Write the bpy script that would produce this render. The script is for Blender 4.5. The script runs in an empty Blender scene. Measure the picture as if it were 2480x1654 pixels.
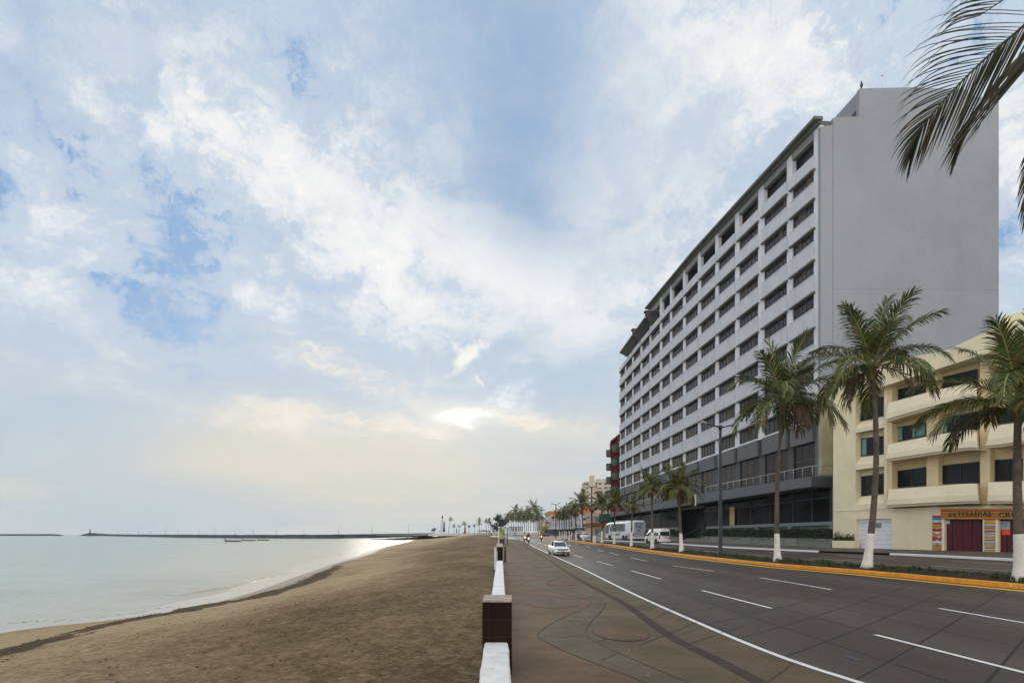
import bpy, bmesh, math, random
from mathutils import Vector, Matrix
from mathutils import noise as mnoise
random.seed(7)
sc = bpy.context.scene
col = sc.collection
PI = math.pi
# ------------------------------------------------------------------ view constants (metres; eye at x=0,y=0,z=H)
F, CX, HY, H = 1370.0, 1240.0, 1289.0, 2.5

def sm(t):
    t = min(1.0, max(0.0, t))
    return t * t * (3 - 2 * t)

def lerp(a, b, t):
    return a + (b - a) * t

def at(x, y, Z):
    return Vector(((x - CX) / F * Z, Z, H + (HY - y) / F * Z))

def near_z(X, Y):
    s = sm((Y - 50) / 60)
    return .8 * s + .3 * sm((X - 6) / 14) * (1 - s)

def far_z(X, Y):
    return .6 + .2 * sm((Y - 55) / 50)

SEA = -2.2

def hit(x, y, zf, dz=0.0):
    lo, hi = 1.0, 3000.0
    for _ in range(60):
        Z = .5 * (lo + hi)
        X = (x - CX) / F * Z
        if (H - zf(X, Z) - dz) * F / Z > (y - HY):
            lo = Z
        else:
            hi = Z
    Z = .5 * (lo + hi)
    X = (x - CX) / F * Z
    return Vector((X, Z, zf(X, Z) + dz))

class Curve:
    """X as a smooth function of Y through given points."""
    def __init__(self, pts):
        self.p = sorted(pts)
        n = len(self.p)
        self.m = []
        for i in range(n):
            a, b = max(0, i - 1), min(n - 1, i + 1)
            self.m.append((self.p[b][1] - self.p[a][1]) / (self.p[b][0] - self.p[a][0]))
    def __call__(self, y):
        p = self.p
        if y <= p[0][0]:
            return p[0][1] + (y - p[0][0]) * self.m[0]
        if y >= p[-1][0]:
            return p[-1][1] + (y - p[-1][0]) * self.m[-1]
        for i in range(len(p) - 1):
            if y <= p[i + 1][0]:
                h = p[i + 1][0] - p[i][0]
                t = (y - p[i][0]) / h
                a, b, c, d = 2*t**3-3*t*t+1, t**3-2*t*t+t, -2*t**3+3*t*t, t**3-t*t
                return a*p[i][1] + b*h*self.m[i] + c*p[i+1][1] + d*h*self.m[i+1]

def curve_px(px, zf):
    return Curve([(q.y, q.x) for q in (hit(x, y, zf) for x, y in px)])

# ------------------------------------------------------------------ things, parts, meshes
INV = {}

def tag(o, label=None, cat=None, group=None, kind=None):
    if label: o['label'] = label
    if cat: o['category'] = cat
    if group: o['group'] = group
    if kind: o['kind'] = kind
    return o

def thing(name, label, cat, loc=(0, 0, 0), rotz=0.0, group=None, scale=1.0):
    o = bpy.data.objects.new(name, None)
    o.empty_display_size = .2
    col.objects.link(o)
    o.location = loc
    o.rotation_euler = (0, 0, rotz)
    o.scale = (scale,) * 3
    INV[o.name] = (Matrix.Translation(Vector(loc)) @ Matrix.Rotation(rotz, 4, 'Z') @ Matrix.Scale(scale, 4)).inverted()
    return tag(o, label, cat, group)

class MB:
    def __init__(self):
        self.v, self.f, self.m, self.mats, self.sm = [], [], [], [], []
    def mi(self, mat):
        if mat not in self.mats:
            self.mats.append(mat)
        return self.mats.index(mat)
    def add(self, vs, fs, mat, smooth=False):
        b = len(self.v)
        self.v += [tuple(x) for x in vs]
        k = self.mi(mat)
        for q in fs:
            self.f.append(tuple(b + i for i in q))
            self.m.append(k)
            self.sm.append(smooth)
        return self
    def box(self, c, s, mat, R=None):
        x, y, z = s[0] / 2, s[1] / 2, s[2] / 2
        vs = [Vector((a, b, d)) for a in (-x, x) for b in (-y, y) for d in (-z, z)]
        if R is not None:
            vs = [R @ q for q in vs]
        c = Vector(c)
        vs = [q + c for q in vs]
        return self.add(vs, [(0,1,3,2),(4,6,7,5),(0,4,5,1),(2,3,7,6),(0,2,6,4),(1,5,7,3)], mat)
    def prism(self, a, b, mat, caps=True):
        n = len(a)
        fs = [(i, (i + 1) % n, n + (i + 1) % n, n + i) for i in range(n)]
        if caps:
            fs += [tuple(reversed(range(n))), tuple(range(n, 2 * n))]
        return self.add(list(a) + list(b), fs, mat)
    def quad(self, a, b, c, d, mat):
        return self.add([a, b, c, d], [(0, 1, 2, 3)], mat)
    def tube(self, pts, rad, mat, n=8, smooth=True, caps=True):
        pts = [Vector(p) for p in pts]
        if not hasattr(rad, '__len__'):
            rad = [rad] * len(pts)
        vs, fs = [], []
        ref = Vector((0, 0, 1))
        t0 = (pts[-1] - pts[0]).normalized()
        if abs(t0.z) > .9:
            ref = Vector((1, 0, 0))
        for i, p in enumerate(pts):
            t = (pts[min(i + 1, len(pts) - 1)] - pts[max(i - 1, 0)]).normalized()
            u = t.cross(ref).normalized()
            w = u.cross(t)
            for k in range(n):
                a = 2 * PI * k / n
                vs.append(p + (u * math.cos(a) + w * math.sin(a)) * rad[i])
        for i in range(len(pts) - 1):
            for k in range(n):
                k2 = (k + 1) % n
                fs.append((i*n+k, i*n+k2, (i+1)*n+k2, (i+1)*n+k))
        self.add(vs, fs, mat, smooth)
        if caps:
            b = len(self.v) - len(vs)
            k = self.mi(mat)
            self.f.append(tuple(b + i for i in reversed(range(n)))); self.m.append(k); self.sm.append(False)
            self.f.append(tuple(b + (len(pts)-1)*n + i for i in range(n))); self.m.append(k); self.sm.append(False)
        return self
    def ball(self, c, r, mat, nu=12, nv=8):
        c = Vector(c)
        if not hasattr(r, '__len__'):
            r = (r, r, r)
        vs, fs = [], []
        for j in range(nv + 1):
            th = PI * j / nv
            for i in range(nu):
                ph = 2 * PI * i / nu
                vs.append(c + Vector((r[0]*math.sin(th)*math.cos(ph), r[1]*math.sin(th)*math.sin(ph), r[2]*math.cos(th))))
        for j in range(nv):
            for i in range(nu):
                i2 = (i + 1) % nu
                fs.append((j*nu+i, (j+1)*nu+i, (j+1)*nu+i2, j*nu+i2))
        return self.add(vs, fs, mat, True)
    def grid(self, rows, mat, smooth=True):
        n = len(rows[0])
        vs = [p for r in rows for p in r]
        fs = [(i*n+k, i*n+k+1, (i+1)*n+k+1, (i+1)*n+k) for i in range(len(rows)-1) for k in range(n-1)]
        return self.add(vs, fs, mat, smooth)
    def build(self, name, parent=None, local=False, recalc=True, base=None):
        me = bpy.data.meshes.new(name)
        vs = self.v
        root = parent
        while root is not None and root.parent is not None:
            root = root.parent
        if base is not None:
            bv = Vector(base)
            vs = [tuple(Vector(p) - bv) for p in vs]
        elif root is not None and not local:
            iv = INV[root.name]
            vs = [tuple(iv @ Vector(p)) for p in vs]
        me.from_pydata(vs, [], self.f)
        for m in self.mats:
            me.materials.append(m)
        me.polygons.foreach_set('material_index', self.m)
        me.polygons.foreach_set('use_smooth', self.sm)
        if recalc:
            bm = bmesh.new(); bm.from_mesh(me)
            bmesh.ops.recalc_face_normals(bm, faces=bm.faces)
            bm.to_mesh(me); bm.free()
        me.update()
        o = bpy.data.objects.new(name, me)
        col.objects.link(o)
        if base is not None:
            o.location = base
            INV[o.name] = Matrix.Translation(-Vector(base))
        if parent is not None:
            o.parent = parent
        elif base is None:
            INV[o.name] = Matrix.Identity(4)
        return o

def struct(mb, name, recalc=False):
    return tag(mb.build(name, recalc=recalc), kind='structure')

def copy_tree(o, parent=None):
    c = o.copy(); col.objects.link(c)
    if parent is not None:
        c.parent = parent
    for ch in list(o.children):
        copy_tree(ch, c)
    return c

# ------------------------------------------------------------------ materials
class NT:
    def __init__(self, tree):
        self.t = tree; self.n = tree.nodes; self.l = tree.links
    def node(self, typ, **kw):
        nd = self.n.new(typ)
        for k, v in kw.items():
            setattr(nd, k, v)
        return nd
    def put(self, sock, v):
        if hasattr(v, 'is_output') or isinstance(v, bpy.types.NodeSocket):
            self.l.new(v, sock)
        elif v is not None:
            sock.default_value = v
    def math(self, op, a, b=None, c=None, clamp=False):
        nd = self.node('ShaderNodeMath', operation=op, use_clamp=clamp)
        self.put(nd.inputs[0], a)
        if b is not None: self.put(nd.inputs[1], b)
        if c is not None: self.put(nd.inputs[2], c)
        return nd.outputs[0]
    def vec(self, op, a, b=None, scale=None):
        nd = self.node('ShaderNodeVectorMath', operation=op)
        self.put(nd.inputs[0], a)
        if b is not None: self.put(nd.inputs[1], b)
        if scale is not None: self.put(nd.inputs['Scale'], scale)
        return nd.outputs['Value'] if op in ('DOT_PRODUCT', 'LENGTH', 'DISTANCE') else nd.outputs['Vector']
    def noise(self, vec, scale, detail=4, rough=.55, dist=0.0, out='Fac'):
        nd = self.node('ShaderNodeTexNoise')
        self.put(nd.inputs['Vector'], vec)
        nd.inputs['Scale'].default_value = scale
        nd.inputs['Detail'].default_value = detail
        nd.inputs['Roughness'].default_value = rough
        nd.inputs['Distortion'].default_value = dist
        return nd.outputs[out]
    def mix(self, f, a, b, mode='MIX'):
        nd = self.node('ShaderNodeMix', data_type='RGBA', blend_type=mode)
        self.put(nd.inputs['Factor'], f)
        for s, v in ((nd.inputs[6], a), (nd.inputs[7], b)):
            if isinstance(v, (tuple, list)):
                v = tuple(v) + (1,) if len(v) == 3 else v
            self.put(s, v)
        return nd.outputs[2]
    def sstep(self, lo, hi, v):
        nd = self.node('ShaderNodeMapRange', interpolation_type='SMOOTHSTEP')
        self.put(nd.inputs['Value'], v)
        nd.inputs['From Min'].default_value = lo
        nd.inputs['From Max'].default_value = hi
        return nd.outputs['Result']
    def ramp(self, f, stops):
        nd = self.node('ShaderNodeValToRGB')
        el = nd.color_ramp.elements
        while len(el) < len(stops):
            el.new(.5)
        for e, (p, c) in zip(el, stops):
            e.position = p
            e.color = tuple(c) + (1,) if len(c) == 3 else c
        self.put(nd.inputs[0], f)
        return nd.outputs['Color']

MC = {}

def new_mat(name):
    m = bpy.data.materials.new(name)
    m.use_nodes = True
    nt = NT(m.node_tree)
    bsdf = m.node_tree.nodes['Principled BSDF']
    pos = nt.node('ShaderNodeNewGeometry').outputs['Position']
    return m, nt, bsdf, pos

def c3(c, k=1.0):
    return tuple(min(1, x * k) for x in c)

def M(name, c, rough=.7, var=.12, scale=1.5, bump=0.0, bscale=30.0, metal=0.0, spec=.5, dirt=0.0, dirtc=(.12, .1, .07)):
    """Painted / rendered / metal surface: base colour with soft variation, fine grain, optional dirt and bump."""
    if name in MC:
        return MC[name]
    m, nt, b, pos = new_mat(name)
    n1 = nt.noise(pos, scale, 6, .6)
    f = nt.sstep(.3, .7, n1)
    colr = nt.mix(f, c3(c, 1 - var), c3(c, 1 + var))
    if dirt > 0:
        sc3 = nt.vec('MULTIPLY', pos, (1.0, 1.0, .25))
        n2 = nt.noise(sc3, scale * 1.7, 7, .65)
        colr = nt.mix(nt.math('MULTIPLY', nt.sstep(.52, .75, n2), dirt), colr, dirtc)
    nt.put(b.inputs['Base Color'], colr)
    b.inputs['Roughness'].default_value = rough
    b.inputs['Metallic'].default_value = metal
    b.inputs['Specular IOR Level'].default_value = spec
    if bump > 0:
        bp = nt.node('ShaderNodeBump')
        bp.inputs['Strength'].default_value = bump
        bp.inputs['Distance'].default_value = .05
        nt.put(bp.inputs['Height'], nt.noise(pos, bscale, 5, .6))
        nt.put(b.inputs['Normal'], bp.outputs[0])
    MC[name] = m
    return m

def M_leaf(name, stops, rough=.5, trans=.25):
    if name in MC:
        return MC[name]
    m, nt, b, pos = new_mat(name)
    g = nt.node('ShaderNodeNewGeometry')
    colr = nt.ramp(g.outputs['Random Per Island'], stops)
    n = nt.noise(pos, 3.0, 3)
    colr = nt.mix(nt.math('MULTIPLY', n, .35), colr, c3(stops[0][1], .6))
    nt.put(b.inputs['Base Color'], colr)
    b.inputs['Roughness'].default_value = rough
    b.inputs['Specular IOR Level'].default_value = .35
    tr = nt.node('ShaderNodeBsdfTranslucent')
    nt.put(tr.inputs['Color'], colr)
    mx = nt.node('ShaderNodeMixShader')
    mx.inputs[0].default_value = trans
    nt.l.new(b.outputs[0], mx.inputs[1]); nt.l.new(tr.outputs[0], mx.inputs[2])
    out = [n_ for n_ in m.node_tree.nodes if n_.type == 'OUTPUT_MATERIAL'][0]
    nt.l.new(mx.outputs[0], out.inputs[0])
    MC[name] = m
    return m

def M_emit(name, c, s):
    if name in MC:
        return MC[name]
    m, nt, b, pos = new_mat(name)
    b.inputs['Base Color'].default_value = tuple(c) + (1,)
    b.inputs['Emission Color'].default_value = tuple(c) + (1,)
    b.inputs['Emission Strength'].default_value = s
    MC[name] = m
    return m

ORD = 'first second third fourth fifth sixth seventh eighth ninth tenth eleventh twelfth thirteenth fourteenth fifteenth sixteenth seventeenth eighteenth nineteenth twentieth'.split()

# ------------------------------------------------------------------ camera, light, sky
cam = bpy.data.cameras.new('camera')
co = bpy.data.objects.new('camera', cam)
col.objects.link(co)
co.location = (0, 0, H)
co.rotation_euler = (PI / 2, 0, 0)
cam.sensor_width = 36
cam.lens = F / 2480 * 36
cam.shift_y = (HY - 827) / 2480
cam.clip_start = .1
cam.clip_end = 20000
sc.camera = co
sc.view_settings.view_transform = 'Standard'
sc.view_settings.look = 'None'
sc.view_settings.gamma = 1
sc.view_settings.exposure = 0
sc.cycles.use_denoising = True
sc.cycles.denoising_prefilter = 'ACCURATE'
sc.cycles.max_bounces = 6
sc.cycles.diffuse_bounces = 3
sc.cycles.glossy_bounces = 3
sc.cycles.transparent_max_bounces = 8
sc.cycles.volume_bounces = 0
SUN_E = .6
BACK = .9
HAZE = 0.00014
# ------------------------------------------------------------------ sky: Nishita sky behind broken cloud, hazy sun low ahead
SUN_EL, SUN_AZ = math.radians(12.5), math.radians(-5.2)       # azimuth from +Y, clockwise positive
sl = bpy.data.lights.new('sun', 'SUN')
sl.energy = SUN_E
sl.angle = math.radians(22)
sl.color = (1.0, .93, .82)
so = bpy.data.objects.new('sun', sl)
col.objects.link(so)
sdir = Vector((math.sin(SUN_AZ) * math.cos(SUN_EL), math.cos(SUN_AZ) * math.cos(SUN_EL), math.sin(SUN_EL)))
so.rotation_euler = sdir.to_track_quat('Z', 'Y').to_euler()
so.location = sdir * 300

w = bpy.data.worlds.new('World')
sc.world = w
w.use_nodes = True
nt = NT(w.node_tree)
bg = w.node_tree.nodes['Background']
BG = .1
bg.inputs['Strength'].default_value = BG
tc = nt.node('ShaderNodeTexCoord')
d0 = nt.vec('NORMALIZE', tc.outputs['Generated'])
sep = nt.node('ShaderNodeSeparateXYZ'); nt.l.new(d0, sep.inputs[0])
dx, dy, dz = sep.outputs
ez = nt.math('MAXIMUM', dz, 0.0)
cmb = nt.node('ShaderNodeCombineXYZ')
nt.l.new(dx, cmb.inputs[0]); nt.l.new(dy, cmb.inputs[1]); nt.l.new(ez, cmb.inputs[2])
d = nt.vec('NORMALIZE', cmb.outputs[0])
sky = nt.node('ShaderNodeTexSky', sky_type='NISHITA')
sky.sun_disc = False
sky.sun_elevation = SUN_EL
sky.sun_rotation = SUN_AZ
sky.air_density = 1.0; sky.dust_density = 1.5; sky.ozone_density = 2.0
nt.put(sky.inputs['Vector'], d)
# domain warp: soft for the masses, finer for the edges
wn = nt.vec('SUBTRACT', nt.noise(d, 3.0, 5, .55, out='Color'), (.5, .5, .5))
dw = nt.vec('ADD', d, nt.vec('SCALE', wn, scale=.22))
wf = nt.vec('SUBTRACT', nt.noise(d, 9.0, 8, .62, out='Color'), (.5, .5, .5))
df = nt.vec('ADD', dw, nt.vec('SCALE', wf, scale=.10))
# cloud deck seen in perspective
inv = nt.math('DIVIDE', 1.0, nt.math('ADD', ez, .22))
deck = nt.vec('SCALE', d, scale=inv)
fb = nt.noise(nt.vec('ADD', deck, nt.vec('SCALE', wn, scale=.5)), 2.3, 11, .60, .25)
fb2 = nt.noise(nt.vec('ADD', deck, (4.1, 2.3, 7.7)), .85, 7, .55, .3)
fine = nt.noise(nt.vec('ADD', deck, nt.vec('SCALE', wf, scale=.6)), 7.5, 9, .62, .15)

def blob(x, y, a, b, ang=0.0, src=None):
    """soft patch of cloud or clear sky round a direction; a, b half-sizes, ang tilt (degrees, up to the right positive)"""
    c = Vector(((x - CX) / F, 1.0, (HY - y) / F))
    k = c.length
    c.normalize()
    r = c.cross(Vector((0, 0, 1))).normalized()
    u = r.cross(c).normalized()
    t1 = (r * math.cos(math.radians(ang)) + u * math.sin(math.radians(ang))) / (a / F / k)
    t2 = (-r * math.sin(math.radians(ang)) + u * math.cos(math.radians(ang))) / (b / F / k)
    s = src if src is not None else dw
    p = nt.vec('DOT_PRODUCT', s, tuple(t1))
    q = nt.vec('DOT_PRODUCT', s, tuple(t2))
    r2 = nt.math('MULTIPLY_ADD', q, q, nt.math('MULTIPLY', p, p))
    return nt.math('EXPONENT', nt.math('MULTIPLY', r2, -1.0))

def total(lst, src=None):
    acc = None
    for x, y, a, b, ang, s in lst:
        v = nt.math('MULTIPLY', blob(x, y, a, b, ang, src), s)
        acc = v if acc is None else nt.math('ADD', acc, v)
    return acc

CLOUD = [  # x, y, half sizes, tilt, strength
    (430, 120, 330, 150, -15, .16), (330, 290, 200, 90, -20, .14), (640, 300, 230, 100, -28, .14),
    (740, 510, 300, 90, -36, .34), (940, 640, 190, 60, -55, .48), (1180, 610, 220, 70, 0, .30), (1300, 690, 220, 90, -20, .34),
    (1640, 330, 150, 360, 32, .32), (1860, 100, 230, 200, 20, .26), (1520, 560, 130, 240, 35, .36), (1330, 800, 150, 60, -20, .20),
    (560, 620, 200, 80, -25, .22), (640, 690, 90, 40, -40, .20), (200, 590, 220, 80, 0, .06), (760, 60, 260, 90, 0, .12), (2440, 560, 160, 320, 0, .04), (2420, 60, 220, 170, 0, .34),
]
HOLES = [
    (470, 160, 60, 40, 20, -.24), (390, 200, 70, 34, -20, -.22), (640, 210, 40, 40, -40, -.22), (150, 110, 80, 22, -25, -.30), (60, 180, 60, 90, 0, -.22), (1540, 240, 60, 110, 30, -.16), (1470, 420, 70, 60, 40, -.18), (90, 80, 90, 50, 20, -.26), (60, 240, 90, 90, 20, -.20), (115, 285, 50, 36, 0, -.28), (195, 340, 70, 28, -32, -.34),
    (300, 395, 100, 38, -28, -.36), (395, 420, 60, 46, 0, -.34), (330, 490, 110, 30, -10, -.26), (590, 395, 60, 34, 0, -.22),
    (650, 650, 60, 50, -40, -.22), (1500, 300, 90, 50, 35, -.22), (1590, 160, 110, 36, 25, -.18), (1450, 100, 70, 60, 30, -.14), (1490, 520, 90, 40, 35, -.20),
    (140, 860, 420, 180, 0, -.08), (800, 760, 230, 70, 0, -.10), (950, 720, 120, 60, -40, -.20), (1220, 900, 160, 110, 0, -.16),
]
cld = total(CLOUD)
frag = nt.noise(nt.vec('ADD', nt.vec('SCALE', d, scale=11.0), nt.vec('SCALE', wf, scale=3.0)), 1.0, 8, .64, .4)
dh = nt.vec('ADD', d, nt.vec('ADD', nt.vec('SCALE', wn, scale=.06), nt.vec('SCALE', wf, scale=.09)))
hol = nt.math('MULTIPLY', total(HOLES, dh), nt.math('MULTIPLY_ADD', nt.sstep(.30, .74, frag), .64, .05))
ds = nt.vec('ADD', d, nt.vec('SCALE', wn, scale=.12))
veil = total([(1215, 10, 350, 240, 0, .56), (1225, 270, 285, 260, 0, .56), (1340, 440, 170, 190, -10, .42), (1290, 570, 150, 120, 0, .26)], ds)
veil = nt.math('MINIMUM', veil, 1.0)
veil = nt.math('MULTIPLY', veil, nt.math('ADD', nt.math('MULTIPLY_ADD', nt.math('SUBTRACT', fb2, .5), .9, .88), nt.math('MULTIPLY', nt.math('SUBTRACT', fb, .5), -1.1)), clamp=True)
# amount of fine cloud structure: strong in the broken deck, quiet in the veil and the haze near the horizon
amp = nt.math('MULTIPLY', nt.sstep(.06, .5, ez), nt.math('SUBTRACT', 1.0, nt.math('MULTIPLY', veil, .85)))
amp = nt.math('MULTIPLY_ADD', amp, .82, .12)
cfield = nt.math('ADD', nt.math('ADD', .47, cld), hol)
cfield = nt.math('MULTIPLY_ADD', nt.math('SUBTRACT', fb, .5), nt.math('MULTIPLY', amp, 3.0), cfield)
cfield = nt.math('MULTIPLY_ADD', nt.math('SUBTRACT', fine, .5), nt.math('MULTIPLY', amp, 1.5), cfield)
cfield = nt.math('MULTIPLY_ADD', nt.math('SUBTRACT', fb2, .5), .45, cfield)
K = 1 / BG
def kc(r, g, b):
    return (r * K, g * K, b * K)
def s2l(r, g, b):
    return tuple(((v / 255 + .055) / 1.055) ** 2.4 if v > 10 else v / 255 / 12.92 for v in (r, g, b))
blue = nt.mix(.70, sky.outputs[0], kc(*s2l(128, 178, 230)))
t1 = nt.sstep(.08, .40, cfield)
skyc = nt.mix(t1, blue, kc(*s2l(198, 212, 228)))
skyc = nt.mix(nt.sstep(.42, .90, cfield), skyc, kc(*s2l(241, 243, 243)))
skyc = nt.mix(nt.math('MULTIPLY', nt.sstep(.80, 1.25, cfield), .9), skyc, kc(*s2l(254, 253, 249)))
skyc = nt.mix(nt.math('MULTIPLY', veil, 1.0), skyc, kc(*s2l(148, 176, 209)))
shade = nt.noise(nt.vec('ADD', nt.vec('ADD', deck, (1.3, 5.1, 2.2)), nt.vec('SCALE', wf, scale=.4)), 1.9, 8, .58, .3)
skyc = nt.mix(nt.math('MULTIPLY', nt.sstep(.44, .68, shade), nt.math('MULTIPLY', amp, .78)), skyc, kc(*s2l(180, 197, 219)))
# haze toward the horizon, warm under the sun
hz = nt.math('SUBTRACT', 1.0, nt.sstep(.0, .34, ez))
hazec = nt.mix(nt.sstep(.45, .62, fb2), kc(*s2l(194, 206, 213)), kc(*s2l(211, 214, 210)))
skyc = nt.mix(nt.math('MULTIPLY', hz, .88), skyc, hazec)
dblue = nt.math('MINIMUM', total([(1300, 880, 260, 110, 0, .8), (1330, 1130, 260, 90, 0, .35), (1190, 1040, 170, 60, 0, .3), (300, 1010, 500, 110, 0, .35), (1430, 900, 120, 90, 0, .4)]), 1.0)
skyc = nt.mix(nt.math('MULTIPLY', dblue, .55), skyc, kc(*s2l(176, 198, 218)))
warm = nt.math('MINIMUM', total([(880, 1180, 470, 95, 0, .80), (900, 1060, 420, 90, 2, .75), (700, 1130, 300, 70, 0, .4), (1330, 1030, 200, 40, -12, .35), (1150, 1000, 260, 120, 0, .20), (1420, 1120, 120, 160, 0, .25)]), 1.0)
skyc = nt.mix(nt.math('MULTIPLY', warm, .60), skyc, kc(*s2l(236, 227, 205)))
streak = nt.noise(nt.vec('MULTIPLY', nt.vec('ADD', d, nt.vec('SCALE', wf, scale=.10)), (7.0, 7.0, 24.0)), 1.0, 10, .66, .5)
dl = nt.vec('ADD', d, nt.vec('ADD', nt.vec('SCALE', wn, scale=.04), nt.vec('SCALE', wf, scale=.05)))
lowc = nt.math('MINIMUM', total([(790, 870, 110, 26, -18, .75), (880, 920, 130, 34, -20, .7), (900, 1020, 200, 44, -3, .75), (700, 1000, 130, 30, 6, .55), (1010, 1045, 90, 26, -12, .5), (1320, 1018, 190, 22, -13, .95), (1250, 1000, 80, 20, -16, .5), (660, 968, 70, 18, 10, .6), (560, 1030, 160, 30, 0, .35), (750, 835, 70, 16, 6, .45)], dl), 1.0)
lowm = nt.math('MULTIPLY', nt.sstep(.42, .66, streak), nt.math('MINIMUM', nt.math('MULTIPLY', lowc, 1.5), 1.0))
lowm = nt.math('MULTIPLY_ADD', lowc, .16, nt.math('MULTIPLY', lowm, .80), clamp=True)
skyc = nt.mix(nt.math('MULTIPLY', lowm, .9), skyc, kc(*s2l(246, 239, 226)))
# two crisp lit scraps of cloud
crisp = total([(1140, 840, 62, 20, 24, 1.0), (1108, 866, 40, 14, 50, .8), (1150, 908, 30, 9, -55, .8), (1085, 832, 16, 9, -40, .7), (1090, 895, 46, 8, 20, .4), (860, 905, 74, 18, -22, .55), (760, 860, 60, 12, 8, .45), (820, 850, 30, 9, 0, .4)], dl)
wisp = nt.noise(nt.vec('ADD', nt.vec('SCALE', d, scale=42.0), nt.vec('SCALE', wf, scale=5.0)), 1.0, 9, .66, .6)
crm = nt.sstep(.26, .98, nt.math('MULTIPLY_ADD', nt.math('SUBTRACT', wisp, .5), 1.5, nt.math('MULTIPLY', crisp, .8)))
skyc = nt.mix(nt.math('MULTIPLY', crm, .85), skyc, kc(*s2l(252, 250, 243)))
# the sun behind thin cloud
dg = nt.vec('ADD', d, nt.vec('SCALE', wf, scale=.035))
glow = total([(1118, 1008, 120, 46, 0, .22), (1118, 1004, 46, 15, 5, .85), (1108, 1012, 40, 10, -10, .5), (1128, 1030, 22, 6, -28, .6), (1118, 1000, 420, 220, 0, .06)], dg)
skyc = nt.mix(1.0, skyc, nt.mix(glow, (0, 0, 0), kc(.60, .54, .42)), 'ADD')
# unseen sky behind the viewer, brightened to light surfaces facing the camera
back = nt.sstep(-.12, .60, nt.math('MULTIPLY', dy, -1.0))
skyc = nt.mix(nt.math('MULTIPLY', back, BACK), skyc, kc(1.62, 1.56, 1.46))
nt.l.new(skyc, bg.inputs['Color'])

w.cycles.sampling_method = 'MANUAL'
w.cycles.sample_map_resolution = 512
# ------------------------------------------------------------------ ground materials
def mat_sand():
    m, nt, b, pos = new_mat('sand')
    at_ = nt.node('ShaderNodeAttribute', attribute_name='wet')
    wet = at_.outputs['Fac']
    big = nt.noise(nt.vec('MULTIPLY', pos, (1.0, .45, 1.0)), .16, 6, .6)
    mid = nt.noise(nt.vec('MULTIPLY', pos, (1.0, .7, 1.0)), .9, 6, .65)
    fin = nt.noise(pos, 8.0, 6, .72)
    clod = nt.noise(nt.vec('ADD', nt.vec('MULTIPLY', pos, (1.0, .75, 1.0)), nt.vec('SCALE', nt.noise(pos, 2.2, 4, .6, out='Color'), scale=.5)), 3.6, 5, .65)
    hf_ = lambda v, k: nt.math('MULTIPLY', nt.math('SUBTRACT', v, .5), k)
    f = nt.math('ADD', nt.math('ADD', hf_(big, .75), hf_(mid, .32)), nt.math('ADD', hf_(fin, .85), nt.math('ADD', .78, hf_(clod, .55))))  # mottled sand tone; the darker blotches also stand in for footprint shading
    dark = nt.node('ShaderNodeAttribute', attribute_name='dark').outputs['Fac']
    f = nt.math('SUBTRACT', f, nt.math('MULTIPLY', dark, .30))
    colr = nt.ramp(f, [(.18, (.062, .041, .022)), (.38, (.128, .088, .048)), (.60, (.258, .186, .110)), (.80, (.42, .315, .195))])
    weed = nt.node('ShaderNodeAttribute', attribute_name='weed').outputs['Fac']
    colr = nt.mix(nt.math('MULTIPLY', wet, .75), colr, (.25, .195, .135))
    wm = nt.sstep(.42, .60, nt.math('MULTIPLY_ADD', nt.math('SUBTRACT', nt.noise(nt.vec('MULTIPLY', pos, (1.6, .7, 1.0)), 1.1, 7, .7), .5), 1.2, nt.math('MULTIPLY', weed, .74)))
    colr = nt.mix(nt.math('MULTIPLY', wm, .82), colr, (.046, .034, .021))
    nt.put(b.inputs['Base Color'], colr)
    nt.put(b.inputs['Roughness'], nt.math('MULTIPLY_ADD', wet, -.52, .92))
    nt.put(b.inputs['Specular IOR Level'], nt.math('MULTIPLY_ADD', wet, .45, .04))
    vo = nt.node('ShaderNodeTexVoronoi', feature='SMOOTH_F1')
    nt.put(vo.inputs['Vector'], nt.vec('ADD', nt.vec('MULTIPLY', pos, (1.0, .8, 1.0)), nt.vec('SCALE', nt.noise(pos, 1.2, 3, .5, out='Color'), scale=1.2)))
    vo.inputs['Scale'].default_value = 2.3
    vo.inputs['Smoothness'].default_value = .5
    hgt = nt.math('ADD', nt.math('ADD', nt.math('MULTIPLY', clod, .8), nt.math('MULTIPLY', vo.outputs['Distance'], .4)), nt.math('ADD', nt.math('MULTIPLY', mid, .8), nt.math('MULTIPLY', fin, .35)))
    bp = nt.node('ShaderNodeBump')
    bp.inputs['Distance'].default_value = .16
    nt.put(bp.inputs['Strength'], nt.math('MULTIPLY_ADD', wet, -.95, 1.0))
    nt.put(bp.inputs['Height'], hgt)
    nt.put(b.inputs['Normal'], bp.outputs[0])
    return m

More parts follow.
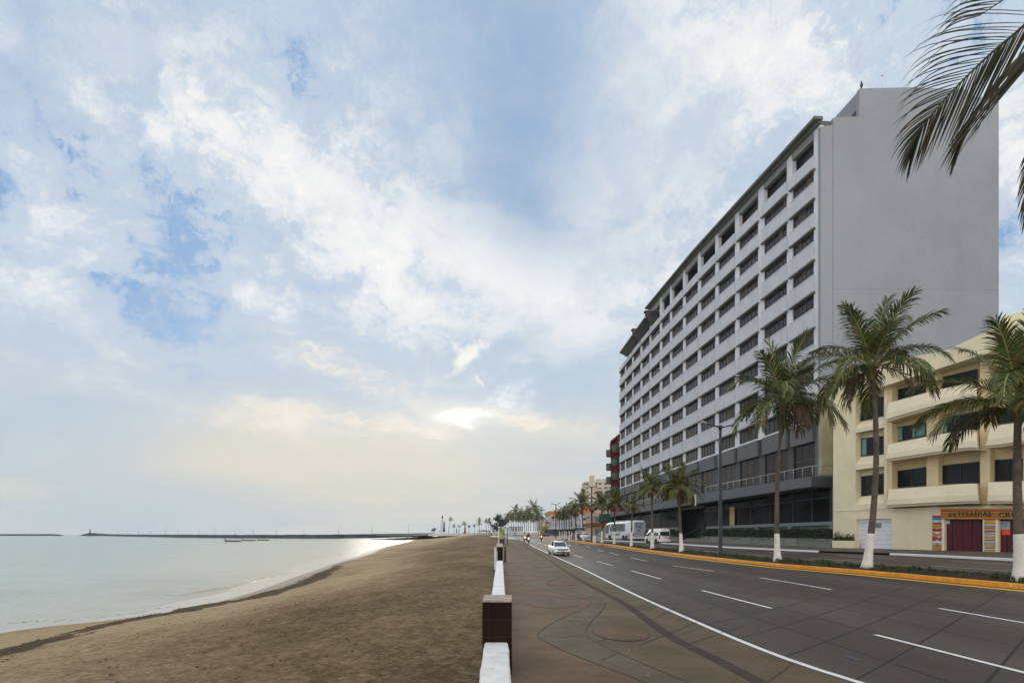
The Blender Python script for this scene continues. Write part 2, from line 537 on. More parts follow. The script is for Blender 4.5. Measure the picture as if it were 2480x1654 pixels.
def mat_sea():
    m, nt, b, pos = new_mat('sea_water')
    n = nt.noise(nt.vec('MULTIPLY', pos, (.010, .006, 1)), 1.0, 4)
    sh = nt.node('ShaderNodeAttribute', attribute_name='shallow').outputs['Fac']
    sea_c = nt.mix(n, (.225, .325, .285), (.265, .335, .275))
    nt.put(b.inputs['Base Color'], nt.mix(sh, sea_c, (.44, .375, .265)))
    b.inputs['Roughness'].default_value = .15
    b.inputs['IOR'].default_value = 1.333
    b.inputs['Specular IOR Level'].default_value = .6
    p1 = nt.vec('ADD', nt.vec('MULTIPLY', pos, (.55, 1.0, 1.0)), nt.vec('SCALE', nt.noise(pos, .25, 3, out='Color'), scale=1.5))
    h1 = nt.noise(p1, .55, 3, .5)
    h2 = nt.noise(p1, 2.6, 4, .55)
    cm = nt.noise(nt.vec('MULTIPLY', pos, (1.0, 1.0, 1.0)), .06, 3)
    bp = nt.node('ShaderNodeBump')
    spy = nt.node('ShaderNodeSeparateXYZ'); nt.l.new(pos, spy.inputs[0])
    nearw = nt.math('SUBTRACT', 1.0, nt.sstep(28, 75, spy.outputs[1]))
    nt.put(bp.inputs['Strength'], nt.math('MULTIPLY_ADD', nt.math('MULTIPLY', nt.sstep(.38, .60, cm), nt.math('MULTIPLY_ADD', nearw, .55, .12)), 1.0, .03))
    bp.inputs['Distance'].default_value = .45
    nt.put(bp.inputs['Height'], nt.math('ADD', h1, nt.math('MULTIPLY', h2, .3)))
    nt.put(b.inputs['Normal'], bp.outputs[0])
    return m

def mat_road():
    m, nt, b, pos = new_mat('road_concrete')
    sp = nt.node('ShaderNodeSeparateXYZ'); nt.l.new(pos, sp.inputs[0])
    X, Y, Z = sp.outputs
    big = nt.noise(nt.vec('MULTIPLY', pos, (1.0, .35, 1.0)), .22, 6, .6)
    fin = nt.noise(pos, 9.0, 6, .7)
    lane = nt.math('SINE', nt.math('MULTIPLY', nt.math('SUBTRACT', X, 5.2), 1.9))
    f = nt.math('ADD', nt.math('MULTIPLY', big, .66), nt.math('MULTIPLY', fin, .62))
    f = nt.math('ADD', nt.math('MULTIPLY_ADD', lane, .05, f), -.17)
    colr = nt.ramp(f, [(.28, (.042, .033, .026)), (.48, (.075, .060, .048)), (.68, (.120, .098, .080))])
    # saw-cut joints: along the road and skewed across it
    u = nt.math('FRACT', nt.math('DIVIDE', nt.math('ADD', nt.math('MULTIPLY', Y, .03), nt.math('SUBTRACT', X, 4.05)), 1.75))
    v = nt.math('FRACT', nt.math('DIVIDE', nt.math('SUBTRACT', Y, nt.math('MULTIPLY', X, .92)), 2.1))
    ju = nt.math('LESS_THAN', u, .034)
    jv = nt.math('LESS_THAN', v, .036)
    j = nt.math('MULTIPLY', nt.math('MAXIMUM', ju, jv), .9)
    cb = nt.node('ShaderNodeCombineXYZ')
    nt.put(cb.inputs[0], nt.math('FLOOR', nt.math('DIVIDE', nt.math('ADD', nt.math('MULTIPLY', Y, .03), nt.math('SUBTRACT', X, 4.05)), 1.75)))
    nt.put(cb.inputs[1], nt.math('FLOOR', nt.math('DIVIDE', nt.math('SUBTRACT', Y, nt.math('MULTIPLY', X, .92)), 2.1)))
    wn_ = nt.node('ShaderNodeTexWhiteNoise', noise_dimensions='2D'); nt.put(wn_.inputs['Vector'], cb.outputs[0])
    colr = nt.mix(nt.math('MULTIPLY', wn_.outputs['Value'], .34), colr, (.048, .040, .034))
    colr = nt.mix(j, colr, (.018, .016, .014))
    oil = nt.sstep(.54, .74, nt.noise(nt.vec('MULTIPLY', pos, (.9, .22, 1)), .55, 8, .70))
    colr = nt.mix(nt.math('MULTIPLY', oil, .75), colr, (.030, .027, .024))
    nt.put(b.inputs['Base Color'], colr)
    nt.put(b.inputs['Roughness'], nt.math('MULTIPLY_ADD', fin, .25, .48))
    b.inputs['Specular IOR Level'].default_value = .22
    bp = nt.node('ShaderNodeBump')
    bp.inputs['Strength'].default_value = .25; bp.inputs['Distance'].default_value = .02
    nt.put(bp.inputs['Height'], fin)
    nt.put(b.inputs['Normal'], bp.outputs[0])
    return m

def mat_pave(name, c, var=.30, speck=.5):
    m, nt, b, pos = new_mat(name)
    big = nt.noise(pos, .5, 7, .65)
    fin = nt.noise(pos, 14.0, 6, .75)
    f = nt.math('ADD', nt.math('MULTIPLY', big, .7), nt.math('MULTIPLY', fin, .3))
    colr = nt.mix(nt.sstep(.32, .68, f), c3(c, 1 - var), c3(c, 1 + var))
    st = nt.sstep(.58, .74, nt.noise(pos, 1.6, 8, .7))
    colr = nt.mix(nt.math('MULTIPLY', st, .60), colr, c3(c, .40))
    vo = nt.node('ShaderNodeTexVoronoi', feature='F1')
    nt.put(vo.inputs['Vector'], pos); vo.inputs['Scale'].default_value = 3.2
    pick = nt.math('GREATER_THAN', nt.noise(vo.outputs['Position'], 7.0, 1), .56)
    spk = nt.math('MULTIPLY', nt.math('LESS_THAN', vo.outputs['Distance'], .085), pick)
    colr = nt.mix(nt.math('MULTIPLY', spk, speck), colr, (.42, .37, .29))
    nt.put(b.inputs['Base Color'], colr)
    b.inputs['Roughness'].default_value = .8
    b.inputs['Specular IOR Level'].default_value = .14
    bp = nt.node('ShaderNodeBump')
    bp.inputs['Strength'].default_value = .3; bp.inputs['Distance'].default_value = .02
    nt.put(bp.inputs['Height'], f)
    nt.put(b.inputs['Normal'], bp.outputs[0])
    return m

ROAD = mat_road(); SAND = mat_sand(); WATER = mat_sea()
P_GREEN = mat_pave('promenade_olive', (.111, .086, .052))
P_BROWN = mat_pave('promenade_brown', (.124, .080, .049))
P_GREY = mat_pave('promenade_grey', (.103, .083, .057))
P_EDGE = mat_pave('promenade_margin', (.105, .080, .050))
P_BRICK = mat_pave('promenade_brick', (.058, .043, .035), speck=.1)
PAVE = mat_pave('pavement_grey', (.115, .10, .085), speck=.15)
SOIL = mat_pave('median_soil', (.040, .032, .022), speck=.2)
LAND = mat_pave('land_grey', (.10, .095, .085), speck=.0)
GROOVE = M('groove_dark', (.058, .046, .034), .9, .4, 3)
LINE = M('road_paint_white', (.72, .72, .72), .55, .08, 4, .2, 40, dirt=.35, dirtc=(.30, .29, .27))
YELLOW = M('road_paint_yellow', (.80, .44, .03), .6, .12, 3, .2, 30, dirt=.3, dirtc=(.30, .15, .03))
ORANGE = M('kerb_paint_orange', (.80, .315, .012), .6, .14, 2, .3, 20, dirt=.45, dirtc=(.30, .13, .03))
WHITEK = M('kerb_paint_white', (.74, .75, .80), .6, .06, 3, .3, 25, dirt=.35, dirtc=(.36, .35, .34))

# ------------------------------------------------------------------ lines of the place, as X(Y)
def wallR(Y):
    return .13 - .0195 * Y if Y < 140 else .13 - .0195 * 140 - .034 * (Y - 140)

band = curve_px([(1834, 1649), (1734, 1596.5), (1628, 1543.7), (1511, 1461.5), (1401, 1403), (1323, 1353), (1266, 1318)], near_z)
edge = curve_px([(2068.5, 1649), (1921.8, 1602), (1745.7, 1532), (1534, 1438), (1403.4, 1374), (1335, 1343), (1286, 1320), (1256.6, 1305.7), (1222, 1298)], near_z)
dash1 = curve_px([(2120, 1537), (1698, 1429), (1530, 1382), (1445, 1359), (1395, 1345.5)], near_z)
dash2 = curve_px([(2278.6, 1474), (1841, 1399), (1620, 1368), (1500, 1344)], near_z)
medN = curve_px([(2480, 1427), (2100, 1390.6), (1874, 1371), (1600, 1339.5), (1485.8, 1322.5), (1434.8, 1316.5), (1383.8, 1310), (1339, 1304), (1282, 1298), (1231, 1293.5)], near_z)
kerbF = curve_px([(2470, 1359), (2166, 1344), (1976, 1337), (1874, 1332), (1754.8, 1326), (1622, 1317.5), (1461, 1308.5), (1390, 1303.6), (1340, 1299.8), (1260, 1294.6)], far_z)
def medF(Y):
    return medN(Y) + 1.9

def frange(a, b, step0, grow=1.0):
    out = [a]; s = step0
    while out[-1] + s < b:
        out.append(out[-1] + s); s *= grow
    out.append(b)
    return out

def strip(name, ys, xl, xr, zf, mat, n=2, dz=0.0, kind='structure'):
    mb = MB(); rows = []
    for Y in ys:
        a, b_ = xl(Y), xr(Y)
        rows.append([Vector((lerp(a, b_, k / (n - 1)), Y, zf(lerp(a, b_, k / (n - 1)), Y) + dz)) for k in range(n)])
    mb.grid(rows, mat)
    return tag(mb.build(name, recalc=False), kind=kind)

YS = frange(-14, 130, .9) + frange(131, 420, 4)

# ground sheet under everything, out to the horizon on the land side
def land_left(Y):
    if Y < 150: return wallR(Y) - .2
    return lerp(wallR(150), -105, sm((Y - 330) / 60)) if Y > 330 else wallR(Y)
mb = MB(); rows = []
for Y in frange(-40, 140, 4) + frange(145, 3000, 8, 1.12):
    a = land_left(Y)
    r = []
    for k in range(26):
        X = a + (900 - a) * (k / 25) ** 2.2
        z = near_z(X, Y) if X < medN(Y) else far_z(X, Y)
        r.append(Vector((X, Y, z - .12)))
    rows.append(r)
mb.grid(rows, LAND); struct(mb, 'ground')

strip('promenade', YS, lambda Y: wallR(Y) - .1, lambda Y: band(Y) - .14, near_z, P_GREEN, 6)
strip('paving_band', YS, lambda Y: band(Y) - .14, lambda Y: band(Y) + .16, near_z, P_BRICK, 2)
strip('promenade_margin', YS, lambda Y: band(Y) + .16, lambda Y: edge(Y), near_z, P_EDGE, 3)
# brick joints of the dark band
mb = MB()
Y = 6.5
while Y < 40:
    for dzx in (-.14, .14):
        pass
    xb = band(Y)
    mb.quad(Vector((xb - .135, Y, near_z(0, Y) + .006)), Vector((xb + .155, Y, near_z(0, Y) + .006)), Vector((xb + .155, Y + .03, near_z(0, Y) + .006)), Vector((xb - .135, Y + .03, near_z(0, Y) + .006)), GROOVE)
    Y += .24
struct(mb, 'paving_joints')
strip('road', YS, edge, medN, near_z, ROAD, 24)
strip('far_road', frange(8, 130, 1.5) + frange(132, 420, 5), medF, kerbF, far_z, mat_road(), 16)

# wavy two-tone paving: brown field by the wall, grey wave, rounds in both
def wave(Y, lo, hi):
    ph = ((Y - 20.5) / 13.6) % 1.0
    c = abs(ph * 2 - 1)            # 1 at the crest, 0 at the trough
    c = lerp(c, .5 - .5 * math.cos(PI * c), .55)
    return lerp(lo, hi, c) - .012 * (Y - 14)
def outer(Y): return max(wallR(Y) + .1, min(wave(Y, .60, 2.95), band(Y) - .2))
def inner(Y): return max(wallR(Y) + .1, min(wave(Y, 1.80, 3.42), band(Y) - .17))
WY = frange(4, 120, .25)
strip('promenade_brown_paving', WY, lambda Y: wallR(Y) - .05, outer, near_z, P_BROWN, 4, .006)
strip('promenade_grey_wave', WY, outer, inner, near_z, P_GREY, 3, .006)
mb = MB()
for fn, w_ in ((outer, .015), (inner, .012)):
    pr = None
    for Y in frange(4, 60, .2):
        p = Vector((fn(Y), Y, near_z(fn(Y), Y) + .012))
        if pr is not None:
            t = (p - pr).normalized(); s = Vector((-t.y, t.x, 0)) * w_
            mb.quad(pr - s, p - s, p + s, pr + s, GROOVE)
        pr = p
def groove(a, b, w_=.014):
    a = hit(a[0], a[1], near_z, .012); b = hit(b[0], b[1], near_z, .012)
    t = (b - a).normalized(); s = Vector((-t.y, t.x, 0)) * w_
    mb.quad(a - s, b - s, b + s, a + s, GROOVE)
groove((1352, 1543), (1412, 1537)); groove((1388, 1491), (1430, 1495)); groove((1455, 1598), (1500, 1578)); groove((1445, 1552), (1470, 1546))
groove((1545, 1562), (1700, 1500)); groove((1530, 1475), (1612, 1442)); groove((1590, 1495), (1640, 1468)); groove((1660, 1560), (1800, 1514))
for k in range(5):
    Yk = 9.5 + k * 4.2
    p0 = Vector((band(Yk) + .18, Yk, near_z(4, Yk) + .012)); p1 = Vector((edge(Yk + 1.3) - .1, Yk + 1.3, near_z(5, Yk + 1.3) + .012))
    t = (p1 - p0).normalized(); s = Vector((-t.y, t.x, 0)) * .012
    mb.quad(p0 - s, p1 - s, p1 + s, p0 + s, GROOVE)
struct(mb, 'paving_grooves')

def round_patch(name, cx, cy, rx, ry, mat, dz=.012):
    mb = MB()
    n = 40
    ring = [Vector((cx + rx * math.cos(2*PI*i/n), cy + ry * math.sin(2*PI*i/n), near_z(cx, cy + ry * math.sin(2*PI*i/n)) + dz)) for i in range(n)]
    mb.add(ring, [tuple(range(n))], mat)
    o2 = [Vector((cx + (rx + .03) * math.cos(2*PI*i/n), cy + (ry + .03) * math.sin(2*PI*i/n), near_z(cx, cy + ry * math.sin(2*PI*i/n)) + dz)) for i in range(n)]
    for i in range(n):
        mb.quad(ring[i], ring[(i+1) % n], o2[(i+1) % n], o2[i], GROOVE)
    tag(mb.build(name, recalc=False), kind='structure')
for k in range(6):
    s = 1.0
    round_patch('grey_paving_round', 1.46 - .02 * 13.7 * k, 20.4 + 13.65 * k, .98, 1.72, P_GREY)
    round_patch('brown_paving_round', 2.70 - .022 * 13.5 * k, 14.15 + 13.5 * k, .66, 1.12, P_BROWN)

# ------------------------------------------------------------------ road markings (paint sheets just above the concrete)
strip('edge_line', [y for y in YS if y < 135], lambda Y: edge(Y) - .075, lambda Y: edge(Y) + .075, near_z, LINE, 2, .012)
def paint_line(mb, c, y0, y1, zf, w_=.07, mat=LINE):
    ys = frange(y0, y1, .8)
    mb.grid([[Vector((c(Y) - w_, Y, zf(c(Y), Y) + .012)), Vector((c(Y) + w_, Y, zf(c(Y), Y) + .012))] for Y in ys], mat)
mb = MB()
d1 = [((2480, 1632), (2120, 1537)), ((1872, 1473), (1698, 1429.5)), ((1601, 1402), (1530, 1382)), ((1487, 1369), (1445, 1359)), ((1419, 1350), (1395, 1344)),
      ((1377, 1338), (1366, 1334))]
for a, b_ in d1:
    paint_line(mb, dash1, hit(a[0], a[1], near_z).y, hit(b_[0], b_[1], near_z).y, near_z)
y = hit(1377, 1338, near_z).y + 9
for k in range(9):
    paint_line(mb, dash1, y, y + 4.5, near_z); y += 9.5
d2 = [((2480, 1515), (2281, 1473)), ((2023, 1427.5), (1841, 1399)), ((1727, 1383), (1640, 1369)), ((1583, 1358), (1533, 1350)), ((1496, 1343.6), (1467, 1338.6)), ((1446, 1335), (1421, 1331)), ((1407, 1326.5), (1390, 1323))]
for a, b_ in d2:
    paint_line(mb, dash2, hit(a[0], a[1], near_z).y, hit(b_[0], b_[1], near_z).y, near_z)
y = hit(1407, 1326.5, near_z).y + 12
for k in range(6):
    paint_line(mb, dash2, y, y + 4.5, near_z); y += 10
struct(mb, 'lane_dashes')
strip('median_line', [y for y in YS if 6 < y < 112], lambda Y: medN(Y) - .95, lambda Y: medN(Y) - .55, near_z, YELLOW, 2, .012)
mb = MB()
for a, b_ in [((2247.6, 1369), (2466, 1384)), ((1962.7, 1351.7), (2088.8, 1359)), ((1788, 1340), (1868.7, 1345.8)), ((1673, 1330), (1728, 1335)), ((1600, 1323.6), (1633, 1326.5)), ((2304, 1358), (2466, 1367)),
              ((2116, 1348.8), (2168, 1352)), ((2033.5, 1344.8), (2089, 1348)), ((1854, 1336.5), (1941.7, 1340.7)), ((1737, 1328.5), (1794.6, 1332)), ((1512, 1317), (1560, 1321)), ((1655, 1323.5), (1700, 1326.5))]:
    p, q = hit(a[0], a[1], far_z, .012), hit(b_[0], b_[1], far_z, .012)
    t = (q - p).normalized(); s = Vector((-t.y, t.x, 0)) * .065
    n = max(2, int((q - p).length / .8)); rows = []
    for i in range(n + 1):
        r = p.lerp(q, i / n)
        rows.append([Vector((r.x - s.x, r.y - s.y, far_z(r.x, r.y) + .012)), Vector((r.x + s.x, r.y + s.y, far_z(r.x, r.y) + .012))])
    mb.grid(rows, LINE)
struct(mb, 'far_lane_dashes')
# zebra crossing / painted area beyond the bus stop, and the crossing lines at the gap in the median
mb = MB()
cz = [hit(x, y_, near_z, .014) for x, y_ in ((1222, 1298.3), (1231, 1304.8), (1256, 1305.8), (1243, 1301))]
mb.add(cz, [(0, 1, 2, 3)], M('worn_paint', (.36, .34, .31), .7, .25, 1.5))
for k in range(6):
    Xk = edge(124) + 1.5 + k * 2.4
    mb.quad(Vector((Xk, 122, near_z(Xk, 122) + .014)), Vector((Xk + 1.1, 122, near_z(Xk + 1.1, 122) + .014)), Vector((Xk + 1.0, 126, near_z(Xk + 1, 126) + .014)), Vector((Xk - .1, 126, near_z(Xk, 126) + .014)), LINE)
struct(mb, 'crossing_paint')
# spilt blue marking paint
mb = MB(); rb = random.Random(3)
BLUEP = M('spilt_blue_paint', (.062, .060, .115), .7, .3)
for x, y_, n_ in ((1842, 1458, 4), (1885, 1477, 3), (1915, 1488, 5), (1810, 1503, 3), (2058, 1590, 4), (1868, 1470, 2)):
    for k in range(n_):
        c = hit(x + rb.uniform(-16, 16), y_ + rb.uniform(-5, 5), near_z, .008)
        r = rb.uniform(.03, .10)
        mb.add([c + Vector((r * rb.uniform(.5, 1.3) * math.cos(a), r * 1.6 * rb.uniform(.5, 1.3) * math.sin(a), 0)) for a in [2*PI*i/9 for i in range(9)]], [tuple(range(9))], BLUEP)
struct(mb, 'paint_spots')

# ------------------------------------------------------------------ median: orange kerb, soil bed, low plants
def med_z(X, Y):
    t = (X - medN(Y)) / 1.9
    return lerp(near_z(medN(Y), Y) + .17, far_z(X, Y) + .10, min(1, max(0, t)))
MY0, MY1 = 8, 116
def kerb_run(name, c, zf, y0, y1, mat, w_=.22, h=.2, step=1.2, side=1):
    mb = MB(); rows = []
    for Y in frange(y0, y1, step):
        z = zf(c(Y), Y); x = c(Y)
        prof = [(0, -.05), (.012 * side, h - .03), (.04 * side, h), (w_ * side, h), (w_ * side, -.05)]
        rows.append([Vector((x + a, Y, z + b_)) for a, b_ in prof])
    mb.grid(rows, mat, smooth=False)
    a, b_ = rows[0], rows[-1]
    mb.add(a, [tuple(range(5))], mat); mb.add(b_, [tuple(range(5))], mat)
    return mb.build(name)
tag(kerb_run('median_kerb', medN, near_z, MY0, MY1, ORANGE, .26, .2), kind='structure')
tag(kerb_run('median_back_kerb', medF, far_z, MY0, MY1, M('kerb_plain', (.17, .155, .13), .85, .2), .16, .15, side=-1), kind='structure')
strip('median_bed', frange(MY0, MY1, 1.2), lambda Y: medN(Y) + .25, lambda Y: medF(Y) - .15, med_z, SOIL, 4)
tag(kerb_run('median_kerb_beyond', medN, near_z, 132, 300, ORANGE, .6, .2, 4), kind='structure')
# white splashes on the orange kerb
mb = MB(); rb = random.Random(5)
for k in range(26):
    Yk = rb.uniform(21.2, 22.4)
    x = medN(Yk) - .002; z = near_z(x, Yk) + rb.uniform(.05, .15); r = rb.uniform(.008, .022)
    mb.add([Vector((x, Yk + r * 1.6 * math.cos(a), z + r * math.sin(a))) for a in [2*PI*i/7 for i in range(7)]], [tuple(range(7))], WHITEK)
struct(mb, 'kerb_splashes')
TUFT = M_leaf('median_plant_leaf', [(0, (.028, .060, .014)), (.55, (.055, .095, .022)), (.85, (.10, .12, .03)), (1, (.13, .10, .05))])
mb = MB(); rb = random.Random(11)
Y = 20.0
def tuft(c, hgt, spread, n):
    for _ in range(n):
        a = rb.uniform(0, 2*PI); l = hgt * rb.uniform(.5, 1.15)
        b0 = c + Vector((rb.uniform(-spread, spread), rb.uniform(-spread, spread), 0))
        out = Vector((math.cos(a), math.sin(a), 0))
        s = Vector((-out.y, out.x, 0)) * rb.uniform(.012, .03)
        p1 = b0 + out * l * .25 + Vector((0, 0, l * .7)); p2 = b0 + out * l * .75 + Vector((0, 0, l * rb.uniform(.75, 1.05)))
        mb.add([b0 - s*.6, b0 + s*.6, p1 + s, p1 - s, p2], [(0, 1, 2, 3), (3, 2, 4)], TUFT)
while Y < MY1 - 1:
    dens = .35 + .65 * mnoise.noise(Vector((Y * .22, 3.1, 0))) + .5
    for k in range(2):
        X = medN(Y) + rb.uniform(.45, 1.65)
        if rb.random() < dens:
            tuft(Vector((X, Y + rb.uniform(-.2, .2), med_z(X, Y))), rb.uniform(.10, .32), rb.uniform(.08, .2), int(lerp(17, 8, sm((Y - 30) / 60))))
    Y += .42
tag(mb.build('ground_cover', recalc=False), kind='stuff')

# far kerb (white) with the drive gap to the garage, pavement behind it
def pave_z(X, Y):
    k = kerbF(Y)
    return lerp(far_z(k, Y) + .15, .97, sm((X - k - .3) / 3.5))
gA, gB = hit(2155, 1343.5, far_z).y, hit(2022, 1337, far_z).y
tag(kerb_run('far_kerb', kerbF, far_z, 20, gA, WHITEK, .3, .16), kind='structure')
tag(kerb_run('far_kerb_beyond', kerbF, far_z, gB, 240, WHITEK, .3, .16), kind='structure')
strip('pavement', frange(14, 130, 1.5) + frange(132, 420, 6), lambda Y: kerbF(Y) + (.3 if not gA < Y < gB else 0), lambda Y: kerbF(Y) + 16, pave_z, PAVE, 10)

# ------------------------------------------------------------------ beach and sea
shore_px = [(0, 1538), (199, 1518), (388, 1490), (526, 1457), (623, 1429), (710, 1398), (791, 1370), (868, 1344), (904, 1329), (960, 1316), (978, 1311), (977, 1306), (960, 1301)]
shore = Curve([(q.y, q.x) for q in (hit(x, y_, lambda X, Y: SEA) for x, y_ in shore_px)] + [(6, -33), (16, -26.5)])
def wall_left(Y):
    return wallR(Y) - .30
def sand_wall_z(Y):
    return lerp(-.35, 1.35, sm((Y - 40) / 220))
weedX = Curve([(6, -15.5), (12, -15.4), (19.3, -17), (25.3, -18.2), (30.6, -18.1), (36, -17.0), (45, -17.6), (60, -20.2), (80, -24.5), (120, -30)])
def scarp(Y):
    return max(1.6, weedX(Y) - shore(Y)) + .55 * mnoise.noise(Vector((Y * .35, 1.7, 0))) + .3 * mnoise.noise(Vector((Y * 1.1, 4.7, 0)))
def sand_z(X, Y):
    xs, xw = shore(Y), wall_left(Y)
    s = (X - xs)                     # metres up from the water's edge
    L = max(3.0, xw - xs)
    if s < 0:
        return SEA + s * .055
    t = min(1, s / L)
    zw = sand_wall_z(Y)
    fore = min(1.0, s / 5.0)
    z = SEA + .42 * fore
    top = lerp(SEA + .42, zw, sm((t - .10) / .80)) if t > .1 else z
    z = max(z, top) if s > 2 else z
    # low scarp cut by the last high water, and a broad berm
    sc_ = scarp(Y)
    z += .16 * sm((s - sc_) / .35) * (1 if Y < 75 else max(0, 1 - (Y - 75) / 40))
    z += .05 * mnoise.noise(Vector((X * .35, Y * .25, 0))) * sm(s / 3)
    if Y < 70:
        z += .035 * mnoise.noise(Vector((X * 1.9, Y * 1.7, 3))) * sm((s - sc_ - .6) / 2.0)
    return z
mb = MB(); rows = []; wet = []; drk = []; wee = []
ysand = frange(3, 60, .33) + frange(60.4, 130, .8) + frange(132, 345, 3)
NX = 110
for Y in ysand:
    xs, xw = shore(Y), wall_left(Y)
    r = []
    for k in range(NX + 1):
        t = k / NX
        X = xs - 14 * (1 - t * 5) if t < .2 else lerp(xs, xw, ((t - .2) / .8) ** 1.15)
        z = sand_z(X, Y)
        r.append(Vector((X, Y, z)))
        s = X - xs
        lim = 1.7 + .8 * mnoise.noise(Vector((Y * .12, 9.1, 0))) + Y * .012
        wet.append(1 - sm((s - lim * .55) / (lim * .9)))
        sc_ = scarp(Y)
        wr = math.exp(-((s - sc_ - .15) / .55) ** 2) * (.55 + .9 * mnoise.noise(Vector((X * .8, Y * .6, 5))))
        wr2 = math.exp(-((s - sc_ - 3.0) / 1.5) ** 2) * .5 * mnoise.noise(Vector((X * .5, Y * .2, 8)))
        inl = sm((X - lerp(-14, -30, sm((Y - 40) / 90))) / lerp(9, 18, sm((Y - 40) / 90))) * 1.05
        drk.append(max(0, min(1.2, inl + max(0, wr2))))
        fadeY = 1 if Y < 50 else max(.25, 1 - (Y - 50) / 60)
        wee.append(fadeY * (1.0 + .7 * mnoise.noise(Vector((Y * .21, X * .3, 2)))) * (1.15 * math.exp(-((s - sc_ - .3) / 1.05) ** 2) + .55 * math.exp(-((s - sc_ - 1.5) / 1.0) ** 2) + .35 * math.exp(-((s - sc_ * .42) / .35) ** 2)))
    rows.append(r)
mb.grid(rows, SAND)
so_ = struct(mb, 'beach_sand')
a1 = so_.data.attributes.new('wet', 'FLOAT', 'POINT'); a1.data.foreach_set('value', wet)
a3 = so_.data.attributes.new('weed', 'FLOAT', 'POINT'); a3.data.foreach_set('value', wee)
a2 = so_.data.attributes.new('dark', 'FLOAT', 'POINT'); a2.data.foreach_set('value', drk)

DEB = M('beach_debris', (.050, .034, .020), .95, .4, 5)
mb = MB(); rb = random.Random(31)
for k in range(700):
    Y = rb.uniform(9, 60) if k < 450 else rb.uniform(8, 26)
    X = weedX(Y) + rb.gauss(.5, .8) if k < 450 else rb.uniform(-14, -1.2)
    if X > wallR(Y) - .7: continue
    z = sand_z(X, Y) + .012; r = rb.uniform(.02, .09) * (1 if k < 450 else .6); a0 = rb.uniform(0, PI)
    c = Vector((X, Y, z)); n_ = rb.choice((5, 6, 7))
    vs = [c + Vector((r * rb.uniform(.4, 1.5) * math.cos(a + a0), r * rb.uniform(.4, 1.5) * math.sin(a + a0), rb.uniform(0, .02))) for a in [2*PI*i/n_ for i in range(n_)]]
    mb.add(vs + [c + Vector((0, 0, .03))], [(i, (i + 1) % n_, n_) for i in range(n_)], DEB)
tag(mb.build('seaweed_debris', recalc=False), kind='stuff')

mb = MB(); rows = []
SEA_R = 1080.0
for Y in frange(-60, 120, 3) + frange(125, SEA_R, 10, 1.06):
    xr = shore(max(4, Y)) + 6 if Y < 330 else lerp(shore(330) + 6, -60, sm((Y - 330) / 40))
    xl = -max(200, 1.25 * abs(Y) + 260)
    rows.append([Vector((xr + (xl - xr) * (k / 40) ** 1.7, Y, SEA)) for k in range(41)])
mb.grid(rows, WATER); sea_o = struct(mb, 'sea')
shv = []
for r in rows:
    for p in r:
        dsh = max(0.0, shore(max(4, min(330, p.y))) - p.x)
        shv.append(math.exp(-dsh / (9 + .22 * max(0, p.y))))
a4 = sea_o.data.attributes.new('shallow', 'FLOAT', 'POINT'); a4.data.foreach_set('value', shv)
SWASH = M('thin_water', (.46, .40, .33), .16, .12, .6, .05, 3, spec=.6)
mb = MB(); rows = []
for Y in frange(8, 110, .4) + frange(112, 290, 3):
    k = mnoise.noise(Vector((Y * .09, 3.3, 0))); k2 = mnoise.noise(Vector((Y * .5, 6.3, 0)))
    w0 = (2.4 + 1.6 * k + .35 * k2) * (1 + max(0, Y - 40) * .012)
    x1 = shore(Y) + .25 + .2 * k2
    rows.append([Vector((x1 - w0, Y, SEA + .006)), Vector((x1 - w0 * .5, Y, SEA + .010)), Vector((x1, Y, SEA + .012))])
mb.grid(rows, SWASH); struct(mb, 'swash')
# small breaking ripple near the shore and the thin foam edge
FOAM = M('foam', (.62, .62, .58), .5, .2, 6)
WAVEM = M('ripple_water', (.20, .18, .12), .45, .2, 2, .2, 6, spec=.4)
mb = MB()
pts = [hit(x, y_, lambda X, Y: SEA) for x, y_ in ((430, 1441), (480, 1432), (540, 1423), (600, 1411), (660, 1397), (705, 1386))]
rows = []
for i in range(31):
    t = i / 30 * (len(pts) - 1); k = min(int(t), len(pts) - 2); p = pts[k].lerp(pts[k+1], t - k)
    e = math.sin(PI * i / 30) ** .6
    nz = mnoise.noise(Vector((i * .45, 2, 0)))
    rows.append([p + Vector((-.9 + nz * .2, .0, .004)), p + Vector((-.35, 0, .07 * e + .004)), p + Vector((0, 0, .11 * e + .02 * nz + .004)), p + Vector((.14, 0, .07 * e + .004)), p + Vector((.30 + .1 * nz, 0, .004))])
mb.grid(rows, WATER)
rip = struct(mb, 'shore_ripple')
a5 = rip.data.attributes.new('shallow', 'FLOAT', 'POINT'); a5.data.foreach_set('value', [.9] * len(rip.data.vertices))
mb = MB(); rb = random.Random(2)
for run, n_ in (((((520, 1424), (560, 1417), (590, 1411))), 50), (((240, 1494), (330, 1484), (380, 1472), (440, 1470)), 60), (((0, 1508), (90, 1503), (190, 1500)), 40)):
    pp = [hit(x, y_, lambda X, Y: SEA + .01) for x, y_ in run]
    for k in range(n_):
        t = rb.random() * (len(pp) - 1); i = min(int(t), len(pp) - 2); c = pp[i].lerp(pp[i+1], t - i) + Vector((rb.gauss(0, .12), rb.gauss(0, .2), .006))
        r = rb.uniform(.02, .07)
        mb.add([c + Vector((r * rb.uniform(.5, 1.4) * math.cos(a), 2.2 * r * rb.uniform(.5, 1.4) * math.sin(a), 0)) for a in [2*PI*i/8 for i in range(8)]], [tuple(range(8))], FOAM)
tag(mb.build('foam', recalc=False), kind='stuff')
